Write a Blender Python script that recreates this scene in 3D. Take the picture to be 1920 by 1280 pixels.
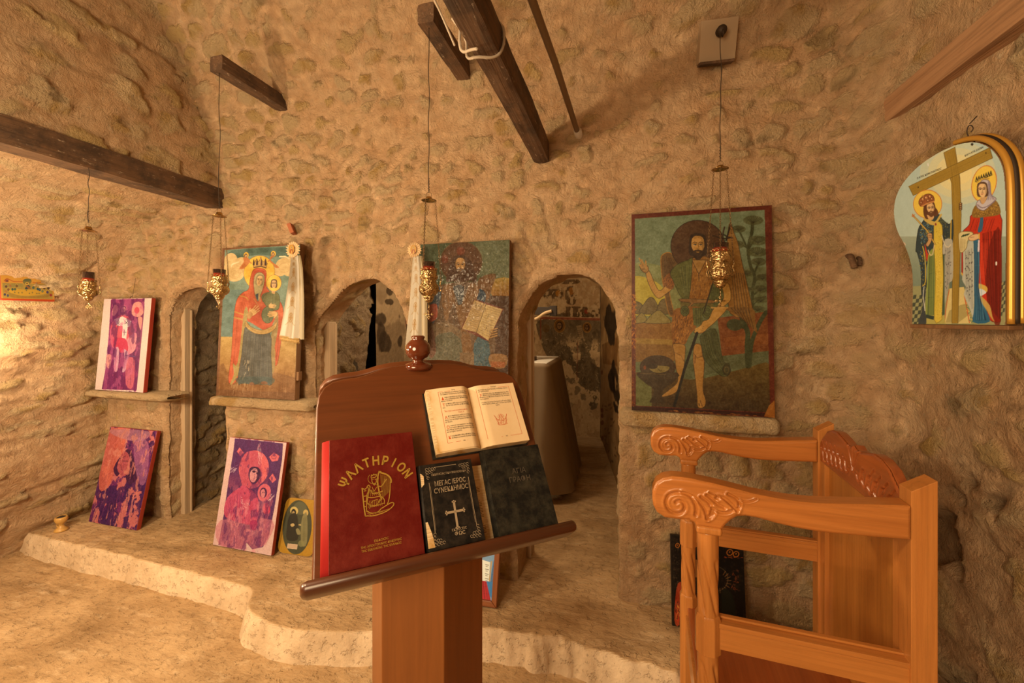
import bpy, bmesh, math, random
import numpy as np
from mathutils import Vector, Matrix, Euler
for o in list(bpy.data.objects): bpy.data.objects.remove(o)
SC = bpy.context.scene
COL = SC.collection
R = math.radians
# ------------------------------------------------------------------ camera, world, light
cam_d = bpy.data.cameras.new('camera'); cam = bpy.data.objects.new('camera', cam_d); COL.objects.link(cam)
cam.location = (0, 0, 1.45); cam.rotation_euler = (R(90), 0, R(15.35))
cam_d.sensor_width = 36; cam_d.lens = 36*765/1920; cam_d.shift_y = -40/1920
cam_d.clip_start = 0.02
SC.camera = cam
SC.view_settings.view_transform = 'Standard'; SC.view_settings.look = 'None'
SC.view_settings.gamma = 1; SC.view_settings.use_curve_mapping = False
SC.view_settings.exposure = 0.66
wd = bpy.data.worlds.new('world'); SC.world = wd; wd.use_nodes = True
wd.node_tree.nodes['Background'].inputs[0].default_value = (1, .62, .3, 1)
wd.node_tree.nodes['Background'].inputs[1].default_value = 0.02
WARM = (1, .725, .42)
def light(name, kind, loc, power, color=WARM, size=.1, target=None, **k):
    d = bpy.data.lights.new(name, kind); d.energy = power; d.color = color
    if kind == 'AREA': d.shape = 'DISK'; d.size = size
    else: d.shadow_soft_size = size
    for a, b in k.items(): setattr(d, a, b)
    o = bpy.data.objects.new(name, d); COL.objects.link(o); o.location = loc
    if target is not None: o.rotation_euler = (Vector(target)-Vector(loc)).to_track_quat('-Z', 'Y').to_euler()
    return o
light('lamp_key', 'POINT', (-2.45, .40, 1.38), 64, size=.07)
light('fill_near', 'POINT', (-1.45, .30, 1.85), 34, size=.10)  # added unseen point light, brightens the upper left wall block
light('lamp_left_wall', 'POINT', (-3.37, 1.39, 1.375), 5, size=.04)
light('fill_behind_camera', 'AREA', (-.8, -1.3, 1.8), 40, size=1.2, target=(.4, 2, 1.3))  # added unseen area light behind the camera, fills the whole room
light('lamp_sanctuary', 'POINT', (-1.0, 2.75, 2.12), 25, size=.12)
light('lamp_prothesis', 'POINT', (-2.45, 2.5, 2.0), 2.5, size=.06)
# ------------------------------------------------------------------ object helpers
def tag(o, label=None, cat=None, group=None, kind=None):
    if label: o['label'] = label
    if cat: o['category'] = cat
    if group: o['group'] = group
    if kind: o['kind'] = kind
    return o
def empty(name, loc=(0, 0, 0), rot=(0, 0, 0), label=None, cat=None, group=None):
    o = bpy.data.objects.new(name, None); COL.objects.link(o); o.location = loc; o.rotation_euler = rot
    o.empty_display_size = .05
    return tag(o, label, cat, group)
def link(name, me, mat, parent=None, smooth=True, label=None):
    if mat is not None: me.materials.clear(); me.materials.append(mat)
    if smooth is not None:
        me.polygons.foreach_set('use_smooth', [smooth]*len(me.polygons))
    o = bpy.data.objects.new(name, me); COL.objects.link(o)
    if parent is not None: o.parent = parent
    if label: o['label'] = label
    return o
def fin(name, bm, mat, parent=None, smooth=False, bevel=0, seg=2, auto=True):
    bmesh.ops.recalc_face_normals(bm, faces=bm.faces[:])
    me = bpy.data.meshes.new(name); bm.to_mesh(me); bm.free()
    o = link(name, me, mat, parent, smooth)
    if bevel:
        m = o.modifiers.new('b', 'BEVEL'); m.width = bevel; m.segments = seg; m.limit_method = 'ANGLE'; m.angle_limit = R(35)
        me.polygons.foreach_set('use_smooth', [True]*len(me.polygons))
        w = o.modifiers.new('w', 'WEIGHTED_NORMAL'); w.keep_sharp = True
    return o
def BM(): return bmesh.new()
def bx(bm, x0, x1, y0, y1, z0, z1, M=None):
    vs = [Vector((x, y, z)) for z in (z0, z1) for y in (y0, y1) for x in (x0, x1)]
    if M is not None: vs = [M @ v for v in vs]
    v = [bm.verts.new(p) for p in vs]
    for f in ((0, 2, 3, 1), (4, 5, 7, 6), (0, 1, 5, 4), (2, 6, 7, 3), (0, 4, 6, 2), (1, 3, 7, 5)):
        bm.faces.new([v[i] for i in f])
    return v
def prism(bm, pts, d0, d1, M=None, cap=True):
    """pts: (a,b) outline; extruded along the 3rd axis from d0 to d1. local = (a, d, b)"""
    A = [Vector((a, d0, b)) for a, b in pts]; B = [Vector((a, d1, b)) for a, b in pts]
    if M is not None: A = [M @ p for p in A]; B = [M @ p for p in B]
    A = [bm.verts.new(p) for p in A]; B = [bm.verts.new(p) for p in B]; n = len(pts)
    for i in range(n):
        j = (i+1) % n; bm.faces.new((A[i], A[j], B[j], B[i]))
    if cap: bm.faces.new(A); bm.faces.new(B[::-1])
def lathe(bm, prof, seg=24, M=None, flute=None):
    rings = []
    for r, z in prof:
        ring = []
        for k in range(seg):
            t = 2*math.pi*k/seg
            rr = r*(flute(t, z) if flute else 1)
            p = Vector((rr*math.cos(t), rr*math.sin(t), z))
            if M is not None: p = M @ p
            ring.append(bm.verts.new(p))
        rings.append(ring)
    for a, b in zip(rings, rings[1:]):
        for k in range(seg):
            bm.faces.new((a[k], a[(k+1) % seg], b[(k+1) % seg], b[k]))
    if prof[0][0] > 1e-5: bm.faces.new(rings[0][::-1])
    if prof[-1][0] > 1e-5: bm.faces.new(rings[-1])
def tube(bm, pts, r, seg=8, M=None, closed=False, flat=1.0):
    pts = [Vector(p) for p in pts]
    if M is not None: pts = [M @ p for p in pts]
    n = len(pts); rs = r if isinstance(r, (list, tuple)) else [r]*n
    rings = []; up = None
    for i, p in enumerate(pts):
        a = pts[i-1] if (i or closed) else p; b = pts[(i+1) % n] if (i < n-1 or closed) else p
        t = (b-a).normalized()
        if up is None:
            up = Vector((0, 0, 1)) if abs(t.z) < .9 else Vector((0, 1, 0))
        s = t.cross(up).normalized(); u = s.cross(t).normalized(); up = u
        rings.append([bm.verts.new(p+(s*math.cos(2*math.pi*k/seg)+u*math.sin(2*math.pi*k/seg)*flat)*rs[i]) for k in range(seg)])
    m = n if closed else n-1
    for i in range(m):
        a = rings[i]; b = rings[(i+1) % n]
        for k in range(seg): bm.faces.new((a[k], a[(k+1) % seg], b[(k+1) % seg], b[k]))
    if not closed: bm.faces.new(rings[0][::-1]); bm.faces.new(rings[-1])
def smooth_pts(P, it=2, closed=False):
    P = [tuple(p) for p in P]
    for _ in range(it):
        Q = []
        n = len(P)
        rng = range(n if closed else n-1)
        if not closed: Q.append(P[0])
        for i in rng:
            a, b = P[i], P[(i+1) % n]
            Q.append(tuple(.75*x+.25*y for x, y in zip(a, b))); Q.append(tuple(.25*x+.75*y for x, y in zip(a, b)))
        if not closed: Q.append(P[-1])
        P = Q
    return P
def npmesh(name, V, F, attrs=None, cols=None):
    V = np.asarray(V, np.float32); F = np.asarray(F, np.int32)
    me = bpy.data.meshes.new(name)
    me.vertices.add(len(V)); me.vertices.foreach_set('co', V.ravel())
    k = F.shape[1]
    me.loops.add(F.size); me.loops.foreach_set('vertex_index', F.ravel())
    me.polygons.add(len(F)); me.polygons.foreach_set('loop_start', np.arange(0, F.size, k, dtype=np.int32))
    try: me.polygons.foreach_set('loop_total', np.full(len(F), k, np.int32))
    except Exception: pass
    me.update(calc_edges=True)
    for n, a in (attrs or {}).items():
        at = me.attributes.new(n, 'FLOAT', 'POINT'); at.data.foreach_set('value', np.asarray(a, np.float32).ravel())
    if cols is not None:
        c4 = np.ones((len(V), 4), np.float32); c4[:, :3] = cols
        at = me.attributes.new('paint', 'FLOAT_COLOR', 'POINT'); at.data.foreach_set('color', c4.ravel())
    return me
def gridfaces(nu, nv, keep=None):
    i = np.arange(nu-1)[:, None]; j = np.arange(nv-1)[None, :]
    a = i*nv+j
    F = np.stack([a, a+nv, a+nv+1, a+1], -1).reshape(-1, 4)
    if keep is not None: F = F[keep.ravel()]
    return F
def compact(V, F, attrs):
    used = np.zeros(len(V), bool); used[F.ravel()] = True
    idx = np.cumsum(used)-1
    return V[used], idx[F], {k: a[used] for k, a in attrs.items()}
# ------------------------------------------------------------------ numpy noise
def hsh(i, j, k=0, s=0):
    n = (np.asarray(i).astype(np.int64)*374761393+np.asarray(j).astype(np.int64)*668265263+np.asarray(k).astype(np.int64)*1274126177+s*974634777) & 0xffffffff
    n = ((n ^ (n >> 13))*1274126177) & 0xffffffff
    n = ((n ^ (n >> 16))*2246822519) & 0xffffffff
    n = n ^ (n >> 15)
    return (n & 0xffffff)/float(0xffffff)
def vnoise(x, y, s=0):
    xi = np.floor(x); yi = np.floor(y); fx = x-xi; fy = y-yi
    fx = fx*fx*(3-2*fx); fy = fy*fy*(3-2*fy)
    a = hsh(xi, yi, 0, s); b = hsh(xi+1, yi, 0, s); c = hsh(xi, yi+1, 0, s); d = hsh(xi+1, yi+1, 0, s)
    return (a*(1-fx)+b*fx)*(1-fy)+(c*(1-fx)+d*fx)*fy
def fbm(x, y, s=0, o=4):
    t = 0; amp = .5; tot = 0
    for k in range(o):
        t = t+amp*vnoise(x*2**k+17.3*k, y*2**k-9.1*k, s+k); tot += amp; amp *= .5
    return t/tot*2-1
def sstep(a, b, x):
    t = np.clip((x-a)/(b-a), 0, 1); return t*t*(3-2*t)
def worley(u, v, cw, ch, seed=0, jit=.38, p=2.6):
    V = v/ch; row = np.floor(V)
    best = np.full(u.shape, 9.); sec = np.full(u.shape, 9.); rid = np.zeros(u.shape); rid2 = np.zeros(u.shape)
    for dj in (-1, 0, 1):
        r = row+dj
        off = hsh(r, 7, 0, seed)
        wr = cw*(.7+.7*hsh(r, 9, 0, seed))
        U = u/wr+off
        cu = np.floor(U)
        for di in (-1, 0, 1):
            ci = cu+di
            px = ci+.5+(hsh(ci, r, 1, seed)-.5)*2*jit; py = r+.5+(hsh(ci, r, 2, seed)-.5)*1.2*jit
            d = (np.abs((U-px))**p+np.abs((V-py)*1.0)**p)**(1/p)
            d = d*(.85+.4*hsh(ci, r, 5, seed))
            m = d < best
            sec = np.where(m, best, np.minimum(sec, d))
            rid = np.where(m, hsh(ci, r, 3, seed), rid); rid2 = np.where(m, hsh(ci, r, 4, seed), rid2)
            best = np.where(m, d, best)
    return best, sec, rid, rid2
def stonefield(u, v, cw=.17, ch=.085, seed=0, cover=.5, relief=1.0):
    """rubble masonry smeared with mortar: returns height, stone mask, tone"""
    wu = u+.075*fbm(u*4, v*5, seed+50, 3)+.016*fbm(u*24, v*24, seed+51, 2); wv = v+.050*fbm(u*3.5, v*5, seed+60, 3)+.012*fbm(u*22, v*26, seed+61, 2)
    f1, f2, r1, r2 = worley(wu, wv, cw, ch, seed, .45, 2.2)
    bury = .98-cover*.5+.75*fbm(u*1.9, v*2.3, seed+8, 3)+(r1-.5)*.5
    rag = fbm(u*16, v*22, seed+3, 4)
    q = (f2-f1)*1.05+.55*rag-bury*.60
    m = sstep(-.03, .26, q)*sstep(.02, .16, f2-f1)
    face = .35+.65*r2
    h = m*(.003+.010*face)*relief+m*.006*sstep(0, .6, f2-f1)*relief
    h = h+.026*relief*fbm(u*1.5, v*1.9, seed+11, 2)+.017*relief*fbm(u*5.5, v*7.5, seed+13, 3)
    rid = 1-np.abs(fbm(u*13, v*19, seed+15, 4))*2
    h = h+.0085*relief*(rid-.7)*(.5+.7*m)
    rid2 = 1-np.abs(fbm(u*34, v*44, seed+17, 3))*2
    h = h+.0030*relief*(rid2-.7)*(.25+m)
    pit = sstep(.40, .56, fbm(u*8, v*13, seed+23, 4)+.12*fbm(u*40, v*40, seed+24, 2))*(.35+.65*m)
    h = h-.013*pit*relief
    return h, m, r1, pit
# ------------------------------------------------------------------ materials
def mat(name, base=(.5, .5, .5), rough=.6, metal=0, coat=0, spec=None, **k):
    m = bpy.data.materials.new(name); m.use_nodes = True
    b = m.node_tree.nodes['Principled BSDF']
    b.inputs['Base Color'].default_value = (*base, 1); b.inputs['Roughness'].default_value = rough
    b.inputs['Metallic'].default_value = metal; b.inputs['Coat Weight'].default_value = coat
    if coat: b.inputs['Coat Roughness'].default_value = .12
    if spec is not None: b.inputs['Specular IOR Level'].default_value = spec
    for a, v in k.items(): b.inputs[a].default_value = v
    return m
class NT:
    def __init__(s, m): s.m = m; s.t = m.node_tree; s.b = s.t.nodes['Principled BSDF']
    def n(s, typ, **k):
        x = s.t.nodes.new(typ)
        for a, v in k.items():
            if a.startswith('i_'): x.inputs[a[2:].replace('_', ' ')].default_value = v
            else: setattr(x, a, v)
        return x
    def l(s, a, b): s.t.links.new(a, b)
    def coord(s, scale=(1, 1, 1), kind='Object'):
        c = s.n('ShaderNodeTexCoord'); mp = s.n('ShaderNodeMapping'); mp.inputs['Scale'].default_value = scale
        s.l(c.outputs[kind], mp.inputs[0]); return mp.outputs[0]
    def noise(s, vec, scale, detail=4, rough=.55, dist=0):
        x = s.n('ShaderNodeTexNoise'); s.l(vec, x.inputs['Vector'])
        x.inputs['Scale'].default_value = scale; x.inputs['Detail'].default_value = detail; x.inputs['Roughness'].default_value = rough
        x.inputs['Distortion'].default_value = dist
        return x.outputs['Fac']
    def ramp(s, fac, stops):
        x = s.n('ShaderNodeValToRGB'); s.l(fac, x.inputs[0]); e = x.color_ramp.elements
        while len(e) < len(stops): e.new(.5)
        for q, (p, c) in zip(e, stops): q.position = p; q.color = (*c, 1) if len(c) == 3 else c
        return x.outputs[0]
    def mix(s, f, a, b, mode='MIX'):
        x = s.n('ShaderNodeMix', data_type='RGBA', blend_type=mode)
        for v, i in ((f, 0), (a, 6), (b, 7)):
            if isinstance(v, (int, float)): x.inputs[i].default_value = v
            elif isinstance(v, tuple): x.inputs[i].default_value = (*v, 1)
            else: s.l(v, x.inputs[i])
        return x.outputs[2]
    def math(s, op, a, b=0.):
        x = s.n('ShaderNodeMath', operation=op)
        for v, i in ((a, 0), (b, 1)):
            if isinstance(v, (int, float)): x.inputs[i].default_value = v
            else: s.l(v, x.inputs[i])
        return x.outputs[0]
    def attr(s, n, out='Fac'):
        return s.n('ShaderNodeAttribute', attribute_name=n).outputs[out]
    def bump(s, h, strength=.5, dist=.01):
        x = s.n('ShaderNodeBump'); s.l(h, x.inputs['Height']); x.inputs['Strength'].default_value = strength; x.inputs['Distance'].default_value = dist
        s.l(x.outputs[0], s.b.inputs['Normal']); return x
    def base(s, c): s.l(c, s.b.inputs['Base Color'])
def stone_mat(name, mort=(.68, .435, .25), mort2=(.82, .60, .385), st=(.88, .68, .42), st2=(.82, .60, .29), dirt_shade=(.20, .12, .06)):
    m = mat(name, rough=.93, spec=.15); t = NT(m)
    v = t.coord()
    mask = t.attr('mask'); tone = t.attr('tone'); pit = t.attr('pit')
    big = t.noise(v, 1.6, 3); mid = t.noise(v, 7, 6, .68); fine = t.noise(v, 75, 5, .7)
    mc = t.mix(t.ramp(mid, [(.35, (0,)*3), (.68, (1,)*3)]), mort, mort2)
    sc = t.mix(t.ramp(tone, [(.35, (0,)*3), (.9, (1,)*3)]), st, st2)
    ochre = t.ramp(t.noise(v, 5.5, 5, .6, .6), [(.52, (0,)*3), (.64, (1,)*3)])
    sc = t.mix(t.math('MULTIPLY', ochre, .75), sc, (.66, .42, .14))
    c = t.mix(mask, mc, sc)
    c = t.mix(t.ramp(big, [(.32, (.35,)*3), (.66, (0,)*3)]), c, (.84, .78, .72), 'MULTIPLY')
    c = t.mix(t.math('MULTIPLY', pit, .5), c, dirt_shade)  # pits painted darker: shade of the recesses put into the colour
    spk = t.ramp(t.noise(v, 38, 3, .7), [(.60, (0,)*3), (.70, (1,)*3)])
    c = t.mix(t.math('MULTIPLY', spk, .38), c, dirt_shade)
    wsp = t.ramp(t.noise(v, 19, 6, .8), [(.58, (0,)*3), (.68, (1,)*3)])
    c = t.mix(t.math('MULTIPLY', wsp, .55), c, (.86, .70, .49))
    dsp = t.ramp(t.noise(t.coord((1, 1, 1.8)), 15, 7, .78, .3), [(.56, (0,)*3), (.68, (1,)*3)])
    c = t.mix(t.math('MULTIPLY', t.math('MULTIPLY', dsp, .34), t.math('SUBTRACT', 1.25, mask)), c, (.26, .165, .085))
    st_ = t.attr('hole_tint')
    c = t.mix(st_, c, dirt_shade)
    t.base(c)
    h = t.math('ADD', t.math('MULTIPLY', fine, t.math('ADD', t.math('MULTIPLY', mask, .9), .35)), t.math('MULTIPLY', t.noise(v, 20, 7, .72, .5), 1.3))
    t.bump(h, 1.0, .045)
    return m
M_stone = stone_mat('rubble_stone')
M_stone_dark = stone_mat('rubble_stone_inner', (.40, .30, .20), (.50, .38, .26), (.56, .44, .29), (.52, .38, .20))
def earth_mat(name, a=(.38, .25, .13), b=(.55, .39, .225), d=(.23, .145, .07)):
    m = mat(name, rough=.95, spec=.12); t = NT(m); v = t.coord()
    c = t.mix(t.ramp(t.noise(v, 3.2, 6, .62, .8), [(.34, (0,)*3), (.66, (1,)*3)]), a, b)
    dk = t.ramp(t.noise(v, 1.7, 5, .6, .4), [(.52, (0,)*3), (.68, (1,)*3)])
    c = t.mix(t.math('MULTIPLY', dk, .65), c, d)
    stq = t.ramp(t.noise(t.coord((1.0, 5.0, 1), ), 1.8, 7, .72, .6), [(.50, (0,)*3), (.64, (1,)*3)])
    c = t.mix(t.math('MULTIPLY', stq, .5), c, d)
    ltq = t.ramp(t.noise(t.coord((1.3, 3.2, 1)), 4.2, 7, .75, .4), [(.54, (0,)*3), (.66, (1,)*3)])
    c = t.mix(t.math('MULTIPLY', ltq, .45), c, (.70, .55, .37))
    sp = t.ramp(t.noise(v, 46, 3, .7), [(.66, (0,)*3), (.72, (1,)*3)])
    c = t.mix(t.math('MULTIPLY', sp, .9), c, (.12, .08, .045))
    sp2 = t.ramp(t.noise(t.coord((1, 1.7, 1)), 13, 5, .75), [(.62, (0,)*3), (.68, (1,)*3)])
    c = t.mix(t.math('MULTIPLY', sp2, .4), c, (.26, .18, .10))
    # bare lime render on the upright face of the step
    g = t.n('ShaderNodeNewGeometry'); sx = t.n('ShaderNodeSeparateXYZ'); t.l(g.outputs['True Normal'], sx.inputs[0])
    up = t.ramp(sx.outputs[2], [(.35, (1,)*3), (.8, (0,)*3)])
    c = t.mix(up, c, t.mix(t.ramp(t.noise(v, 7, 5), [(.35, (0,)*3), (.65, (1,)*3)]), (.56, .43, .29), (.74, .60, .43)))
    t.base(c)
    pt_ = t.ramp(t.noise(v, 34, 4, .7), [(.56, (1,)*3), (.66, (0,)*3)])
    h = t.math('ADD', t.math('MULTIPLY', t.noise(t.coord((1, 2.2, 1)), 14, 5, .6), .9), t.math('MULTIPLY', pt_, .35))
    t.bump(h, .7, .018)
    return m
M_floor = earth_mat('earthen_floor')
def wood_mat(name, a, b, rough=.4, coat=.3, axis='Z', scale=1, streak=.35, bump=.12, dark=None):
    m = mat(name, rough=rough, coat=coat); t = NT(m)
    s = [22, 22, 22]; s['XYZ'.index(axis)] = 1.3
    v = t.coord(tuple(q*scale for q in s))
    n = t.noise(v, 1.2, 6, .6, 1.2); n2 = t.noise(t.coord(tuple((90 if q > 2 else 2.5)*scale for q in s)), 1.5, 3, .6)
    c = t.mix(t.ramp(n, [(.32, (0,)*3), (.7, (1,)*3)]), a, b)
    c = t.mix(t.math('MULTIPLY', t.ramp(n2, [(.45, (0,)*3), (.75, (1,)*3)]), streak), c, tuple(q*.45 for q in a))
    if dark:
        c = t.mix(t.math('MULTIPLY', t.ramp(t.noise(t.coord((3, 3, 3)), 2.6, 5, .7), [(.45, (0,)*3), (.62, (1,)*3)]), .8), c, dark)
    t.base(c); t.bump(n2, bump, .004)
    return m
M_chair = wood_mat('varnished_beech', (.44, .165, .036), (.53, .215, .052), .36, .35, 'X')
M_chairz = wood_mat('varnished_beech_upright', (.44, .165, .036), (.53, .215, .052), .36, .35, 'Z')
M_chaird = wood_mat('varnished_beech_panel', (.36, .135, .024), (.44, .18, .036), .4, .3, 'Z')
M_arm = wood_mat('carved_beech', (.42, .145, .03), (.50, .19, .045), .33, .4, 'X')
M_crest = wood_mat('carved_crest_wood', (.27, .065, .016), (.34, .095, .024), .3, .45, 'Y')
M_lect = wood_mat('mahogany_varnish', (.105, .029, .007), (.145, .040, .010), .38, .22, 'X', streak=.25, bump=.05)
M_tray = wood_mat('dark_rest_wood', (.055, .015, .005), (.085, .024, .008), .35, .25, 'X', streak=.25, bump=.05)
M_post = wood_mat('lectern_column_wood', (.185, .058, .009), (.235, .076, .013), .5, .1, 'Z', streak=.15, bump=.04)
M_beam = wood_mat('old_beam_wood', (.085, .045, .024), (.15, .080, .04), .85, 0, 'Y', .7, streak=.6, bump=.8, dark=(.035, .020, .012))
t_ = NT(M_beam); l_ = M_beam.node_tree.nodes['Principled BSDF'].inputs['Base Color'].links[0].from_socket
t_.base(t_.mix(t_.ramp(t_.noise(t_.coord((40, 14, 40)), 1.6, 6, .8), [(.60, (0,)*3), (.68, (.8,)*3)]), l_, (.42, .33, .24)))
M_beamp = wood_mat('pale_beam_wood', (.30, .16, .08), (.42, .25, .14), .9, 0, 'Y', .7, streak=.6, bump=.8)
M_board = wood_mat('icon_board_wood', (.16, .08, .035), (.23, .12, .05), .7, 0, 'Z', streak=.4)
M_jamb = wood_mat('weathered_jamb_wood', (.42, .31, .20), (.52, .39, .26), .9, 0, 'Z', .6, streak=.4, bump=.6)
M_red = mat('red_lacquer_edge', (.30, .035, .02), .5)
M_iron = mat('dark_iron', (.05, .035, .025), .6, .6)
M_chain = mat('tarnished_chain', (.22, .14, .07), .4, .9)
def brass_mat(name, c, emboss=1.0):
    m = mat(name, c, .24, 1.0); t = NT(m); v = t.coord()
    x = t.n('ShaderNodeTexVoronoi', feature='SMOOTH_F1'); t.l(v, x.inputs['Vector']); x.inputs['Scale'].default_value = 150
    t.bump(t.math('ADD', x.outputs['Distance'], t.noise(v, 90, 3)), .8*emboss, .006)
    t.base(t.mix(t.ramp(t.noise(v, 40, 3), [(.4, (0,)*3), (.65, (1,)*3)]), c, tuple(q*.6 for q in c)))
    return m
M_brass = brass_mat('embossed_brass', (.62, .455, .23))
M_brassp = brass_mat('plain_brass', (.55, .36, .13), .25)
def glass_mat():
    m = mat('ruby_glass', (.16, .012, .008), .08, 0, .5); t = NT(m)
    v = t.coord(); s = t.n('ShaderNodeSeparateXYZ'); t.l(v, s.inputs[0])
    # flashed glass: ruby at the foot, almost black at the sooty rim
    t.base(t.mix(t.ramp(t.math('MULTIPLY', s.outputs[2], 12.), [(.40, (0,)*3), (.56, (1,)*3)]), (.42, .035, .012), (.022, .010, .009)))
    return m
M_glass = glass_mat()
def paint_mat(name, rough=.5, bumpn=None, spec=.4, coat=0):
    m = mat(name, rough=rough, spec=spec, coat=coat); t = NT(m)
    t.base(t.attr('paint', 'Color'))
    if bumpn:
        sc, st, ds = bumpn
        t.bump(t.noise(t.coord(), sc, 5, .65), st, ds)
    return m
M_paint = paint_mat('painted_surface', .5, (120, .25, .002))
M_print = paint_mat('printed_sheet', .45)
M_varn = paint_mat('dark_varnished_painting', .38, (60, .2, .002), .4, .08)
M_foil = paint_mat('crazed_painting', .40, None, .5, .08)
t_ = NT(M_foil); v_ = t_.coord()
x_ = t_.n('ShaderNodeTexVoronoi', feature='DISTANCE_TO_EDGE'); t_.l(t_.mix(.12, v_, t_.n('ShaderNodeTexNoise', i_Scale=18.).outputs['Color'], 'ADD'), x_.inputs['Vector']); x_.inputs['Scale'].default_value = 38
t_.bump(t_.math('ADD', t_.math('MULTIPLY', x_.outputs['Distance'], 1.5), t_.noise(v_, 60, 5, .65, 1.5)), .55, .005)
M_gold = mat('gold_tooling', (.62, .42, .08), .35, .6)
M_goldflat = mat('gilt_moulding', (.62, .34, .06), .35, .5)
M_silver = mat('silver_tooling', (.50, .42, .30), .45, .5)
M_ink = mat('black_ink', (.03, .02, .015), .7)
M_redink = mat('red_ink', (.62, .10, .02), .7)
def cloth_cover(name, a, b, rough=.55, sc=30):
    m = mat(name, rough=rough, spec=.22); t = NT(m); v = t.coord()
    c = t.mix(t.ramp(t.noise(v, sc, 6, .7), [(.42, (0,)*3), (.74, (1,)*3)]), a, b)
    t.base(c); t.bump(t.noise(v, 160, 4, .7), .25, .002); return m
M_rcover = cloth_cover('red_book_cloth', (.105, .006, .004), (.165, .022, .014), .40, 22)
M_rspine = mat('bright_red_ribbon_cloth', (.42, .022, .020), .6, spec=.2)
M_bcover = cloth_cover('black_leatherette', (.005, .0045, .0045), (.035, .027, .020), .55, 45)
M_bcover2 = cloth_cover('scuffed_black_cloth', (.006, .0055, .0045), (.045, .040, .026), .75, 38)
def pages_mat():
    m = mat('page_block', rough=.85); t = NT(m)
    v = t.coord((6, 6, 260)); v2 = t.coord()
    c = t.mix(t.ramp(t.noise(v, 2, 3), [(.35, (0,)*3), (.65, (1,)*3)]), (.55, .38, .19), (.82, .66, .42))
    c = t.mix(t.ramp(t.noise(v2, 24, 4), [(.52, (0,)*3), (.68, (1,)*3)]), c, (.48, .27, .07))
    t.base(c); return m
M_pages = pages_mat()
def paper_mat():
    m = mat('aged_paper', rough=.8, spec=.2); t = NT(m); v = t.coord()
    e = t.attr('edge')
    c = t.mix(t.ramp(t.noise(v, 9, 4), [(.35, (0,)*3), (.7, (1,)*3)]), (.88, .72, .48), (.82, .64, .40))
    f = t.math('MULTIPLY', e, t.ramp(t.noise(v, 26, 5, .65), [(.38, (.2,)*3), (.62, (1,)*3)]))
    t.base(t.mix(f, c, (.50, .29, .07))); return m
M_paper = paper_mat()
def satin_mat():
    m = mat('cream_brocade', rough=.38, spec=.5); t = NT(m)
    m.node_tree.nodes['Principled BSDF'].inputs['Sheen Weight'].default_value = .4
    t.base(t.attr('paint', 'Color')); t.bump(t.noise(t.coord((400, 400, 60)), 1, 2), .15, .001); return m
M_satin = satin_mat()
M_cloth_shaded = mat('altar_cloth_shaded', (.20, .14, .08), .6)  # skirt of the white cloth, its shade painted in as a darker base
M_clay = wood_mat('glazed_clay', (.55, .32, .08), (.62, .38, .12), .4, .3, 'Z')
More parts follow.
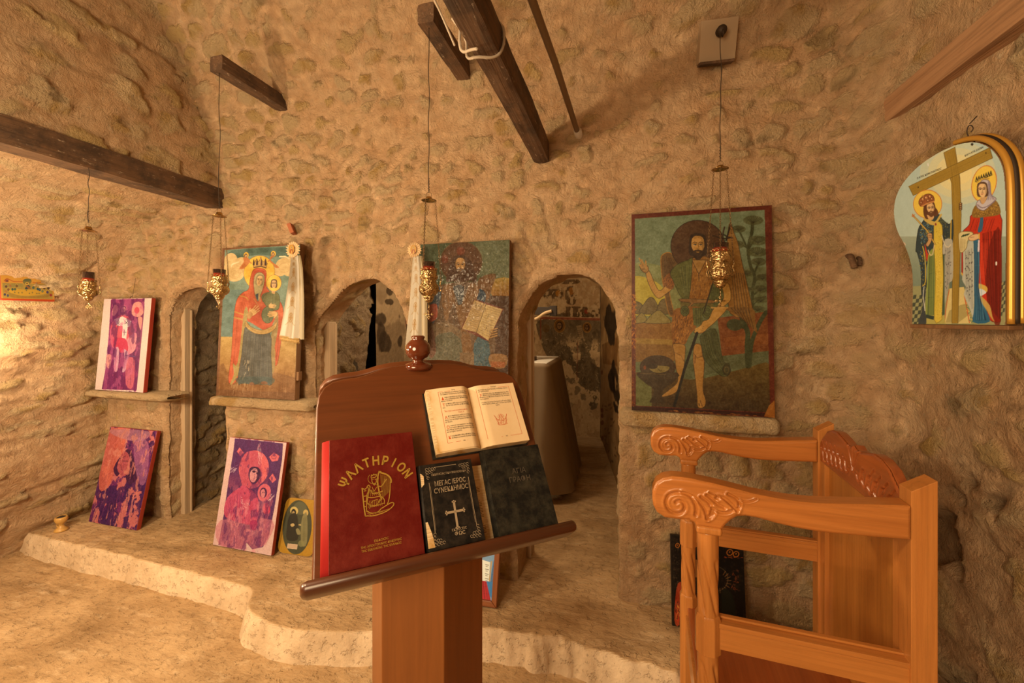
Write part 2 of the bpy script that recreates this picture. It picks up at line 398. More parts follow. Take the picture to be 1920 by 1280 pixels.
# ------------------------------------------------------------------ painting canvas (numpy, becomes a colour attribute)
ILL = np.array([1.0, .81, .63])
def lin(c):
    c = np.asarray(c, float)/255.
    return np.where(c <= .04045, c/12.92, ((c+.055)/1.055)**2.4)
def crom(P, it=2, closed=True):
    P = np.asarray(P, float); n = len(P); k = 2*it+1; out = []
    for i in (range(n) if closed else range(n-1)):
        if closed: a, b, c, d = P[i-1], P[i], P[(i+1) % n], P[(i+2) % n]
        else: a, b, c, d = P[max(i-1, 0)], P[i], P[i+1], P[min(i+2, n-1)]
        for j in range(k):
            t = j/k; out.append(tuple(.5*(2*b+(c-a)*t+(2*a-5*b+4*c-d)*t*t+(3*b-a-3*c+d)*t**3)))
    if not closed: out.append(tuple(P[-1]))
    return out
class Cv:
    def __init__(s, W, H, corners=None, bg=(128, 128, 128), seed=1):
        s.W, s.H = W, H; s.a = np.zeros((H, W, 3)); s.a[:] = bg; s.rng = random.Random(seed); s.sd = seed
        s.v = (0, 0, 1.0); s.yy, s.xx = np.mgrid[0:H, 0:W].astype(float)
        s.Hm = None
        if corners:
            A = []; B = []
            for (x, y), (u, v) in zip(corners, ((0, 0), (W-1, 0), (W-1, H-1), (0, H-1))):
                A.append([x, y, 1, 0, 0, 0, -u*x, -u*y]); B.append(u)
                A.append([0, 0, 0, x, y, 1, -v*x, -v*y]); B.append(v)
            s.Hm = np.append(np.linalg.solve(np.array(A, float), np.array(B, float)), 1).reshape(3, 3)
    def view(s, x0, y0, sc): s.v = (x0, y0, sc); return s
    def T(s, P):
        P = np.asarray(P, float).reshape(-1, 2); x0, y0, sc = s.v
        P = np.stack([x0+P[:, 0]/sc, y0+P[:, 1]/sc], 1)
        if s.Hm is None: return P
        q = np.c_[P, np.ones(len(P))] @ s.Hm.T
        return q[:, :2]/q[:, 2:]
    def put(s, m, sl, col, al=1, var=0, col2=None, tex=None):
        c = np.array(col, float)
        if col2 is not None:
            t = np.linspace(0, 1, m.shape[0])[:, None, None]; c = c*(1-t)+np.array(col2, float)*t
        if var:
            n = fbm(s.xx[sl]*.11, s.yy[sl]*.07, s.sd+5, 3)[..., None]*.7+(fbm(s.xx[sl]*.6, s.yy[sl]*.35, s.sd+9, 2)[..., None])*.5
            c = c+n*var
        m = (m*al)[..., None]
        s.a[sl] = s.a[sl]*(1-m)+c*m
    def box(s, Q, pad=2):
        x0, y0 = np.floor(Q.min(0)-pad).astype(int); x1, y1 = np.ceil(Q.max(0)+pad).astype(int)+1
        x0, y0 = max(x0, 0), max(y0, 0); x1, y1 = min(x1, s.W), min(y1, s.H)
        return None if x1 <= x0 or y1 <= y0 else (slice(y0, y1), slice(x0, x1))
    def mask(s, Q):
        sl = s.box(Q)
        if sl is None: return None, None
        m = 0
        for ox, oy in ((-.25, -.25), (.25, -.25), (-.25, .25), (.25, .25)):
            X = s.xx[sl]+ox; Y = s.yy[sl]+oy; ins = np.zeros(X.shape, bool); n = len(Q)
            for i in range(n):
                x1, y1 = Q[i]; x2, y2 = Q[(i+1) % n]
                if y1 == y2: continue
                c = ((y1 > Y) != (y2 > Y)) & (X < (x2-x1)*(Y-y1)/(y2-y1)+x1)
                ins ^= c
            m = m+ins*.25
        return m, sl
    def poly(s, P, col, sm=0, var=0, al=1, col2=None, out=None, ow=1.2):
        if sm: P = crom(P, sm, True)
        m, sl = s.mask(s.T(P))
        if m is None: return s
        s.put(m, sl, col, al, var, col2)
        if out: s.line(list(P)+[P[0]], ow, out, raw=False)
        return s
    def ell(s, cx, cy, rx, ry, col, rot=0, **k):
        t = np.linspace(0, 2*math.pi, 36, endpoint=False); c, n = math.cos(rot), math.sin(rot)
        return s.poly([(cx+rx*math.cos(a)*c-ry*math.sin(a)*n, cy+rx*math.cos(a)*n+ry*math.sin(a)*c) for a in t], col, **k)
    def line(s, P, w, col, al=1, sm=0, raw=False):
        """w in canvas pixels"""
        if sm: P = crom(P, sm, False)
        Q = s.T(P)
        for a, b in zip(Q, Q[1:]):
            sl = s.box(np.array([a, b]), w+2)
            if sl is None: continue
            X = s.xx[sl]-a[0]; Y = s.yy[sl]-a[1]; d = b-a; L = d@d+1e-9
            t = np.clip((X*d[0]+Y*d[1])/L, 0, 1)
            r = np.hypot(X-t*d[0], Y-t*d[1])
            s.put(np.clip(w/2+.5-r, 0, 1)*min(1, w), sl, col, al)
        return s
    def ring(s, cx, cy, rx, ry, w, col, al=1):
        return s.line([(cx+rx*math.cos(a), cy+ry*math.sin(a)) for a in np.linspace(0, 2*math.pi, 29)], w, col, al)
    def folds(s, P, Q, n, w, col, al=.6, wob=3):
        """n strokes interpolated between polyline P and polyline Q"""
        P = np.array(P, float); Q = np.array(Q, float)
        for i in range(n):
            t = (i+.5)/n+s.rng.uniform(-.25, .25)/n
            L = P*(1-t)+Q*t+np.array([[s.rng.uniform(-wob, wob), 0] for _ in P])
            s.line([tuple(p) for p in L], w*s.rng.uniform(.6, 1.3), col, al*s.rng.uniform(.5, 1), sm=1)
        return s
    def dabs(s, P, n, ln, w, cols, ang, spread=.4, al=.8):
        """n short strokes inside polygon P"""
        P = np.array(P, float); x0, y0 = P.min(0); x1, y1 = P.max(0); k = 0; tr = 0
        while k < n and tr < n*6:
            tr += 1
            x, y = s.rng.uniform(x0, x1), s.rng.uniform(y0, y1)
            ins = False
            for i in range(len(P)):
                xa, ya = P[i]; xb, yb = P[(i+1) % len(P)]
                if (ya > y) != (yb > y) and x < (xb-xa)*(y-ya)/(yb-ya)+xa: ins = not ins
            if not ins: continue
            k += 1; t = ang+s.rng.uniform(-spread, spread); l = ln*s.rng.uniform(.5, 1.2)
            s.line([(x, y), (x+l*math.cos(t), y+l*math.sin(t))], w, s.rng.choice(cols), al)
        return s
    def blotch(s, col, fx, fy, th, seed, al=1, soft=.04, reg=None, fine=0):
        n = fbm(s.xx*fx, s.yy*fy, seed, 5)
        if fine: n = n+fine*fbm(s.xx*fx*6, s.yy*fy*6, seed+30, 3)
        m = sstep(th-soft, th+soft, n)
        if reg is not None: m = m*reg
        s.put(m, (slice(0, s.H), slice(0, s.W)), col, al); return s
    def grain(s, amp, fx=.5, fy=.5, seed=3):
        s.a += (fbm(s.xx*fx, s.yy*fy, seed, 3)*amp)[..., None]; return s
    def face(s, cx, cy, r, skin=(205, 160, 110), hair=(70, 45, 30), beard=True, tilt=0, lw=1, dark=(60, 40, 25), side=0, long=1.28):
        c, n = math.cos(tilt), math.sin(tilt)
        q = lambda x, y: (cx+(x*c-y*n)*r, cy+(x*n+y*c)*r)
        sh = tuple(.72*v for v in skin)
        s.poly([q(*p) for p in ((-.95, -.5), (-.75, -1.25), (0, -1.5), (.75, -1.25), (.95, -.5), (1.0, .6), (.7, 1.1), (-.7, 1.1), (-1, .6))], hair, sm=2, var=8)
        s.poly([q(*p) for p in ((-.68, -.6), (-.4, -1.1), (.1, -1.15), (.5, -1.0), (.7, -.5), (.68, .4), (.35, 1.05), (0, long), (-.35, 1.05), (-.66, .4))], skin, sm=2, var=5)
        s.poly([q(*p) for p in ((.35, -.9), (.7, -.5), (.68, .4), (.35, 1.0), (.45, .2))], sh, sm=1, al=.55)
        if beard:
            s.poly([q(*p) for p in ((-.7, .1), (-.5, .5), (-.3, .45), (0, .42), (.3, .45), (.52, .5), (.72, .1), (.68, .8), (.4, 1.35), (0, 1.6), (-.4, 1.35), (-.66, .8))], hair, sm=1, var=8, al=.92)
            s.poly([q(-.2, .66), q(0, .6), q(.2, .66), q(0, .78)], tuple(.8*v for v in skin), sm=1)
        for k in (-1, 1):
            x = side*.12+.32*k
            s.line([q(x-.24, -.33), q(x, -.46), q(x+.24, -.33)], 1.1*lw, dark, .85, sm=1)
            s.ell(*q(x, -.16), .17*r, .09*r, (225, 200, 160), rot=tilt, al=.8)
            s.ell(*q(x+.02, -.16), .085*r, .09*r, dark, rot=tilt)
            s.line([q(x-.2, -.15), q(x, -.26), q(x+.2, -.15)], .9*lw, dark, .8, sm=1)
        s.line([q(.1+side*.1, -.35), q(.06+side*.12, .22), q(-.1+side*.1, .28)], 1.0*lw, sh, .95, sm=1)
        s.line([q(-.13, .32), q(.0, .38), q(.16, .32)], .9*lw, dark, .5)
        if not beard: s.line([q(-.18+side*.1, .62), q(side*.1, .66), q(.18+side*.1, .60)], 1.3*lw, (150, 60, 40), .9)
        return s
    def hand(s, x, y, ang, L, col, edge, fl=1.0, w=1.6):
        """open hand: palm and five fingers pointing along ang"""
        c, n = math.cos(ang), math.sin(ang)
        q = lambda u, v: (x+(u*c-v*n)*L, y+(u*n+v*c)*L)
        s.poly([q(0, -.22), q(.5, -.26), q(.55, .24), q(.05, .2)], col, sm=2, out=edge, ow=.7)
        for k, (v, l) in enumerate(((-.22, .85), (-.08, .98), (.07, .93), (.2, .8))):
            s.line([q(.45, v), q(.45+(l-.45)*fl, v*1.25)], w, col); s.line([q(.5, v+.07), q(.45+(l-.45)*fl, v*1.25+.07)], .6, edge, .7)
        s.line([q(.1, -.2), q(.35, -.42)], w, col)
        return s
    def out(s, gain=1.0, ill=True, lo=.004, hi=.9):
        a = lin(np.clip(s.a, 0, 255))*gain
        if ill: a = a/ILL
        return np.clip(a, lo, hi)[::-1].transpose(1, 0, 2).reshape(-1, 3)    # grid order: x major, z up
def painted(name, w, h, cv, parent, m, keep=None, relief=None, gain=1.0, y=0., ill=True):
    nu, nv = cv.W, cv.H
    X, Z = np.meshgrid(np.linspace(0, w, nu), np.linspace(0, h, nv), indexing='ij')
    Yy = np.full(X.shape, y) if relief is None else y-relief(X, Z)
    V = np.stack([X, Yy, Z], -1).reshape(-1, 3)
    cols = cv.out(gain, ill)
    F = gridfaces(nu, nv)
    if keep is not None:
        k = keep(X, Z).ravel(); kf = k[F].all(1); F = F[kf]
        used = np.zeros(len(V), bool); used[F.ravel()] = True; idx = np.cumsum(used)-1
        V = V[used]; cols = cols[used]; F = idx[F]
    return link(name, npmesh(name, V, F, cols=cols), m, parent)
# ------------------------------------------------------------------ STRUCTURE
DOORS = {
 1: [(-2.923, -.1), (-2.923, 1.468), (-2.875, 1.573), (-2.791, 1.642), (-2.653, 1.667), (-2.555, 1.637), (-2.484, 1.551), (-2.454, 1.45), (-2.44, 1.1), (-2.43, -.1)],
 2: [(-1.756, -.1), (-1.756, 1.387), (-1.711, 1.481), (-1.62, 1.573), (-1.512, 1.663), (-1.39, 1.684), (-1.287, 1.658), (-1.204, 1.568), (-1.155, 1.45), (-1.12, 1.3), (-1.12, -.1)],
 3: [(-.527, -.1), (-.521, 1.18), (-.515, 1.477), (-.466, 1.557), (-.397, 1.636), (-.317, 1.674), (-.239, 1.679), (-.162, 1.656), (-.099, 1.603), (-.049, 1.526), (-.024, 1.425), (-.019, 1.197), (-.024, -.1)]}
def dens(P, d=.012):
    out = []
    for a, b in zip(P, P[1:]):
        n = max(1, int(math.dist(a, b)/d))
        out += [(a[0]+(b[0]-a[0])*i/n, a[1]+(b[1]-a[1])*i/n) for i in range(n)]
    return np.array(out+[P[-1]])
OUTL = {}
for k, P in DOORS.items():
    Q = [P[0]]+smooth_pts(P[1:-1], 2)+[P[-1]]
    Q = dens(Q); 
    Q[:, 0] += .012*fbm(Q[:, 0]*14+k*7, Q[:, 1]*14, 40+k, 3); Q[:, 1] += np.where(Q[:, 1] > 1.3, .010*fbm(Q[:, 0]*12, Q[:, 1]*12+5, 50+k, 3), 0)
    OUTL[k] = Q
def inpoly(X, Z, P):
    ins = np.zeros(X.shape, bool); n = len(P)
    for i in range(n):
        x1, z1 = P[i]; x2, z2 = P[(i+1) % n]
        if z1 == z2: continue
        ins ^= ((z1 > Z) != (z2 > Z)) & (X < (x2-x1)*(Z-z1)/(z2-z1)+x1)
    return ins
def nearest(X, Z, P):
    d = np.full(X.shape, 9.); nx = np.zeros(X.shape); nz = np.zeros(X.shape)
    for x, z in P:
        q = np.hypot(X-x, Z-z); m = q < d; d = np.where(m, q, d); nx = np.where(m, x, nx); nz = np.where(m, z, nz)
    return d, nx, nz
ylean = lambda z: .41*np.clip(z-2.2, 0, None)**2
SA, RA = 4.32, .28
def path(s):
    x = np.where(s < SA, -3.62+s, 0.); y = np.where(s < SA, 2., 0.); nx = np.zeros_like(s); ny = np.where(s < SA, -1., 0.)
    t = (s-SA)/RA; arc = (s >= SA) & (t < math.pi/2); t = np.clip(t, 0, math.pi/2)
    x = np.where(arc, .70+RA*np.sin(t), x); y = np.where(arc, 1.72+RA*np.cos(t), y)
    nx = np.where(arc, -np.sin(t), nx); ny = np.where(arc, -np.cos(t), ny)
    far = s >= SA+RA*math.pi/2
    x = np.where(far, .98, x); y = np.where(far, 1.72-(s-SA-RA*math.pi/2), y); nx = np.where(far, -1., nx); ny = np.where(far, 0., ny)
    return x, y, nx, ny
def wall_run(name, s0, s1, ds, z0, z1, dz):
    ns = int(round((s1-s0)/ds))+1; nz = int(round((z1-z0)/dz))+1
    S, Z = np.meshgrid(np.linspace(s0, s1, ns), np.linspace(z0, z1, nz), indexing='ij')
    x, y, nx, ny = path(S)
    h, m, tone, pit = stonefield(S, Z, .16, .082, 3, .55, 1.0)
    # rough, big-stone look further right and low
    hr, mr, tr, pr = stonefield(S, Z, .26, .16, 21, .42, 1.05)
    w = sstep(4.3, 4.9, S+.25*fbm(S*2, Z*2, 77, 3)); h = h*(1-w)+hr*w; m = m*(1-w)+mr*w; tone = tone*(1-w)+tr*w; pit = np.maximum(pit*(1-w), pr*w)
    low = sstep(1.05, .85, Z)*(1-w)     # coursed, better-exposed stones under the ledges
    hl, ml, tl, pl = stonefield(S, Z, .22, .13, 33, 1.0, .8)
    h = h*(1-low)+hl*low; m = m*(1-low)+ml*low; tone = tone*(1-low)+tl*low; pit = pit*(1-low)+pl*low*.4
    hole_tint = np.zeros_like(S)
    # voussoirs radiating over each arch
    for k, (cx, cz, rad) in {1: (-2.68, 1.40, .27), 2: (-1.44, 1.36, .32), 3: (-.27, 1.40, .28)}.items():
        dx = x-cx; dzz = Z-cz; r = np.hypot(dx, dzz); a = np.arctan2(dzz, dx)
        f1, f2, r1, r2 = worley(r+.02*fbm(dx*9, dzz*9, 5, 2), a*.42+.012*fbm(dx*20, dzz*20, 9, 2), .30, .052, 60+k, .3)
        vm = sstep(.05, .3, f2-f1)*sstep(.2, .45, r2+.25)
        reg = sstep(rad+.02, rad+.07, r)*sstep(rad+.36, rad+.27, r+.05*fbm(dx*6, dzz*6, 8, 2))*sstep(-.1, .12, dzz)*(S < SA)
        reg = reg*.5*sstep(-.35, .15, fbm(S*9, Z*9, 99, 3))
        h = h*(1-reg*.8)+reg*(vm*(.022+.012*r2)); m = m*(1-reg)+vm*reg*.75; tone = tone*(1-reg)+r1*reg; pit = pit*(1-reg)
    keep = None
    dmin = np.full(S.shape, 9.); ins = np.zeros(S.shape, bool)
    if s0 < 1:
        px = np.zeros(S.shape); pz = np.zeros(S.shape)
        for k, Q in OUTL.items():
            sel = (x > Q[:, 0].min()-.2) & (x < Q[:, 0].max()+.2) & (Z < Q[:, 1].max()+.2) & (S < SA)
            i0 = inpoly(x[sel], Z[sel], Q); d, ax, az = nearest(x[sel], Z[sel], Q)
            t = ins[sel]; ins[sel] = t | i0
            old = dmin[sel]; b = d < old; dmin[sel] = np.where(b, d, old)
            px[sel] = np.where(b, ax, px[sel]); pz[sel] = np.where(b, az, pz[sel])
        x = np.where(ins, px, x); Z = np.where(ins, pz, Z); dmin = np.where(ins, 0, dmin)
        hid = ins
        fc = ins[:-1, :-1].astype(int)+ins[1:, :-1]+ins[1:, 1:]+ins[:-1, 1:]
        keep = fc < 3
    rim = sstep(0, .10, dmin); h = h*(.35+.65*rim)-.022*np.exp(-dmin/.011)
    band = np.exp(-((dmin-.032)/.022)**2)*sstep(1.25, 1.42, Z)*(S < SA); h = h*(1-.6*np.minimum(1, band))+.016*band
    m = np.where(dmin < .05, m*.3, m)
    X = x+nx*h; Y = y+ny*h
    Y = Y-ylean(Z)*sstep(.4, 1.6, Y)
    # weathered, dark-tinted holes low on the right wall
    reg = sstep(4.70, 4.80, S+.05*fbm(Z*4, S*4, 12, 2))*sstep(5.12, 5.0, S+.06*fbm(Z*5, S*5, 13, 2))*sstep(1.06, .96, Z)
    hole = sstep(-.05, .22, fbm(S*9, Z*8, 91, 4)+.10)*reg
    X = X-nx*hole*.045; Y = Y-ny*hole*.045; hole_tint = np.maximum(hole_tint, hole*.75)
    V = np.stack([X, Y, Z], -1).reshape(-1, 3)
    at = dict(mask=m.ravel(), tone=tone.ravel(), pit=pit.ravel(), hole_tint=hole_tint.ravel())
    F = gridfaces(ns, nz, keep)
    V, F, at = compact(V, F, at)
    o = link(name, npmesh(name, V, F, at), M_stone)
    return tag(o, kind='structure')
SM = SA+RA*math.pi/4
wall_run('wall_front', 0.0, SM, .0105, -.02, 3.7, .0105)
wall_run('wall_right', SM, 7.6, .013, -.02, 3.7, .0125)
# left wall and the half vault that springs from it towards the tie beam
def left_wall():
    La = 1.47; Lb = 1.42
    nt = 240; ny = 300
    T, Y = np.meshgrid(np.linspace(0, La+Lb, nt), np.linspace(-1.9, 2.06, ny), indexing='ij')
    z = np.where(T < La, -.02+T, 0.); x = np.where(T < La, -3.50-.13*np.clip(1-T/.55, 0, 1)**1.5, 0.); nx = np.where(T < La, 1., 0.); nz = np.zeros_like(T)
    a = np.clip((T-La)/Lb, 0, 1)*math.pi/2
    cx, cz = -2.50, 1.45
    v = T >= La
    x = np.where(v, cx-1.0*np.cos(a), x); z = np.where(v, cz+.80*np.sin(a), z)
    nx = np.where(v, np.cos(a), nx); nz = np.where(v, -np.sin(a), nz)
    U = Y*.985+T*.17
    h, m, tone, pit = stonefield(U, T-.12*Y, .30, .085, 71, .6, 1.3)
    # layered rock: long ragged horizontal lips
    lay = fbm(Y*2.2, (T-.12*Y)*11, 88, 4); h = h+.034*np.abs(lay)*sstep(1.8, .9, T)
    wht = np.exp(-((Y-1.25)/.25)**2-((z-1.36)/.06)**2)
    V = np.stack([x+nx*h, Y, z+nz*h], -1).reshape(-1, 3)
    # order so that normals face the room
    F = gridfaces(nt, ny)
    tag(link('wall_left', npmesh('wall_left', V, F, dict(mask=m.ravel(), tone=tone.ravel(), pit=pit.ravel(), hole_tint=np.zeros(m.size))), M_stone), kind='structure')
left_wall()
# upper wall block carried by the left beam
def block():
    nz, ny = 125, 270
    Z, Y = np.meshgrid(np.linspace(2.20, 3.7, nz), np.linspace(-1.9, 2.06, ny), indexing='ij')
    h, m, tone, pit = stonefield(Y, Z, .30, .14, 121, .7, 1.5)
    X = -2.47+h*1.0
    V = np.stack([X, Y, Z], -1).reshape(-1, 3)
    tag(link('wall_upper_left', npmesh('wall_upper_left', V, gridfaces(nz, ny), dict(mask=m.ravel(), tone=tone.ravel(), pit=pit.ravel(), hole_tint=np.zeros(m.size))), M_stone), kind='structure')
block()
def rough_plane(name, o, eu, ev, nrm, nu, nv, m, seed, amp=1., cw=.25, ch=.12, cover=.6, kind='structure', fade=None):
    """o origin, eu/ev edge vectors, nrm unit normal"""
    o, eu, ev, nrm = [np.array(q, float) for q in (o, eu, ev, nrm)]
    U, W = np.meshgrid(np.linspace(0, 1, nu), np.linspace(0, 1, nv), indexing='ij')
    lu, lv = np.linalg.norm(eu), np.linalg.norm(ev)
    h, mk, tone, pit = stonefield(U*lu+seed, W*lv, cw, ch, seed, cover, amp)
    P = o+U[..., None]*eu+W[..., None]*ev+(h[..., None]*nrm)
    ob = link(name, npmesh(name, P.reshape(-1, 3), gridfaces(nu, nv), dict(mask=mk.ravel(), tone=tone.ravel(), pit=pit.ravel(), hole_tint=np.zeros(mk.size))), m)
    return tag(ob, kind=kind) if kind else ob
rough_plane('wall_back', (-3.8, -1.85, -.02), (4.9, 0, 0), (0, 0, 3.8), (0, 1, 0), 100, 80, M_stone, 7)
rough_plane('ceiling', (-2.6, -1.9, 3.62), (3.7, 0, 0), (0, 3.3, 0), (0, 0, -1), 90, 90, M_stone, 9)
# jambs and intrados of the three arched doorways
DEPTH = {1: .13, 2: .14, 3: .26}
for k, Q in OUTL.items():
    Q = dens([tuple(q) for q in Q], .014); n = len(Q)
    T = np.gradient(Q, axis=0); T /= np.linalg.norm(T, axis=1)[:, None]+1e-9
    N = np.stack([T[:, 1], -T[:, 0]], 1)      # into the opening
    c0 = Q.mean(0)
    if ((c0-Q[n//4])@N[n//4]) < 0: N = -N
    dep = DEPTH[k]+.06
    yy = np.linspace(2.006, 2.0+dep, 17); L = np.r_[0, np.cumsum(np.linalg.norm(np.diff(Q, axis=0), axis=1))]
    LL, YY = np.meshgrid(L, yy, indexing='ij')
    h, m, tone, pit = stonefield(LL, YY, .14, .3, 200+k, .3, .55)
    h = h*sstep(2.0, 2.05, YY)-.004-.030*(1-sstep(2.004, 2.034, YY))
    hp = h[..., None]*N[:, None, :]
    P = np.stack([Q[:, None, 0]+hp[..., 0], YY, Q[:, None, 1]+hp[..., 1]], -1)
    o = link('trim_%d' % k, npmesh('jamb', P.reshape(-1, 3), gridfaces(n, len(yy)), dict(mask=m.ravel(), tone=tone.ravel(), pit=pit.ravel(), hole_tint=np.zeros(m.size))), M_stone)
    tag(o, kind='structure')
# platform (solea) with its long straight edge and the rounded tongue behind the lectern; floor
EDGE = [(-3.9, 1.66), (-3.42, 1.64), (-3.07, 1.632), (-2.67, 1.63), (-2.34, 1.615), (-2.2, 1.625), (-2.07, 1.60), (-2.0, 1.612), (-1.78, 1.60), (-1.735, 1.555), (-1.70, 1.50), (-1.62, 1.455), (-1.49, 1.425), (-1.337, 1.436), (-1.2, 1.46), (-1.045, 1.51), (-.8, 1.60), (-.597, 1.655), (-.368, 1.681), (-.147, 1.683), (.02, 1.661), (.174, 1.635), (.24, 1.70), (.30, 1.88), (1.1, 1.90), (1.2, 1.9)]
def platform():
    E = np.array(smooth_pts(EDGE, 2))
    nx, ny = 430, 330
    X, Y = np.meshgrid(np.linspace(-3.75, 1.05, nx), np.linspace(1.36, 5.0, ny)**1.0, indexing='ij')
    # denser rows near the edge
    v = np.linspace(0, 1, ny); yr = 1.36+.75*(v/.62) ; yr = np.where(v < .62, 1.36+.75*v/.62, 2.11+(v-.62)/.38*2.9); Y = np.broadcast_to(yr, X.shape).copy()
    ed = np.interp(X, E[:, 0], E[:, 1])
    edn = ed+.010*fbm(X*9, Y*9, 31, 3)
    sl = np.interp(X, .5*(E[1:, 0]+E[:-1, 0]), np.abs(np.diff(E[:, 1])/np.maximum(np.diff(E[:, 0]), 1e-3)))
    d = (Y-edn)/np.sqrt(1+np.minimum(sl, 3)**2)
    rough = sstep(-.7, -.4, X)*sstep(.4, .1, X)
    d = d+rough*.022*fbm(X*14, Y*14, 37, 3)-.012*np.exp(-((X+2.07)/.03)**2)
    zt = .125+.006*fbm(X*2.5, Y*2.5, 35, 3)+.004*fbm(X*14, Y*14, 36, 3)+.03*sstep(2.6, 4.6, Y)
    zt = zt-rough*.012*sstep(.09, 0, d)*(.6+fbm(X*18, Y*18, 38, 3))
    Zz = -.03+(zt+.03)*sstep(-.030, .014, d)**.8
    inside = d > -.045
    F = gridfaces(nx, ny, inside[:-1, :-1] & inside[1:, 1:])
    V = np.stack([X, Y, Zz], -1).reshape(-1, 3)
    V, F, _ = compact(V, F, {})
    tag(link('floor_platform', npmesh('floor_platform', V, F), M_floor), kind='structure')
platform()
X, Y = np.meshgrid(np.linspace(-3.9, 1.15, 380), np.linspace(-1.95, 2.05, 300), indexing='ij')
Zf = .010*fbm(X*2.2, Y*2.2, 5, 3)+.005*fbm(X*9, Y*9, 6, 3)+.0025*fbm(X*30, Y*30, 8, 2)
Zf = Zf+.10*np.clip((-3.40-X)/.35, 0, 1)**2*(.6+fbm(X*9, Y*7, 12, 3))
tag(link('floor', npmesh('floor', np.stack([X, Y, Zf], -1).reshape(-1, 3), gridfaces(380, 300)), M_floor), kind='structure')
# sanctuary behind the screen
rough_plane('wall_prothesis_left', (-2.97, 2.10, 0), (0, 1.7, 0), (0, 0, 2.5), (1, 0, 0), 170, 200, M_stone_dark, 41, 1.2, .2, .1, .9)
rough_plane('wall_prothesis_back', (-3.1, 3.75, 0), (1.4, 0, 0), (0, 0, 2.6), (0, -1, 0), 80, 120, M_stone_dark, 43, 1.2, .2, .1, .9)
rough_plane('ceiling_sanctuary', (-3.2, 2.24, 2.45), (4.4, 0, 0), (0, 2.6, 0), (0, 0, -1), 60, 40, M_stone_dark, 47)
def partition():
    ny, nz = 150, 210
    Y, Z = np.meshgrid(np.linspace(2.16, 2.70, ny), np.linspace(.05, 2.5, nz), indexing='ij')
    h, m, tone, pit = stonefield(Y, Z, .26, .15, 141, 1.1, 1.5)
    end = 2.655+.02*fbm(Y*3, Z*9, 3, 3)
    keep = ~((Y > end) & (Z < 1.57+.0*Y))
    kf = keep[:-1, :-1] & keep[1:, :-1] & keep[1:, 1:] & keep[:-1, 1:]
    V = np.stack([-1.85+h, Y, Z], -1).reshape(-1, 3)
    V, F, at = compact(V, gridfaces(ny, nz, kf), dict(mask=m.ravel(), tone=tone.ravel(), pit=pit.ravel(), hole_tint=np.zeros(m.size)))
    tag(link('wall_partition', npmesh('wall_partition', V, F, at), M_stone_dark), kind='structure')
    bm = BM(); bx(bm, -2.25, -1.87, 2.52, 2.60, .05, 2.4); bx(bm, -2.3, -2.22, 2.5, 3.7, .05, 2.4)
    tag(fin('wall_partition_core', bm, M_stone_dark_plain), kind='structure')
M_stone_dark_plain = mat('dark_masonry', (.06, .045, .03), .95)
partition()
# stone ledges under the icons
def ledge(name, x0, x1, z0, z1, y0, seed, taper=0):
    n = max(30, int((x1-x0)/.011)); prof = [(2.03, z0), (2.0, z0-.004), (y0+.03, z0), (y0+.008, z0+.010), (y0, (z0+z1)/2), (y0+.006, z1-.007), (y0+.025, z1), (2.0, z1+.002), (2.03, z1)]
    prof = smooth_pts(prof, 1)
    V = []
    for i in range(n+1):
        t = i/n; x = x0+(x1-x0)*t; e = min(t, 1-t)*(x1-x0)
        for (yy, zz) in prof:
            k = math.sqrt(min(1, e/.02)) if e < .02 else 1
            V.append((x, 2.03-(2.03-yy)*(.80+.2*k), zz if k == 1 else (z0+z1)/2+(zz-(z0+z1)/2)*(.5+.5*k)))
    V = np.array(V); m = len(prof)
    nz = fbm(V[:, 0]*10, V[:, 2]*30, seed, 4); nz2 = fbm(V[:, 0]*26, V[:, 2]*40+V[:, 1]*20, seed+4, 3)
    V[:, 1] -= (nz*.016+nz2*.007); V[:, 2] += nz2*.006*(V[:, 2] < (z0+z1)/2)+.004*nz-.0045*(V[:, 2] > (z0+z1)/2)
    F = gridfaces(n+1, m)[:, ::-1]
    for cap in (0, n):
        pass
    o = link(name, npmesh(name, V, F, dict(mask=np.full(len(V), .9), tone=np.full(len(V), .3), pit=np.zeros(len(V)), hole_tint=np.zeros(len(V)))), M_stone)
    return tag(o, kind='structure')
ledge('trim_4', -3.47, -2.76, .935, .985, 1.86, 11)
ledge('trim_5', -2.42, -1.67, .935, .996, 1.87, 13)
ledge('trim_6', -.02, .625, .968, 1.046, 1.90, 15)
# timber jamb strips inside the doorways
for nm, x0, x1, y0, y1, z1, z0 in (('trim_7', -2.955, -2.895, 2.095, 2.145, 1.53, .10), ('trim_8', -1.79, -1.73, 2.105, 2.165, 1.44, .10), ('trim_9', -.56, -.50, 2.225, 2.285, 1.60, .10)):
    bm = BM(); bx(bm, x0, x1, y0, y1, z0, z1); bx(bm, x0, x1+.006, y1-.012, y1+.004, z0, z1-.01)
    tag(fin(nm, bm, M_jamb, bevel=.006), kind='structure')
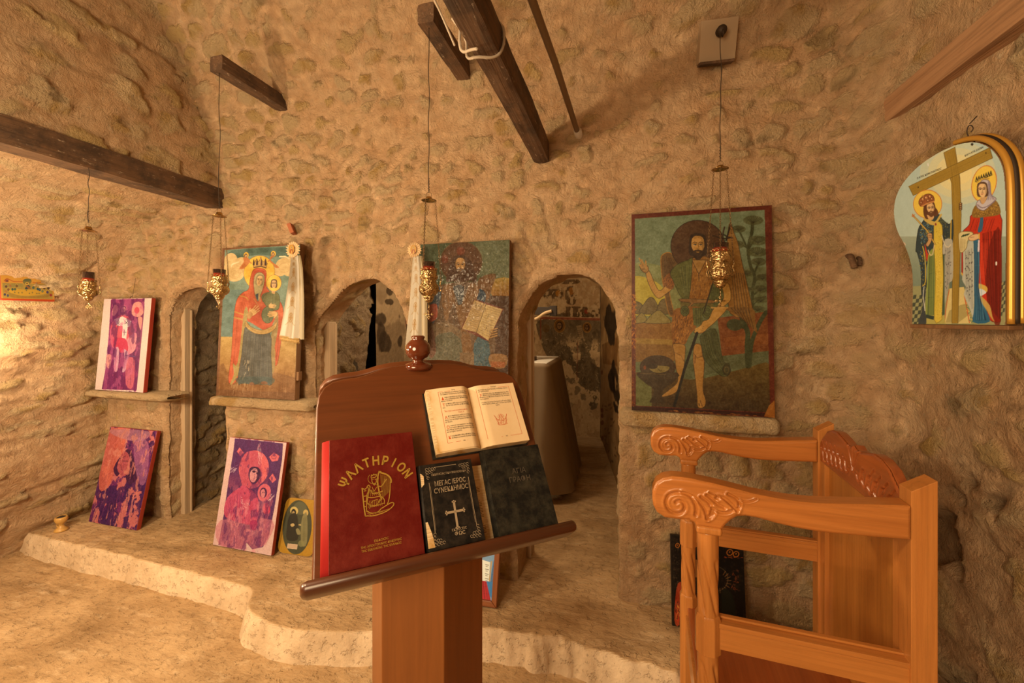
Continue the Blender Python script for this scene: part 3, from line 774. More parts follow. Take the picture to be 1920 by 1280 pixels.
# ------------------------------------------------------------------ TIMBERS AND FIXED METALWORK
def beam(name, x0, x1, y0, y1, z0, z1, m, label, cat='beam', seed=1, sway=.008, parent=None):
    n = max(6, int((y1-y0)/.03)); prof = []
    for a, b in (((x0, z0), (x1, z0)), ((x1, z0), (x1, z1)), ((x1, z1), (x0, z1)), ((x0, z1), (x0, z0))):
        for k in range(4): prof.append((a[0]+(b[0]-a[0])*k/4, a[1]+(b[1]-a[1])*k/4))
    P = np.array(prof); m_ = len(P); V = []
    cx, cz = (x0+x1)/2, (z0+z1)/2
    for i in range(n+1):
        y = y0+(y1-y0)*i/n
        q = P.copy(); d = fbm(P[:, 0]*25+y*3, P[:, 1]*25+y*7, seed, 3)*.007
        corner = (np.abs(np.abs(P[:, 0]-cx)-(x1-x0)/2) < 1e-6) & (np.abs(np.abs(P[:, 1]-cz)-(z1-z0)/2) < 1e-6)
        s = np.where(corner, -.0025, 0)+d*.7
        r = P-[cx, cz]; r /= np.linalg.norm(r, axis=1)[:, None]
        q = q+r*s[:, None]
        w = sway*fbm(np.array([y*1.1]), np.array([seed*3.]), seed, 2)[0]
        V += [(a+w, y, b+w*.6) for a, b in q]
    F = [(i*m_+k, i*m_+(k+1) % m_, (i+1)*m_+(k+1) % m_, (i+1)*m_+k) for i in range(n) for k in range(m_)]
    bm = BM(); vs = [bm.verts.new(v) for v in V]
    for f in F: bm.faces.new([vs[i] for i in f])
    bm.faces.new(vs[:m_]); bm.faces.new(vs[-m_:][::-1])
    o = fin(name, bm, m, parent, smooth=False)
    if label: tag(o, label, cat)
    return o
beam('timber_beam', -2.575, -2.445, -1.85, 2.05, 2.165, 2.285, M_beam, 'long dark timber beam low along the left wall, its end set in beside the leftmost arch', seed=3, sway=.02)
beam('timber_beam', -.436, -.360, -1.85, 2.06, 2.232, 2.335, M_beam, 'dark timber beam overhead in the middle with a rope looped round it', seed=5)
beam('timber_beam', .942, 1.08, -1.7, 1.92, 2.19, 2.285, M_beamp, 'pale reddish timber beam half buried in the plaster of the right wall', seed=7, sway=.012)
beam('timber_stub', -1.948, -1.872, 1.53, 2.02, 2.662, 2.735, M_beam, 'short sawn timber stub sticking out high above the left arches', 'timber', seed=9, sway=0)
beam('timber_stub', -.805, -.735, 1.49, 2.05, 2.645, 2.725, M_beam, 'short dark timber stub close beside the middle ceiling beam', 'timber', seed=11, sway=0)
def rod():
    root = empty('tie_rod', (-.21, 1.9, 2.34), label='thin straight metal tie rod running overhead beside the middle beam', cat='rod')
    bm = BM(); tube(bm, [(0, .16, .004), (-.020, -.5, 0), (-.054, -1.1, 0), (-.21, -3.6, 0)], .0125, 10); fin('bar', bm, M_rod, root, True)
    bm = BM(); tube(bm, [(.004, .16, 0), (-.001, .03, 0)], .019, 12); fin('sleeve', bm, M_rodsleeve, root, True)
M_rod = mat('grey_brown_steel', (.20, .13, .07), .5, .4); M_rodsleeve = mat('grey_sleeve', (.42, .35, .28), .5)
rod()
def rope():
    y0 = 1.12; L = []
    pts = [(-.50, y0+.02, 2.36), (-.455, y0+.03, 2.30), (-.452, y0+.01, 2.22), (-.41, y0-.01, 2.212), (-.36, y0+.02, 2.215), (-.344, y0+.05, 2.27), (-.35, y0+.06, 2.345), (-.40, y0+.03, 2.352), (-.448, y0-.02, 2.345), (-.458, y0-.03, 2.26), (-.45, y0-.03, 2.214), (-.41, y0-.045, 2.21), (-.395, y0-.05, 2.205)]
    p = smooth_pts(pts, 3)
    bm = BM(); tube(bm, p, .0042, 8)
    # twisted strand
    q = [Vector(a)+Vector((math.sin(i*.9), 0, math.cos(i*.9)))*.0025 for i, a in enumerate(p)]
    tube(bm, q, .0028, 6)
    q2 = smooth_pts([(-.47, y0-.03, 2.24), (-.50, y0-.10, 2.33), (-.53, y0-.35, 2.42), (-.55, y0-.7, 2.60)], 3); tube(bm, q2, .0032, 6)
    tag(fin('rope', bm, mat('worn_grey_rope', (.42, .35, .27), .9), None, True), 'thin grey rope knotted round the middle overhead beam', 'rope')
rope()
def plate():
    root = empty('hook_plate', (.383, 1.885, 2.63), (R(19), 0, R(4)), label='pale square mortar-board plate with a hook, high on the wall right of the tie rod', cat='wall plate')
    bm = BM(); bx(bm, -.072, .072, -.004, .06, -.080, .075); fin('board', bm, mat('grey_board', (.34, .255, .17), .9), root, bevel=.003)
    bm = BM(); lathe(bm, [(0.0001, 0), (.016, 0), (.019, .006), (.019, .016), (.014, .020), (.014, .026), (.020, .030), (.018, .040), (.008, .046), (.0001, .047)], 18, Matrix.Translation((.0, -.012, .022)) @ Matrix.Rotation(R(90), 4, 'X'))
    tube(bm, [(0, -.05, .022), (0, -.068, .016), (0, -.072, .002), (0, -.060, -.006)], .003, 8); fin('hook', bm, M_iron, root, True)
    bm = BM(); bx(bm, -.072, .062, -.030, .02, -.092, -.082); fin('lip', bm, M_beam, root)
plate()
def peg():
    bm = BM()
    tube(bm, smooth_pts([(.872, 2.0, 1.70), (.872, 1.93, 1.71), (.868, 1.91, 1.69), (.875, 1.905, 1.655)], 2), .011, 10)
    tube(bm, smooth_pts([(.90, 2.0, 1.705), (.90, 1.92, 1.70), (.895, 1.91, 1.665)], 2), .008, 8)
    tag(fin('wooden_peg', bm, M_beam, None, True), 'small bent wooden peg in the wall between the two right-hand paintings', 'peg')
peg()
def brick_chip():
    bm = BM(); bx(bm, -.012, .012, -.02, .02, -.03, .034, Matrix.Translation((-1.888, 1.975, 1.985)) @ Matrix.Rotation(R(-25), 4, 'Y') @ Matrix.Rotation(R(20), 4, 'Z'))
    tag(fin('brick_chip', bm, mat('red_brick', (.36, .12, .06), .9), None, bevel=.004), 'small red brick chip set in the plaster above the crowned mother icon', 'brick')
brick_chip()
# ------------------------------------------------------------------ HANGING OIL LAMPS
def chain(bm, a, b, link=.0092, r=.0009):
    a, b = Vector(a), Vector(b); L = (b-a).length; n = max(2, int(L/(link*.78))); t = (b-a).normalized()
    s = t.cross(Vector((0, 1, .01))).normalized(); u = s.cross(t)
    for i in range(n):
        c = a.lerp(b, (i+.5)/n); w = s if i % 2 else u; h = link/2; q = .0026
        tube(bm, [c-t*h, c-t*h*.5+w*q, c+t*h*.5+w*q, c+t*h, c+t*h*.5-w*q, c-t*h*.5-w*q], r, 5, closed=True)
def oil_lamp(x, y, hook, ring, bell, gtop, top, bot, pend, rad, label, rot=0, wick=False, wob=1):
    H = top-bot; z0 = top
    root = empty('oil_lamp', (x, y, 0), (0, 0, rot), label=label, cat='hanging oil lamp', group='brass oil lamps hanging before the screen')
    rnd = random.Random(int(hook*1000))
    pts = [(0, 0, hook)]; n = 7
    for i in range(1, n): pts.append((rnd.uniform(-.005, .005)*wob, rnd.uniform(-.005, .005), hook+(ring+.014-hook)*i/n))
    pts.append((0, 0, ring+.012))
    bm = BM(); tube(bm, smooth_pts(pts, 2), .0016, 6)
    k = [(.003*math.sin(i*1.9), .003*math.cos(i*1.9), ring+.02+.05*i/14) for i in range(15)]; tube(bm, k, .0011, 5)
    fin('suspension_wire', bm, M_iron, root, True)
    bm = BM(); tube(bm, [(.011*math.cos(t), 0, ring+.002+.011*math.sin(t)) for t in np.linspace(0, 2*math.pi, 17)[:-1]], .0012, 6, closed=True); fin('ring', bm, M_chain, root, True)
    bm = BM(); b0 = bell; hb = max(.02, ring-bell)-.006
    lathe(bm, [(.003, b0+hb), (.010, b0+hb), (.0125, b0+hb*.85), (.013, b0+hb*.55), (.020, b0+hb*.22), (.030, b0+.0015), (.0315, b0), (.029, b0), (.018, b0+hb*.2), (.003, b0+hb*.5)], 24)
    fin('bell_cap', bm, M_brassp, root, True)
    hz = z0-H*.34; hr = rad*1.22
    an = [R(10), R(130), R(250)]
    for a in an:
        bm = BM(); chain(bm, (.026*math.cos(a), .026*math.sin(a), bell+.002), (hr*math.cos(a), hr*math.sin(a), hz+.006)); fin('chain', bm, M_chain, root, True)
    pf = [(.40, -.20), (.70, -.10), (.735, 0), (.80, .03), (.84, .07), (.80, .10), (.86, .16), (.93, .21), (.90, .26), (.78, .30), (.72, .335), (.80, .355), (.80, .375), (.74, .39), (.90, .46), (1.0, .53), (1.01, .60), (.93, .68), (.78, .745), (.60, .79), (.50, .81), (.56, .83), (.55, .85), (.47, .87), (.43, .92), (.33, .97), (.15, 1.0), (.02, 1.01)]
    pf = pf[2:]
    fl = lambda t, z: 1+.018*math.cos(12*t)*(1 if z < z0-H*.4 else .4)
    bm = BM(); lathe(bm, [(r*rad, z0-H*t) for r, t in pf], 48, flute=fl)
    lathe(bm, [(rad*.735, z0), (rad*.715, z0), (rad*.71, z0-H*.12)], 48)
    body = fin('bowl', bm, M_brass, root, True)
    # scalloped lace rim
    bm = BM()
    for i in range(14):
        a = 2*math.pi*i/14; c = Vector((rad*.80*math.cos(a), rad*.80*math.sin(a), z0)); e = Vector((-math.sin(a), math.cos(a), 0))
        tube(bm, [c+e*(rad*.17*math.cos(t))+Vector((0, 0, rad*.17*math.sin(t))) for t in np.linspace(0, math.pi, 7)], .0014, 5)
    fin('lace_rim', bm, M_brass, root, True)
    for a in an:
        bm = BM(); c, s = math.cos(a), math.sin(a)
        P = [(1.0, .62), (1.14, .66), (1.26, .56), (1.20, .46), (1.10, .46), (1.14, .38), (1.24, .32), (1.20, .24)]
        tube(bm, smooth_pts([(r*rad*c, r*rad*s, z0-H*t) for r, t in P], 2), .0028, 7); fin('handle', bm, M_brass, root, True)
    gb = -.03; gh = gtop-top+.03
    bm = BM(); lathe(bm, [(.0001, 0), (rad*.50, 0), (rad*.60, .01), (rad*.66, gh), (rad*.625, gh), (rad*.56, .014), (.0001, .01)], 32)
    g = fin('glass_cup', bm, M_glass, root, True); g.location = (0, 0, top-.03)
    bm = BM(); tube(bm, [(0, 0, bot), (.001, 0, bot-(bot-pend)*.45)], .0018, 5)
    pc = bot-(bot-pend)*.66; w = (bot-pend)*.30
    for (dx, dz) in ((0, w), (0, -w), (w, 0), (-w, 0)):
        tube(bm, [(dx*.6+.004*math.cos(t)*1.2, 0, pc+dz*.6+.0048*math.sin(t)) for t in np.linspace(0, 2*math.pi, 9)[:-1]], .0011, 5, closed=True)
    tube(bm, [(-w, 0, pc), (w, 0, pc)], .0016, 5); tube(bm, [(0, 0, pc-w*1.1), (0, 0, pc+w*1.1)], .0016, 5)
    fin('pendant_cross', bm, M_brass, root, True)
    if wick:
        bm = BM(); tube(bm, smooth_pts([(.0, 0, gtop-.02), (.004, 0, gtop+.01), (.016, 0, gtop+.065)], 2), .0028, 6); tube(bm, smooth_pts([(-.03, 0, gtop+.032), (-.01, 0, gtop+.026), (.008, 0, gtop+.018), (.035, 0, gtop+.02)], 2), .0022, 6)
        fin('wick_holder', bm, M_iron, root, True)
    return root
oil_lamp(-2.443, 1.331, 2.17, 1.898, 1.871, 1.677, 1.634, 1.540, 1.500, .034, 'leftmost of the four brass oil lamps, hanging from the long left beam', rot=.5)
oil_lamp(-1.914, 1.55, 2.665, 1.985, 1.958, 1.698, 1.665, 1.548, 1.50, .041, 'second brass oil lamp from the left, overlapping the left edge of the crowned Madonna', rot=1.4)
oil_lamp(-.770, 1.52, 2.65, 1.960, 1.939, 1.688, 1.654, 1.522, 1.45, .040, 'third brass oil lamp from the left, hanging in front of the crackled icon of Christ', rot=.3)
oil_lamp(.364, 1.76, 2.575, 2.062, 2.042, 1.751, 1.718, 1.575, 1.500, .045, 'rightmost brass oil lamp, hanging in front of the winged saint with dark halo', rot=.15, wick=True)
# ------------------------------------------------------------------ CARVED RELIEF (real heightfield)
def dist_stroke(X, Z, P):
    d = np.full(X.shape, 9.)
    for a, b in zip(P, P[1:]):
        ax, az = a; dx, dz = b[0]-ax, b[1]-az; L = dx*dx+dz*dz+1e-12
        t = np.clip(((X-ax)*dx+(Z-az)*dz)/L, 0, 1); d = np.minimum(d, np.hypot(X-ax-t*dx, Z-az-t*dz))
    return d
def carve(name, outline, strokes, y, sgn, m, parent, res=.0011, thick=.005, depth=.0045, w=.0030, swap=None, bounds=None):
    O = np.array(outline); x0, z0 = O.min(0); x1, z1 = O.max(0)
    if bounds: x0, x1 = max(x0, bounds[0]), min(x1, bounds[1])
    nx = int((x1-x0)/res)+1; nz = int((z1-z0)/res)+1
    X, Z = np.meshgrid(np.linspace(x0, x1, nx), np.linspace(z0, z1, nz), indexing='ij')
    ins = inpoly(X, Z, outline); de = dist_stroke(X, Z, list(outline)+[outline[0]])
    h = thick*np.sqrt(np.clip(de/.006, 0, 1))
    if bounds: h = h*1
    for P in strokes:
        ww = w
        if isinstance(P, tuple): ww, P = P
        d = dist_stroke(X, Z, smooth_pts(P, 2))
        h = h-depth*np.exp(-(d/ww)**2)+.0012*np.exp(-((d-2.0*ww)/ww)**2)
    Yv = y+sgn*h
    V = np.stack([X, Yv, Z], -1).reshape(-1, 3)
    if swap: V = swap(V)
    F = gridfaces(nx, nz, ins[:-1, :-1] & ins[1:, 1:] & ins[1:, :-1] & ins[:-1, 1:])
    if sgn > 0: F = F[:, ::-1]
    V, F, _ = compact(V, F, {})
    return link(name, npmesh(name, V, F), m, parent)
# ------------------------------------------------------------------ CARVED STALL (chair)
chair = empty('stall_chair', (.201, 1.108, 0), (0, 0, R(-2.95)), label='carved honey-coloured wooden stall with scroll arms against the right wall', cat='chair')
W = .501
SPIRAL = [(-.03, .973), (-.028, .992), (-.037, 1.012), (-.051, 1.022), (-.073, 1.023), (-.091, 1.015), (-.099, .998), (-.097, .982), (-.086, .970), (-.069, .969), (-.057, .978), (-.054, .990), (-.059, 1.000), (-.068, 1.003), (-.075, .997)]
STR = [(.0034, SPIRAL), [(-.059, 1.024), (-.034, 1.018), (-.016, 1.0), (-.007, .982), (-.006, .968)], [(-.018, 1.018), (-.002, 1.009), (.006, .995), (.005, .982), (-.004, .970)], [(.009, .994), (.012, .985), (.003, .970), (-.004, .967)],
       [(-.005, 1.024), (.007, 1.016), (.019, 1.005), (.033, .999)], [(.010, .994), (.022, .986), (.039, .988), (.051, .996)], (.0016, [(0, 1.032), (.012, 1.028), (.021, 1.024)]), (.0036, [(.016, 1.020), (.026, 1.026), (.046, 1.014), (.060, .997)]),
       [(.042, 1.033), (.058, 1.026), (.066, 1.017), (.065, 1.006), (.060, .997)], (.0018, [(.066, 1.023), (.079, 1.019), (.093, 1.024), (.101, 1.030)]), (.0024, [(.029, 1.024), (.046, 1.010), (.056, .999)])]
ARM = [(-.131, 1.000), (-.130, 1.020), (-.122, 1.040), (-.106, 1.053), (-.085, 1.059), (-.060, 1.060), (-.039, 1.059), (.007, 1.054), (.053, 1.047), (.096, 1.040), (.139, 1.036), (.180, 1.034), (.221, 1.035), (.26, 1.039), (.32, 1.046), (.392, 1.054), (.392, .981), (.335, .977), (.26, .972), (.221, .971), (.18, .973), (.139, .978), (.105, .984), (.079, .985), (.061, .981), (.048, .971), (.037, .958), (.028, .944), (-.028, .944), (-.033, .952), (-.044, .957), (-.072, .954), (-.101, .954), (-.120, .965), (-.129, .982)]
def inset(P, d):
    n = len(P); out = []
    for i in range(n):
        a = np.array(P[i-1]); b = np.array(P[i]); c = np.array(P[(i+1) % n])
        t = (c-a); t = t/np.linalg.norm(t); nn = np.array([t[1], -t[0]])      # clockwise outline: interior on the right
        out.append(tuple(b+nn*d))
    return out
for y in (0, W):
    bm = BM(); prism(bm, ARM, y-.0225, y+.0225)
    arm = fin('armrest', bm, M_arm, chair, bevel=.003)
    for sg in (-1, 1):
        carve('carved_scroll', inset(ARM, .0012), STR, y+sg*.0215, sg, M_arm, arm, bounds=(-.14, .39))
    bm = BM(); bx(bm, -.029, .029, y-.029, y+.029, .928, .948); fin('post_cap', bm, M_chairz, chair, bevel=.006)
    # turned and fluted front post
    def ring_r(t, z):
        for za, zb in ((.722, .868), (.455, .615)):
            if za < z < zb:
                e = min(1, min(z-za, zb-z)/.022); a = (t+(z-za)*11.) % (2*math.pi/5)-math.pi/5
                return 1-.26*e*math.exp(-(a/.20)**2)
        return 1
    bm = BM(); zs = [.93]+[.93-i*.004 for i in range(1, int((.93-.43)/.004))]
    lathe(bm, [(.0245, z) for z in zs], 60, Matrix.Translation((0, y, 0)), ring_r); fin('leg_turning', bm, M_chairz, chair, True)
    bm = BM()
    o8 = [(.0285*math.cos(R(22.5+45*k))*1.08, .0285*math.sin(R(22.5+45*k))*1.08) for k in range(8)]
    for z0, z1 in ((.632, .722), (.0, .452)):
        A = [bm.verts.new((a, y+b, z0)) for a, b in o8]; B = [bm.verts.new((a, y+b, z1-.006)) for a, b in o8]; Cc = [bm.verts.new((a*.84, y+b*.84, z1+.004)) for a, b in o8]
        for k in range(8):
            j = (k+1) % 8; bm.faces.new((A[k], A[j], B[j], B[k])); bm.faces.new((B[k], B[j], Cc[j], Cc[k]))
        bm.faces.new(A[::-1]); bm.faces.new(Cc)
    fin('leg', bm, M_chairz, chair, bevel=.0015)
    bm = BM(); v = bx(bm, .392, .437, y-.0225, y+.0225, 0, 1.084)
    for q in v:
        if q.co.z > 1 and q.co.x > .41: q.co.z = 1.112
    fin('leg', bm, M_chairz, chair, bevel=.0015)
    bm = BM(); bx(bm, .02, .395, y-.015, y+.015, .648, .700); fin('side_rail', bm, M_chair, chair, bevel=.0015)
    bm = BM(); prism(bm, [(.02, .700), (.395, .700), (.395, .712), (.02, .712)], y-.017, y+.010); bx(bm, .02, .395, y+.004 if y == 0 else y-.017, y+.017 if y == 0 else y+.004, .712, .718)
    fin('rail_moulding', bm, M_chair, chair, bevel=.002)
    bm = BM(); bx(bm, .02, .395, y-.014, y+.014, .30, .38); fin('lower_side_rail', bm, M_chair, chair, bevel=.002)
    bm = BM(); bx(bm, .02, .395, y-.014, y+.014, .05, .10); fin('foot_rail', bm, M_chair, chair, bevel=.002)
bm = BM(); bx(bm, -.005, .412, .018, W-.018, .395, .418); fin('seat', bm, M_crest, chair, bevel=.004)
bm = BM(); bx(bm, -.012, .012, .028, W-.028, .31, .39); fin('seat_apron', bm, M_chair, chair, bevel=.002)
bm = BM(); bx(bm, .410, .426, .02, W-.02, .10, 1.0); fin('back_panel', bm, M_chaird, chair)
for ya in (.022, W-.060):
    bm = BM(); bx(bm, .398, .412, ya, ya+.038, .42, 1.0); fin('back_stile', bm, M_chairz, chair, bevel=.001)
CR = [(.022, .985), (.022, 1.050), (.045, 1.072), (.075, 1.098), (.110, 1.111), (.145, 1.114), (.180, 1.106), (.215, 1.096), (.235, 1.098), (.2505, 1.106), (.266, 1.098), (.286, 1.096), (.321, 1.106), (.356, 1.114), (.391, 1.111), (.426, 1.098), (.456, 1.072), (.479, 1.050), (.479, .985)]
sw = lambda V: np.stack([V[:, 1], V[:, 0], V[:, 2]], -1)
bm = BM(); prism(bm, [(a, b) for a, b in CR], .402, .424, Matrix(((0, 1, 0, 0), (1, 0, 0, 0), (0, 0, 1, 0), (0, 0, 0, 1))))
crest = fin('crest_rail', bm, M_crest, chair, bevel=.002)
cs = [(.0026, [(.2505, 1.035), (.235, 1.075), (.218, 1.094)]), (.0026, [(.2505, 1.035), (.266, 1.075), (.283, 1.094)]), (.0016, [(.2505, 1.055), (.2505, 1.098)])]
for k in range(6):
    for sg in (-1, 1):
        y0 = .2505+sg*(.034+.031*k); t = 1.044-.004*k
        cs.append((.0032, [(y0-sg*.012, t-.014), (y0-sg*.004, t-.028), (y0+sg*.006, t-.026), (y0+sg*.010, t-.010), (y0+sg*.016, t+.006), (y0+sg*.026, t+.010)]))
        if k > 1: cs.append((.0018, [(y0-sg*.006, t+.008), (y0+sg*.004, t+.026), (y0+sg*.016, t+.036)]))
o = carve('carved_leaves', CR, cs, .4015, -1, M_crest, crest, thick=.005, depth=.0048, swap=sw)
o.data.flip_normals()
# ------------------------------------------------------------------ LECTERN
LM = Matrix.Translation((-.3265, .740, 0)) @ Matrix.Rotation(R(38.95), 4, 'Z')
lect = empty('lectern', (-.3265, .740, 0), (0, 0, R(38.95)), label='revolving double-sided mahogany lectern with ball finial, holding the open books', cat='lectern')
sl = R(36.3); cs_, sn_ = math.cos(sl), math.sin(sl)
MB = Matrix(((1, 0, 0, 0), (0, cs_, sn_, 0), (0, -sn_, cs_, .985), (0, 0, 0, 1)))
half = [(0, .441), (.045, .440), (.080, .437), (.108, .430), (.135, .419), (.160, .412), (.190, .409), (.214, .403), (.232, .390), (.243, .368), (.2465, .34), (.2465, -.005)]
BO = [(-a, b) for a, b in half[::-1]]+half[1:]
def board_bm(MM):
    bm = BM(); prism(bm, BO, 0, .020, MM); return bm
fb = fin('book_board', board_bm(MB), M_lect, lect, bevel=.005, seg=3)
bm = BM(); bead = [(a*.955, .002, .012+(b-.012)*.965) for a, b in BO]; tube(bm, bead, .0022, 6, MB); fin('edge_moulding', bm, M_lect, fb, True)
MIR = Matrix.Translation((0, .562, .006)) @ Matrix.Scale(-1, 4, (0, 1, 0)) @ MB
bb = fin('book_board', board_bm(MIR), M_lect, lect, bevel=.005, seg=3)
for MM, pb in ((MB, fb), (MIR, bb)):
    prof = smooth_pts([(-.052, -.012), (-.060, -.004), (-.060, .004), (-.052, .012), (.0, .012), (.010, .006), (.010, -.010), (0, -.014)], 1, True)
    bm = BM(); A = []
    secs = [(-.262, .55), (-.259, .82), (-.252, 1), (.252, 1), (.259, .82), (.262, .55)]
    for s_, k_ in secs: A.append([bm.verts.new(MM @ Vector((s_, -.026+(d+.026)*k_, v*k_))) for d, v in prof])
    for a, b in zip(A, A[1:]):
        for i in range(len(prof)): bm.faces.new((a[i], a[(i+1) % len(prof)], b[(i+1) % len(prof)], b[i]))
    bm.faces.new(A[0]); bm.faces.new(A[-1][::-1])
    fin('book_rest', bm, M_tray, lect, True)
bm = BM(); bx(bm, -.035, .035, .262, .294, 1.20, 1.334)
fin('top_block', bm, M_lect, lect, bevel=.004)
bm = BM(); fx, fy = -.014, .270
lathe(bm, [(.034, 1.325), (.036, 1.334), (.030, 1.340), (.014, 1.344), (.013, 1.350), (.024, 1.356), (.0305, 1.366), (.0315, 1.376), (.029, 1.388), (.020, 1.398), (.015, 1.401), (.017, 1.405), (.0165, 1.409), (.012, 1.411), (.0001, 1.4115)], 36, Matrix.Translation((fx, fy, 0)))
fin('finial', bm, mat('polished_finial_wood', (.12, .025, .008), .12, 0, .8), lect, True)
bm = BM(); hx = [(-.010+.1315*math.cos(R(-116.6+30+60*k)), .18+.1315*math.sin(R(-116.6+30+60*k))) for k in range(6)]
A = [bm.verts.new((a, b, .04)) for a, b in hx]; B = [bm.verts.new((a, b, 1.0)) for a, b in hx]
for k in range(6): bm.faces.new((A[k], A[(k+1) % 6], B[(k+1) % 6], B[k]))
bm.faces.new(A[::-1]); bm.faces.new(B); fin('column', bm, M_post, lect, bevel=.002)
bm = BM(); hx = [(-.010+.20*math.cos(R(-116.6+30+60*k)), .18+.20*math.sin(R(-116.6+30+60*k))) for k in range(6)]
A = [bm.verts.new((a, b, 0)) for a, b in hx]; B = [bm.verts.new((a, b, .05)) for a, b in hx]
for k in range(6): bm.faces.new((A[k], A[(k+1) % 6], B[(k+1) % 6], B[k]))
bm.faces.new(A[::-1]); bm.faces.new(B); fin('base', bm, M_post, lect, bevel=.008)
# ------------------------------------------------------------------ lettering
def text_mesh(body, size, align='CENTER', bold=0, sx=1, space=1):
    c = bpy.data.curves.new('t', 'FONT'); c.body = body; c.size = size; c.align_x = align; c.offset = bold*size; c.space_character = space; c.resolution_u = 3
    o = bpy.data.objects.new('t', c); COL.objects.link(o); dg = bpy.context.evaluated_depsgraph_get()
    m = bpy.data.meshes.new_from_object(o.evaluated_get(dg)); V = [(v.co.x*sx, v.co.y) for v in m.vertices]; F = [tuple(p.vertices) for p in m.polygons]
    bpy.data.objects.remove(o); bpy.data.curves.remove(c); bpy.data.meshes.remove(m)
    return V, F
class Txt:
    """collects flat lettering in (x,z), facing -y"""
    def __init__(s): s.V = []; s.F = []
    def add(s, body, x, z, size, rot=0, align='CENTER', bold=0, sx=1, space=1, fit=None):
        V, F = text_mesh(body, size, align, bold, sx, space)
        if fit and V:
            w = max(v[0] for v in V)-min(v[0] for v in V); k = fit/w if w > 0 else 1; V = [(a*k, b) for a, b in V]
        c, n = math.cos(rot), math.sin(rot); o = len(s.V)
        s.V += [(x+a*c-b*n, z+a*n+b*c) for a, b in V]; s.F += [tuple(i+o for i in f) for f in F]; return s
    def quad(s, P):
        o = len(s.V); s.V += [tuple(p) for p in P]; s.F.append(tuple(range(o, o+len(P)))); return s
    def stroke(s, P, w):
        for a, b in zip(P, P[1:]):
            dx, dz = b[0]-a[0], b[1]-a[1]; L = math.hypot(dx, dz)+1e-9; nx, nz = -dz/L*w/2, dx/L*w/2
            s.quad([(a[0]+nx, a[1]+nz), (b[0]+nx, b[1]+nz), (b[0]-nx, b[1]-nz), (a[0]-nx, a[1]-nz)])
        return s
    def build(s, name, y, m, parent):
        f = y if callable(y) else (lambda x: y)
        me = bpy.data.meshes.new(name); me.from_pydata([(a, f(a), b) for a, b in s.V], [], s.F); me.update()
        return link(name, me, m, parent, False)
# ------------------------------------------------------------------ BOOKS ON THE LECTERN
def book_empty(name, s, v, rot, label, off=0.0, cat='book'):
    o = bpy.data.objects.new(name, None); COL.objects.link(o)
    o.matrix_world = LM @ MB @ Matrix.Translation((s, -off, v)) @ Matrix.Rotation(rot, 4, 'Y')
    return tag(o, label, cat)
def closed_book(root, w, h, t, mc, msp, spine_r=.004, ct=.0022):
    bm = BM(); bx(bm, 0, w, -ct, 0, 0, h); fin('back_cover', bm, mc, root, bevel=.0008)
    bm = BM(); bx(bm, 0, w, -t, -t+ct, 0, h); fc = fin('front_cover', bm, mc, root, bevel=.0008)
    bm = BM(); bx(bm, .004, w-.004, -t+ct, -ct, .003, h-.003); fin('page_block', bm, M_pages, root)
    if msp:
        bm = BM(); P = smooth_pts([(.003, -t), (-.003, -t+.002), (-spine_r, -t*.75), (-spine_r-.001, -t*.5), (-spine_r, -t*.25), (-.003, -.002), (.003, 0)], 2)
        A = [bm.verts.new((a, b, 0)) for a, b in P]; B = [bm.verts.new((a, b, h)) for a, b in P]
        for i in range(len(P)-1): bm.faces.new((A[i], A[i+1], B[i+1], B[i]))
        bm.faces.new(A); bm.faces.new(B[::-1])
        fin('spine', bm, msp, root, True)
    return fc
# 1 the red psalter
b1 = book_empty('book', -.2195, .0135, 0, 'large dark red psalter with gold title and harp player, leftmost on the lectern')
fc = closed_book(b1, .165, .239, .030, M_rcover, M_rspine, .013)
tx = Txt()
word = 'ΨΑΛΤΗΡΙΟΝ'; cx, cz, rr = .087, .1245, .060; 
for i, ch in enumerate(word):
    a = R(62-15.5*i); tx.add(ch, cx+rr*.98*math.sin(-a), cz+rr*.94*math.cos(a)-.004, .0245, rot=a, bold=.030, sx=.86)
tx.add('ΕΚΔΟCΙC', .089, .037, .0052, rot=R(1.5), bold=.01, sx=1.15)
tx.add('ΤΗC ΑΠΟCΤΟΛΙΚΗC ΔΙΑΚΟΝΙΑC', .089, .0305, .0052, rot=R(1.5), bold=.01, fit=.072)
tx.add('ΤΗC ΕΚΚΛΗCΙΑC ΤΗC ΕΛΛΑΔΟC', .089, .0245, .0052, rot=R(1.5), bold=.01, fit=.070)
tx.build('gold_lettering', -.0306, M_gold, fc)
# gold tooled harp player: zoom coordinates of the cover mapped to the cover plane
def cvmap(P, x0=100, x1=790, y0=90, y1=1190): return [((x-x0)/(x1-x0)*.150+.012, .239-(y-y0)/(y1-y0)*.236) for x, y in P]
em = Txt()
def S_(P, w=.0011, sm=1): em.stroke(smooth_pts(cvmap(P), sm), w)
S_([(315, 570), (330, 810), (345, 815)], .0022); S_([(315, 575), (345, 590), (370, 545), (385, 580)], .0016); S_([(360, 560), (372, 600), (350, 640), (345, 780)], .0014)
S_([(420+46*math.cos(t)-6, 500+48*math.sin(t)) for t in np.linspace(-.3, 4.0, 12)], .0008)
S_([(395, 490), (400, 460), (410, 480), (420, 455), (430, 478), (442, 458), (442, 492), (395, 495)], .0014); S_([(400, 500), (402, 535), (420, 555), (438, 540), (440, 505)], .0013)
S_([(405, 512), (415, 510)], .0009, 0); S_([(426, 510), (436, 512)], .0009, 0); S_([(410, 545), (420, 565), (434, 548)], .0018)
S_([(470, 440), (455, 480), (448, 560), (460, 640), (475, 700)], .0026); S_([(462, 450), (500, 465), (545, 490), (570, 530), (565, 565)], .0030); S_([(478, 452), (485, 446)], .003, 0)
S_([(558, 560), (552, 640), (535, 720), (520, 745)], .0018)
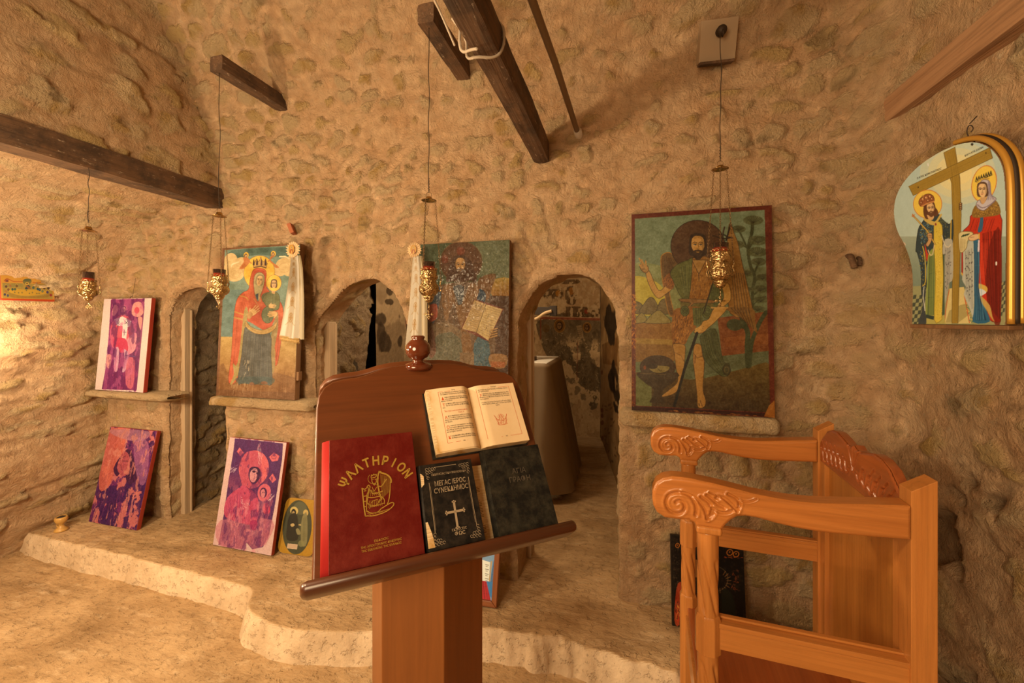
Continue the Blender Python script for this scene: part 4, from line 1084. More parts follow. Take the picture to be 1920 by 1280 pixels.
for k in range(11): S_([(478+8*k, 470+4*k), (480+7*k, 690-5*k)], .0004, 0)
S_([(385, 565), (370, 620), (355, 680), (350, 720)], .0016); S_([(440, 560), (475, 590), (500, 560), (530, 525)], .0018); S_([(505, 550), (515, 520)], .001, 0)
S_([(390, 600), (400, 640), (450, 635), (490, 625)], .0020); S_([(400, 575), (415, 620), (440, 580)], .0011)
S_([(360, 660), (400, 670), (470, 665), (500, 700), (495, 740)], .0016); S_([(350, 700), (400, 760), (470, 700)], .0012); S_([(360, 720), (420, 745), (500, 730)], .0012); S_([(370, 760), (390, 700), (440, 690)], .0010); S_([(430, 750), (450, 700), (480, 690)], .0010)
S_([(330, 810), (400, 825), (500, 810), (560, 780), (582, 750), (560, 735), (500, 760), (465, 775)], .0018); S_([(345, 770), (380, 800), (440, 800), (470, 770)], .0016)
for k in range(9): S_([(350+12*k, 790+2*k), (380+22*k, 815-4*k)], .0006, 0)
for k in range(7): S_([(375+9*k, 590+6*k), (365+18*k, 655)], .0006, 0)
for k in range(8): S_([(372+14*k, 690), (365+16*k, 750)], .0006, 0)
for k in range(4): S_([(328, 600+45*k), (350, 600+45*k)], .0014, 0)
em.build('gold_harp_player', -.0306, M_gold, fc)
# 2 black prayer book with the cross
b2 = book_empty('book', -.0475, .0135, R(0), 'small worn black prayer book with silver cross and title, middle of the lectern', off=.0065)
fc = closed_book(b2, .113, .163, .024, M_bcover, M_bcover, .004)
tx = Txt()
tx.add('ΕΚΚΛΗCΙΑCΤΙΚΗ ΒΙΒΛΙΟΘΗΚΗ', .060, .1375, .0062, rot=R(-1), fit=.074)
tx.add('ΜΕΓΑC ΙΕΡΟC', .060, .1165, .0138, rot=0, fit=.066, bold=.006)
tx.add('CΥΝΕΚΔΗΜΟC', .060, .1025, .0138, rot=0, fit=.072, bold=.006)
tx.add('ΕΚΔΟCΕΙC', .064, .0270, .0062); tx.add('ΦΩC', .064, .0185, .0092, bold=.015)
tx.build('silver_lettering', -.0246, M_silver, fc)
em = Txt()
c_ = (.061, .062)
for a in range(4):
    d = R(90*a); L = (.018, .017, .029, .017)[a] if a != 2 else .029
    u = (math.sin(d), math.cos(d)); 
    em.stroke([(c_[0], c_[1]), (c_[0]+u[0]*L, c_[1]+u[1]*L)], .0044)
    e = (c_[0]+u[0]*L, c_[1]+u[1]*L)
    for k in (-1, 0, 1):
        q = (e[0]+k*u[1]*.0030+u[0]*(.001 if k else .0025), e[1]-k*u[0]*.0030+u[1]*(.001 if k else .0025))
        em.quad([(q[0]+.0016*math.cos(t), q[1]+.0016*math.sin(t)) for t in np.linspace(0, 2*math.pi, 8)[:-1]])
for x in (.016, .100): em.stroke([(x, .030), (x, .125)], .0010); em.stroke([(x+(.002 if x < .05 else -.002), .035), (x+(.002 if x < .05 else -.002), .118)], .0004)
em.stroke([(.030, .155), (.078, .155)], .0010)
for (x, z, sx_, sz_) in ((.014, .153, 1, -1), (.103, .153, -1, -1), (.014, .010, 1, 1), (.103, .010, -1, 1)):
    for k in range(9):
        px_, pz_ = ((0, 0), (5, 0), (10, .5), (0, 5), (5, 5.5), (0, 10), (9, 5), (14, 1), (1, 15))[k]
        q = (x+sx_*px_*.0012, z+sz_*pz_*.0012)
        em.stroke([(q[0]+.0026*math.cos(t), q[1]+.0026*math.sin(t)) for t in np.linspace(0, 5.2, 8)], .0007)
em.build('silver_cross_and_border', -.0246, M_silver, fc)
for P in ([(-.0002, .118), (.006, .124), (.0065, .140), (.001, .146), (-.0002, .146)], [(-.0002, .006), (.013, .006), (.010, .030), (.004, .052), (-.0002, .052)]):
    bm = BM(); vs = [bm.verts.new((a, -.0247-.0002, b)) for a, b in P]; bm.faces.new(vs)
    fin('torn_paper_patch', bm, M_pages, fc)
# 3 loose printed pamphlet under the small book
b3 = book_empty('pamphlet', .000, .0135, R(1.2), 'yellowed printed pamphlet peeping out between the two black books', cat='pamphlet')
me_bm = BM(); bx(me_bm, -.02, .0925, -.0058, -.0005, .002, .155); fin('page_block', me_bm, M_pages, b3, bevel=.002)
tx = Txt()
for z0, n in ((.108, 4), (.080, 11), (.034, 6)):
    for i in range(n): tx.stroke([(.063+.001*(i % 3), z0-.0032*i), (.078-.003*((i*7) % 4 == 0), z0-.0032*i)], .0013)
tx.build('printed_lines', -.00595, mat('faded_ink', (.20, .11, .05), .8), b3)
# 4 plain black book
b4 = book_empty('book', .0955, .0135, R(1.0), 'plain scuffed black book at the right end of the lectern', off=.0002)
fc = closed_book(b4, .138, .178, .026, M_bcover2, M_bcover2, .005)
tx = Txt(); tx.add('ΑΓΙΑ', .075, .118, .016, fit=.034); tx.add('ΓΡΑΦΗ', .073, .100, .016, fit=.050)
tx.build('blind_tooled_title', -.0263, mat('worn_blind_tooling', (.075, .062, .045), .7), fc)
# 5 open service book
ob = book_empty('open_book', -.008, .1965, R(-1.4), 'open service book with red and black print, upper right on the lectern')
OW, OH, G = .226, .155, .106
def pt(x):      # top surface depth (toward the reader)
    if x < G: t = x/G; return .0305-.004*(1-t)**3+.002*math.sin(math.pi*t)-.016*max(0, (t-.80)/.20)**2
    t = (x-G)/(OW-G); return .0145+.0125*(1-(1-min(1, t/.28))**2)-.004*max(0, t-.28)
bm = BM(); xs = [OW*i/60 for i in range(61)]
for (lo, hi) in ((0, G), (G, OW)):
    P = [(x, -pt(x)) for x in xs if lo <= x <= hi]; P = [(lo, -pt(lo+1e-6))]+P+[(hi, -pt(hi-1e-6))]
    P = P+[(hi, -.004), (lo, -.004)]
    prism(bm, P, 0, 0) if False else None
    A = [bm.verts.new((a+(.004 if (a == lo == 0 and b == -.004) else 0), b, 0)) for a, b in P]; B = [bm.verts.new((a, b, OH)) for a, b in P]
    for i in range(len(P)): bm.faces.new((A[i], A[(i+1) % len(P)], B[(i+1) % len(P)], B[i]))
    bm.faces.new(A); bm.faces.new(B[::-1])
fin('page_block', bm, M_pages, ob)
bm = BM(); bx(bm, -.004, OW+.004, -.004, -.0015, -.004, OH+.003); fin('cover', bm, M_bcover, ob, bevel=.0008)
for nm, lo, hi in (('left_page', .006, G), ('right_page', G, OW+.0015)):
    nx = 70; nz = 70; X, Z = np.meshgrid(np.linspace(lo, hi, nx), np.linspace(.0005 if lo > .05 else .003, OH-.0003, nz), indexing='ij')
    Yv = -np.vectorize(pt)(np.clip(X, lo+1e-6, OW))-.0007
    if lo < .05: e = np.exp(-(X-lo)/.008)+.3*np.exp(-Z/.006); e = np.maximum(e, .9*np.exp(-(hi-X)/.004))
    else: e = np.maximum(.8*np.exp(-(X-lo)/.006), .12)
    o = link(nm, npmesh(nm, np.stack([X, Yv, Z], -1).reshape(-1, 3), gridfaces(nx, nz), dict(edge=np.clip(e, 0, 1).ravel())), M_paper, ob)
tb = Txt(); tr = Txt()
def para(lines, x0, x1, z, lead, red=None, size=.0046, ind=0):
    for i, s in enumerate(lines):
        xx = x0+(.0085 if (red and i < 2) else 0)
        w = x1-xx; full = len(s) > 26
        tb.add(s, xx+(0 if not full else w/2), z-lead*i, size, align='CENTER' if full else 'LEFT', fit=w if full else None, sx=.72, bold=.004)
    if red: tr.add(red, x0+.001, z-lead*1.05, .0105, align='LEFT', sx=.85, bold=.01)
LX0, LX1 = .031, .098
tb.add('Ωδή', .064, .1455, .0045)
para(['σε την Πάναγνον, ου νοήσαμεν Ύψιστε, Θεόν', 'τον δεσποτών συντηρούμενον της διανοίας ημών.'], LX0, LX1, .1400, .0044)
para(['έσποινα, πρόσδεξαι της δούλης, της δεινής', 'αυτής, και παράσχου λύσιν, από πάσης οργής', 'πάσης του Θεού.'], LX0, LX1, .1275, .0046, 'Δ')
para(['ην άπασαν ελπίδα μου εις σε ανατίθημι, Μή-', 'τερ του Θεού· φύλαξόν με υπό την σκέπην', 'σου.'], LX0, LX1, .1110, .0046, 'Τ')
para(['πάντων προστατεύεις αγαθή των καταφευγόν-', 'των εν πίστει τη κραταιά σου χειρί και αεί', 'άλλην γαρ ουκ έχομεν αμαρτωλοί προς Θεόν', 'αεί δέησιν.'], LX0, LX1, .0800, .0046, 'Α')
para(['ι ουρανοί, των ουρανών, την Μητέρα', 'των ωραίων, προστασίαν ευρομένους, Παρ-', 'θένε Μήτηρ Χριστού, σου παρακαλώ φως, νυν', 'και σωτηρίαν αιωνίαν.'], LX0, LX1, .0565, .0046, 'Ο')
para(['αι σοι προσπίπτω Κόρη, από πάσης ανάγκης', 'και θλίψεως με λύτρωσαι, της καλής Παρθένου.'], LX0, LX1, .0325, .0046, 'Κ')
tb.add('186', .066, .0185, .0040)
def rq(P, w=.0007): tr.stroke(P, w)
rq([(.027, .1445), (.056, .1445)]); rq([(.073, .1450), (.100, .1450)]); rq([(.027, .1445), (.0285, .019)]); rq([(.0995, .1445), (.1005, .021)], .0005); rq([(.0285, .019), (.058, .0195)]); rq([(.074, .0195), (.099, .020)])
rq([(.034, .0975), (.098, .0985)], .0010)
tr.add('Ωδή ζ. Στίχος ο αυτός του κανόνος εις πάντας', .034, .0925, .0044, align='LEFT', fit=.055, bold=.004); tr.add('Ήχος δ', .072, .0870, .0042)
RX0, RX1 = .128, .208
tb.add('Ποίημα', .170, .1465, .0045)
para(['και ψυχήν και σώμα Παναγία, το δώρημα, θρόνον', 'και χρώσιν αγίαν'], RX0, RX1, .1405, .0046)
para(['αριστήρια μέλη, τοις προσφέρουσι σοι ωδήν', 'πιστώς, ελεούσα Κόρη, πάθους και πόνου, και', 'θλίψεων, αναπαύσεως δώρησαι της σωτηρίας', 'των αμαρτιών.'], RX0, RX1, .1290, .0046, 'Χ')
para(['Η χάρις του αυτού Πνεύματος μεθ ημών, Κύριε', 'Ιησού Χριστέ ο Θεός ημών ελέησον και σώσον', ], RX0+.002, RX1, .1060, .0046)
tb.add('ημάς.', .170, .0965, .0046); tb.add('187', .172, .0165, .0040)
rq([(.124, .1450), (.158, .1455)]); rq([(.182, .1455), (.212, .1460)]); rq([(.124, .1450), (.1245, .0170)]); rq([(.2120, .1460), (.2125, .0180)]); rq([(.1245, .0170), (.162, .0172)]); rq([(.182, .0175), (.2125, .0180)])
# orant figure vignette
vc = (.1695, .0600)
def V_(P, w=.0007, sm=2): tr.stroke(smooth_pts([(vc[0]+a*.001, vc[1]+b*.001) for a, b in P], sm), w)
V_([(7.5*math.cos(t), 6+7.5*math.sin(t)) for t in np.linspace(-.4, 3.55, 16)], .0006, 0)
V_([(-3.6, 4), (-3.8, 8), (-1, 11), (2, 11), (3.9, 8), (3.6, 4)], .0014); V_([(-2, 8), (-1.8, 4), (0, 2.4), (1.8, 4), (2, 8)], .0005); V_([(-1, 6.8), (1, 6.8)], .0005, 0)
V_([(-3.5, 3), (-7, -1), (-11, 0), (-15, 8)], .0012); V_([(3.5, 3), (7, -1), (11, 0), (15, 8)], .0012); V_([(-15, 8), (-16.5, 12)], .0012); V_([(15, 8), (16.5, 12)], .0012)
V_([(-14, 6), (-12, -3), (-9, -8), (-14, -14), (14, -14), (9, -8), (12, -3), (14, 6)], .0009)
rv = random.Random(5)
for i in range(38):
    a = rv.uniform(-12, 12); b = rv.uniform(-13.5, -3); V_([(a, b), (a+rv.uniform(-3, 3), b+rv.uniform(1, 4))], .0005, 0)
V_([(0, 2), (-2, -3), (-4, -12)], .0007); V_([(0, 2), (2, -3), (4, -12)], .0007)
yf = lambda x: -pt(min(max(x, 1e-6), OW))-.0010
tb.build('printed_text', yf, M_ink, ob); tr.build('red_print', yf, M_redink, ob)
# ------------------------------------------------------------------ PAINTINGS (zoom coordinates of the flat pictures, mapped to the boards)
def icon_john():
    c = Cv(330, 500, [(1183, 402), (1447, 384), (1440, 778), (1185, 766)], (96, 98, 62), 3)
    U = lambda: c.view(1180, 390, 6.4)
    L = lambda: c.view(1180, 580, 6.4)
    U(); c.poly([(0, 0), (1792, 0), (1792, 700), (0, 900)], (108, 116, 84), var=10)
    c.poly([(0, 700), (500, 760), (700, 1000), (600, 1300), (0, 1300)], (150, 138, 60), al=.35, sm=1, var=8)
    c.poly([(0, 860), (300, 900), (460, 1100), (400, 1280), (0, 1280)], (188, 158, 40), al=.75, sm=2, var=8)
    L(); c.poly([(0, 150), (560, 170), (560, 620), (0, 620)], (128, 84, 30), var=16); c.poly([(60, 360), (500, 380), (500, 440), (60, 430)], (150, 118, 44), al=.6, var=10)
    c.poly([(0, 420), (520, 440), (520, 640), (0, 640)], (118, 80, 30), al=.8, var=12)
    c.poly([(1030, 120), (1620, 40), (1640, 620), (1080, 620)], (112, 58, 22), var=16); c.poly([(1100, 350), (1620, 300), (1620, 420), (1120, 460)], (134, 74, 28), al=.5, var=10)
    c.poly([(600, 620), (1640, 500), (1640, 680), (1160, 720), (600, 860)], (84, 84, 52), var=8)
    c.poly([(60, 760), (700, 840), (1160, 750), (1400, 690), (1640, 670), (1640, 1200), (60, 1200)], (98, 72, 24), sm=1, var=14, col2=(56, 38, 18))
    c.poly([(80, 780), (260, 900), (260, 1160), (80, 1160)], (96, 92, 46), var=8)
    for P in ([(60, 1160), (100, 1150), (150, 1190), (150, 1280), (60, 1280)], [(120, 1280), (180, 1160), (240, 1095), (300, 1130), (340, 1280)], [(330, 1280), (350, 1160), (410, 1110), (480, 1150), (500, 1280)]):
        U().poly(P, (104, 84, 46), sm=2, var=8, out=(52, 42, 24))
    L()
    for P in ([(60, 160), (140, 60), (200, 130), (200, 170), (60, 190)], [(200, 150), (330, 30), (420, 90), (480, 180), (200, 185)]): c.poly(P, (128, 108, 52), sm=1, var=8, out=(60, 48, 26))
    # tree at the right
    for P, w in (([(1370, 680), (1370, 450), (1380, 300), (1340, 180), (1310, 100)], 11), ([(1390, 680), (1420, 420), (1480, 260), (1540, 140), (1600, 50)], 9), ([(1330, 230), (1260, 210), (1180, 230)], 7)): c.line(P, w, (54, 58, 30), sm=2)
    U()
    for P, w in (([(1440, 1250), (1450, 1000), (1480, 850), (1430, 700), (1410, 500), (1460, 300), (1470, 180)], 7), ([(1470, 820), (1500, 740), (1520, 700)], 4), ([(1410, 520), (1330, 330), (1290, 260)], 4), ([(1410, 500), (1380, 480), (1270, 420)], 3), ([(1420, 500), (1500, 380), (1560, 360)], 4), ([(1480, 900), (1560, 830), (1600, 820)], 4), ([(1460, 1060), (1540, 1000), (1600, 990)], 4), ([(1450, 1180), (1540, 1100), (1600, 1080)], 3)): c.line(P, w, (58, 60, 32), sm=2)
    for x, y, rx, ry in ((1480, 150, 120, 60), (1300, 260, 90, 45), (1530, 400, 110, 60), (1280, 450, 90, 50), (1520, 540, 120, 60), (1530, 660, 90, 50), (1570, 850, 80, 45), (1390, 800, 70, 35), (1540, 990, 90, 45), (1390, 1000, 70, 35), (1540, 1120, 90, 40), (1500, 1230, 90, 40)):
        c.ell(x, y, rx, ry, (74, 72, 38), al=.75, var=10)
        for k in range(9):
            a = R(200+35*k*.5); c.line([(x, y+ry*.6), (x+rx*math.cos(a)*.8, y+ry*math.sin(a)*.9)], 1.1, (44, 42, 22), .7)
    L(); c.ell(1230, 200, 95, 70, (62, 62, 34), var=8)
    # wings
    U().poly([(370, 640), (400, 570), (470, 550), (530, 600), (600, 700), (560, 820), (470, 1000), (520, 1280), (460, 1280), (390, 900)], (96, 66, 30), sm=2, var=10, out=(150, 100, 36), ow=2)
    for k in range(7): c.line([(420+20*k, 590+10*k), (410+14*k, 780), (430+16*k, 1000)], 1.2, (56, 38, 20), .8, sm=1)
    c.poly([(1180, 250), (1215, 195), (1245, 300), (1290, 430), (1330, 650), (1400, 1000), (1430, 1280), (1180, 1280), (1150, 700)], (132, 88, 34), sm=1, var=12, out=(60, 40, 20))
    L().poly([(1100, 0), (1440, 0), (1470, 180), (1490, 300), (1380, 180), (1220, 60)], (118, 78, 30), sm=1, var=12)
    for k in range(6): U().line([(1210+26*k, 800), (1240+34*k, 1280)], 1.6, (70, 46, 22), .8); L().line([(1190+40*k, 0), (1300+30*k, 120+26*k)], 1.8, (66, 44, 20), .8)
    U()
    # halo
    c.ell(815, 470, 325, 320, (74, 46, 24), var=8, out=(40, 26, 16), ow=1.5)
    for a in np.linspace(0, 2*math.pi, 50): c.line([(815+200*math.cos(a), 470+200*math.sin(a)), (815+315*math.cos(a), 470+310*math.sin(a))], .9, (92, 60, 30), .35)
    c.ell(1120, 560, 60, 130, (74, 46, 24), al=.6)
    # raised arm
    c.poly([(190, 790), (235, 780), (345, 1010), (450, 930), (500, 990), (420, 1060), (350, 1105), (290, 1060), (220, 920)], (172, 124, 58), sm=2, var=6, out=(74, 50, 24))
    c.poly([(120, 700), (160, 690), (215, 720), (225, 770), (190, 800), (150, 780), (125, 745)], (150, 108, 54), sm=2, out=(60, 40, 20))
    for P in ([(150, 700), (112, 622)], [(170, 700), (140, 640)], [(195, 740), (190, 655)], [(140, 740), (118, 700)]): c.line(P, 3.4, (168, 120, 58))
    for P in ([(160, 720), (130, 650)], [(130, 750), (180, 740)], [(135, 765), (190, 755)]): c.line(P, .9, (60, 40, 20), .8)
    # fur sleeve and tunic
    c.poly([(390, 900), (470, 800), (530, 900), (510, 990), (440, 980)], (122, 72, 28), sm=1, var=12)
    c.poly([(720, 640), (900, 600), (1010, 700), (1000, 900), (960, 1130), (710, 1120), (690, 800)], (132, 84, 30), sm=1, var=14)
    c.dabs([(720, 680), (1000, 680), (960, 1120), (715, 1110)], 260, 26, 1.0, [(176, 118, 44), (86, 50, 20), (150, 96, 34)], R(95), .25)
    c.dabs([(400, 880), (500, 820), (520, 960), (450, 960)], 50, 26, 1.0, [(160, 96, 40), (70, 40, 18)], R(120), .3)
    c.poly([(740, 640), (910, 640), (860, 740), (820, 810), (780, 730)], (150, 106, 50), sm=0, out=(52, 34, 18))
    c.line([(820, 810), (820, 900)], 1.2, (50, 32, 16))
    # green mantle
    c.poly([(480, 800), (560, 700), (700, 640), (745, 640), (700, 1100), (620, 1100), (560, 1000), (520, 900)], (88, 86, 38), sm=1, var=10, out=(46, 44, 22))
    c.folds([(560, 760), (600, 900), (640, 1090)], [(730, 660), (710, 900), (690, 1090)], 8, 1.6, (52, 52, 26), .8)
    c.folds([(540, 780), (590, 920), (630, 1080)], [(720, 670), (700, 900), (680, 1080)], 5, 1.3, (122, 116, 58), .6)
    c.poly([(960, 950), (1040, 900), (1100, 1000), (1060, 1280), (900, 1280), (930, 1120)], (80, 80, 38), sm=1, var=10)
    c.folds([(960, 980), (930, 1270)], [(1070, 960), (1050, 1270)], 5, 1.5, (46, 46, 24), .8)
    c.poly([(600, 1120), (980, 1130), (980, 1280), (600, 1280)], (96, 82, 36), var=10); c.poly([(610, 1110), (980, 1125), (980, 1160), (760, 1165), (700, 1250), (650, 1245), (720, 1160), (610, 1145)], (128, 88, 44), sm=1, out=(60, 40, 20))
    # lower tunic of skins
    L().poly([(500, 150), (520, 40), (600, 0), (840, 0), (800, 200), (700, 330), (640, 440), (510, 430)], (128, 78, 28), sm=1, var=14)
    c.dabs([(520, 80), (780, 60), (700, 320), (640, 430), (510, 420)], 330, 26, 1.0, [(180, 116, 42), (78, 44, 18), (156, 96, 34)], R(100), .3)
    c.poly([(740, 0), (850, 0), (860, 200), (780, 220), (750, 200)], (86, 84, 40), sm=0, var=8); c.folds([(760, 0), (765, 200)], [(840, 0), (840, 190)], 4, 1.3, (50, 48, 24), .8)
    for cx, cy, rx, ry in ((650, 40, 50, 60), (910, 50, 60, 75)): c.ell(cx, cy, rx, ry, (84, 84, 40), var=6, out=(46, 46, 24)); c.ring(cx, cy, rx*.6, ry*.6, 1.2, (50, 50, 26)); c.ring(cx, cy, rx*.3, ry*.35, 1.2, (50, 50, 26))
    # legs
    c.poly([(510, 430), (640, 440), (650, 520), (640, 640), (610, 840), (560, 960), (500, 1010), (390, 1040), (380, 1020), (460, 960), (560, 860), (540, 700), (525, 540)], (160, 112, 50), sm=2, var=6, out=(74, 48, 22))
    c.poly([(760, 440), (830, 440), (850, 560), (870, 640), (860, 800), (850, 960), (880, 1080), (860, 1150), (790, 1150), (780, 1000), (760, 800), (740, 600)], (158, 108, 46), sm=2, var=6, out=(74, 48, 22))
    c.line([(530, 530), (600, 560), (640, 640)], 1.4, (110, 72, 32)); c.line([(750, 540), (790, 590), (850, 570)], 1.3, (100, 64, 28)); c.line([(765, 560), (760, 650)], 2, (70, 30, 18), .7)
    c.dabs([(790, 1060), (880, 1080), (870, 1150), (800, 1150)], 8, 30, 1.2, [(80, 50, 24)], R(70))
    # blue-grey cloth behind and green drape with roundel
    c.poly([(830, 330), (1000, 250), (1060, 500), (1100, 640), (1160, 660), (1150, 780), (1080, 800), (1020, 760), (880, 620), (850, 480)], (70, 70, 36), sm=1, var=8, out=(44, 42, 22))
    c.folds([(850, 330), (900, 560), (1040, 760)], [(990, 280), (1050, 540), (1120, 680)], 8, 1.7, (44, 46, 24), .8); c.folds([(860, 340), (910, 560), (1050, 750)], [(980, 290), (1040, 540), (1100, 680)], 4, 1.2, (104, 100, 54), .6)
    c.ell(1125, 725, 45, 60, (62, 56, 30), out=(44, 38, 20)); c.ring(1125, 725, 25, 34, 1.2, (96, 80, 44))
    # long arm to the hand on the staff
    U().poly([(1090, 940), (1160, 920), (1190, 1000), (1190, 1120), (1120, 1190), (1030, 1280), (960, 1280), (1040, 1190), (1110, 1090)], (176, 126, 56), sm=1, var=5, out=(80, 54, 24))
    L().poly([(1000, 0), (1150, 0), (1000, 170), (930, 230), (850, 300), (770, 300), (760, 270), (840, 200), (860, 160), (930, 130)], (176, 126, 58), sm=1, var=5, out=(80, 54, 24))
    c.line([(960, 0), (1150, 0)], 3, (176, 126, 58))
    for k in range(4): c.line([(860-8*k, 210+22*k), (770+6*k, 255+14*k)], 3, (182, 132, 62)); c.line([(870-8*k, 222+22*k), (775+6*k, 265+14*k)], .9, (78, 52, 24), .9)
    # staff with cross
    U().line([(1210, 200), (1150, 400)], 3.5, (26, 20, 12)); c.line([(1070, 325), (1140, 335), (1160, 355), (1230, 370)], 3, (26, 20, 12)); c.line([(1010, 840), (900, 1180), (870, 1280)], 3, (40, 30, 16))
    L().line([(790, 300), (640, 720), (520, 1140)], 6.5, (28, 24, 16))
    # goblet-like basin with the head
    c.ell(330, 700, 210, 140, (60, 42, 24), var=8); c.poly([(100, 760), (560, 760), (500, 880), (400, 950), (380, 1040), (400, 1105), (240, 1105), (270, 1040), (280, 950), (180, 880)], (58, 42, 22), sm=1, var=8)
    c.line([(130, 770), (420, 785)], 1.3, (96, 72, 36)); c.poly([(230, 700), (300, 680), (440, 685), (470, 710), (430, 750), (330, 770), (250, 740)], (120, 98, 48), sm=2, var=6, out=(50, 38, 20)); c.line([(330, 715), (360, 745), (380, 740)], 1.2, (50, 38, 20)); c.ell(270, 690, 60, 30, (50, 36, 20))
    c.ell(180, 705, 16, 24, (150, 72, 30), al=.7)
    # sketchy growth bottom right
    for k in range(10): c.line([(1200+30*k, 1200), (1180+34*k, 1060+14*(k % 3))], 1.1, (44, 30, 16), .6)
    for k in range(5): c.ring(1310, 1180, 60+14*k, 90+14*k, .9, (50, 34, 18), .35)
    U().face(812, 470, 108, (178, 126, 60), (46, 30, 18), True, 0, 1.25, (36, 24, 14))
    for k in range(4): c.line([(765, 375-9*k), (815, 366-9*k), (860, 374-9*k)], .8, (120, 82, 40), .6, sm=1)
    # border
    b = (92, 32, 14)
    for P in ([(1183, 402), (1447, 384), (1447, 392), (1183, 411)], [(1183, 402), (1189, 402), (1192, 766), (1185, 766)], [(1433, 384), (1447, 384), (1440, 778), (1432, 778)], [(1185, 758), (1440, 769), (1440, 778), (1185, 766)]): c.view(0, 0, 1).poly(P, b, var=14)
    c.view(0, 0, 1).poly([(1185, 759), (1436, 770), (1436, 776), (1185, 766)], (40, 16, 10), al=.8)
    U(); c.view(1180, 390, 6.4).dabs([(20, 1060), (75, 1060), (75, 1280), (20, 1280)], 40, 14, 2.2, [(176, 104, 26)], 1.5, 1.2); L().dabs([(25, 0), (75, 0), (75, 480), (25, 480)], 60, 18, 2.4, [(176, 104, 26), (140, 74, 20)], 1.5, 1.2); c.dabs([(30, 480), (70, 480), (60, 1180), (30, 1180)], 30, 14, 1.5, [(150, 84, 24)], 1.5, 1.2)
    c.poly([(1540, 1250), (1600, 1130), (1665, 1070), (1665, 1270)], (150, 86, 28), var=14); c.dabs([(420, 1180), (1500, 1240), (1500, 1260), (420, 1200)], 26, 40, 1.3, [(160, 96, 36)], .05, .1)
    c.grain(13, .06, .08, 15); c.grain(16, .3, .35, 5); c.grain(9, 1.5, 1.2, 8)
    return c
def icon_madonna():
    c = Cv(270, 440, [(415.7, 466.2), (560, 455), (560, 746), (417, 738)], (120, 140, 118), 5)
    V = lambda: c.view(400, 440, 4); Z = lambda: c.view(410, 450, 7.53)
    V(); c.poly([(70, 100), (640, 60), (640, 760), (70, 760)], (126, 142, 118), var=12); c.poly([(70, 450), (300, 450), (200, 760), (70, 760)], (92, 116, 112), al=.5, sm=1, var=8); c.poly([(140, 120), (600, 90), (600, 170), (330, 150), (140, 190)], (82, 104, 88), sm=1, var=10)
    c.poly([(70, 765), (640, 765), (640, 1230), (70, 1230)], (200, 156, 82), var=12, col2=(150, 92, 48))
    c.poly([(70, 1020), (110, 960), (150, 1040), (200, 1000), (640, 1060), (640, 1230), (70, 1230)], (130, 84, 46), al=.6, sm=1, var=16)
    for k in range(7): c.poly([(470+26*k, 1110), (482+26*k, 1000+12*(k % 3)), (498+26*k, 1110)], (140, 92, 50), al=.6)
    # clouds
    for x, y, rx, ry in ((130, 200, 50, 60), (160, 290, 75, 65), (210, 230, 55, 60), (120, 260, 40, 60), (530, 230, 65, 60), (570, 260, 60, 50), (500, 260, 50, 50), (560, 200, 40, 40)): c.ell(x, y, rx, ry, (226, 184, 122), var=8)
    for x, y, r in ((165, 280, 55), (170, 285, 35), (530, 245, 40)): c.ring(x, y, r, r*.9, 1, (190, 140, 84), .6)
    # halos
    c.ell(345, 285, 115, 128, (238, 182, 66), var=5, out=(150, 90, 40), ow=1)
    c.ell(457, 362, 54, 62, (244, 192, 76), var=4, out=(170, 90, 40), ow=1)
    Z()
    for (x, y, s) in ((380, 215, 1), (760, 190, -1)):
        c.ell(x, y, 35, 42, (240, 186, 70), out=(180, 110, 40), ow=.8); c.ell(x-4, y+8, 22, 30, (70, 44, 30)); c.ell(x-4, y+10, 14, 20, (216, 160, 110))
        c.poly([(x-40, y+40), (x+20, y+35), (x+60*s, y+90), (x+10, y+160), (x-40*s, y+200), (x-90*s, y+190), (x-30, y+100)], (200, 116, 60), sm=1, var=8)
    c.poly([(170, 360), (200, 330), (290, 300), (285, 325), (210, 350), (175, 395)], (240, 214, 160)); c.poly([(840, 220), (930, 215), (990, 250), (985, 270), (930, 240), (845, 240)], (240, 214, 160))
    c.line([(370, 270), (460, 330)], 3, (190, 110, 56)); c.line([(740, 250), (690, 300)], 3, (190, 110, 56))
    # cloak
    V(); R_ = (205, 92, 54)
    c.poly([(300, 265), (345, 250), (395, 275), (398, 380), (440, 440), (520, 520), (538, 640), (525, 800), (505, 960), (480, 960), (490, 880), (470, 800), (470, 650), (260, 640), (250, 800), (225, 940), (235, 1010), (210, 1090), (170, 1110), (152, 1070), (165, 900), (170, 640), (185, 500), (225, 440), (270, 410), (280, 330)], R_, sm=2, var=10, out=(130, 50, 30))
    c.folds([(190, 620), (185, 800), (170, 1060)], [(245, 600), (235, 800), (215, 950)], 6, 1.5, (150, 56, 34), .7); c.folds([(500, 600), (500, 800), (490, 940)], [(530, 620), (522, 760), (500, 940)], 4, 1.4, (150, 56, 34), .7); c.folds([(230, 450), (200, 600)], [(300, 430), (280, 560)], 6, 1.5, (158, 62, 38), .7)
    c.line([(205, 460), (250, 470), (270, 490)], 3, (200, 150, 70), .8, sm=1); c.line([(175, 580), (240, 600)], 3, (204, 150, 64), .9); c.line([(175, 622), (245, 640)], 5, (196, 148, 70), .8)
    c.poly([(245, 570), (275, 580), (258, 720), (245, 860), (225, 960), (230, 1020), (190, 1100), (165, 1110), (190, 1040), (180, 960), (215, 950)], (166, 138, 78), sm=1, var=10); c.poly([(490, 570), (500, 700), (480, 850), (490, 960), (470, 1040), (450, 1000), (450, 760)], (160, 130, 80), sm=1, var=10)
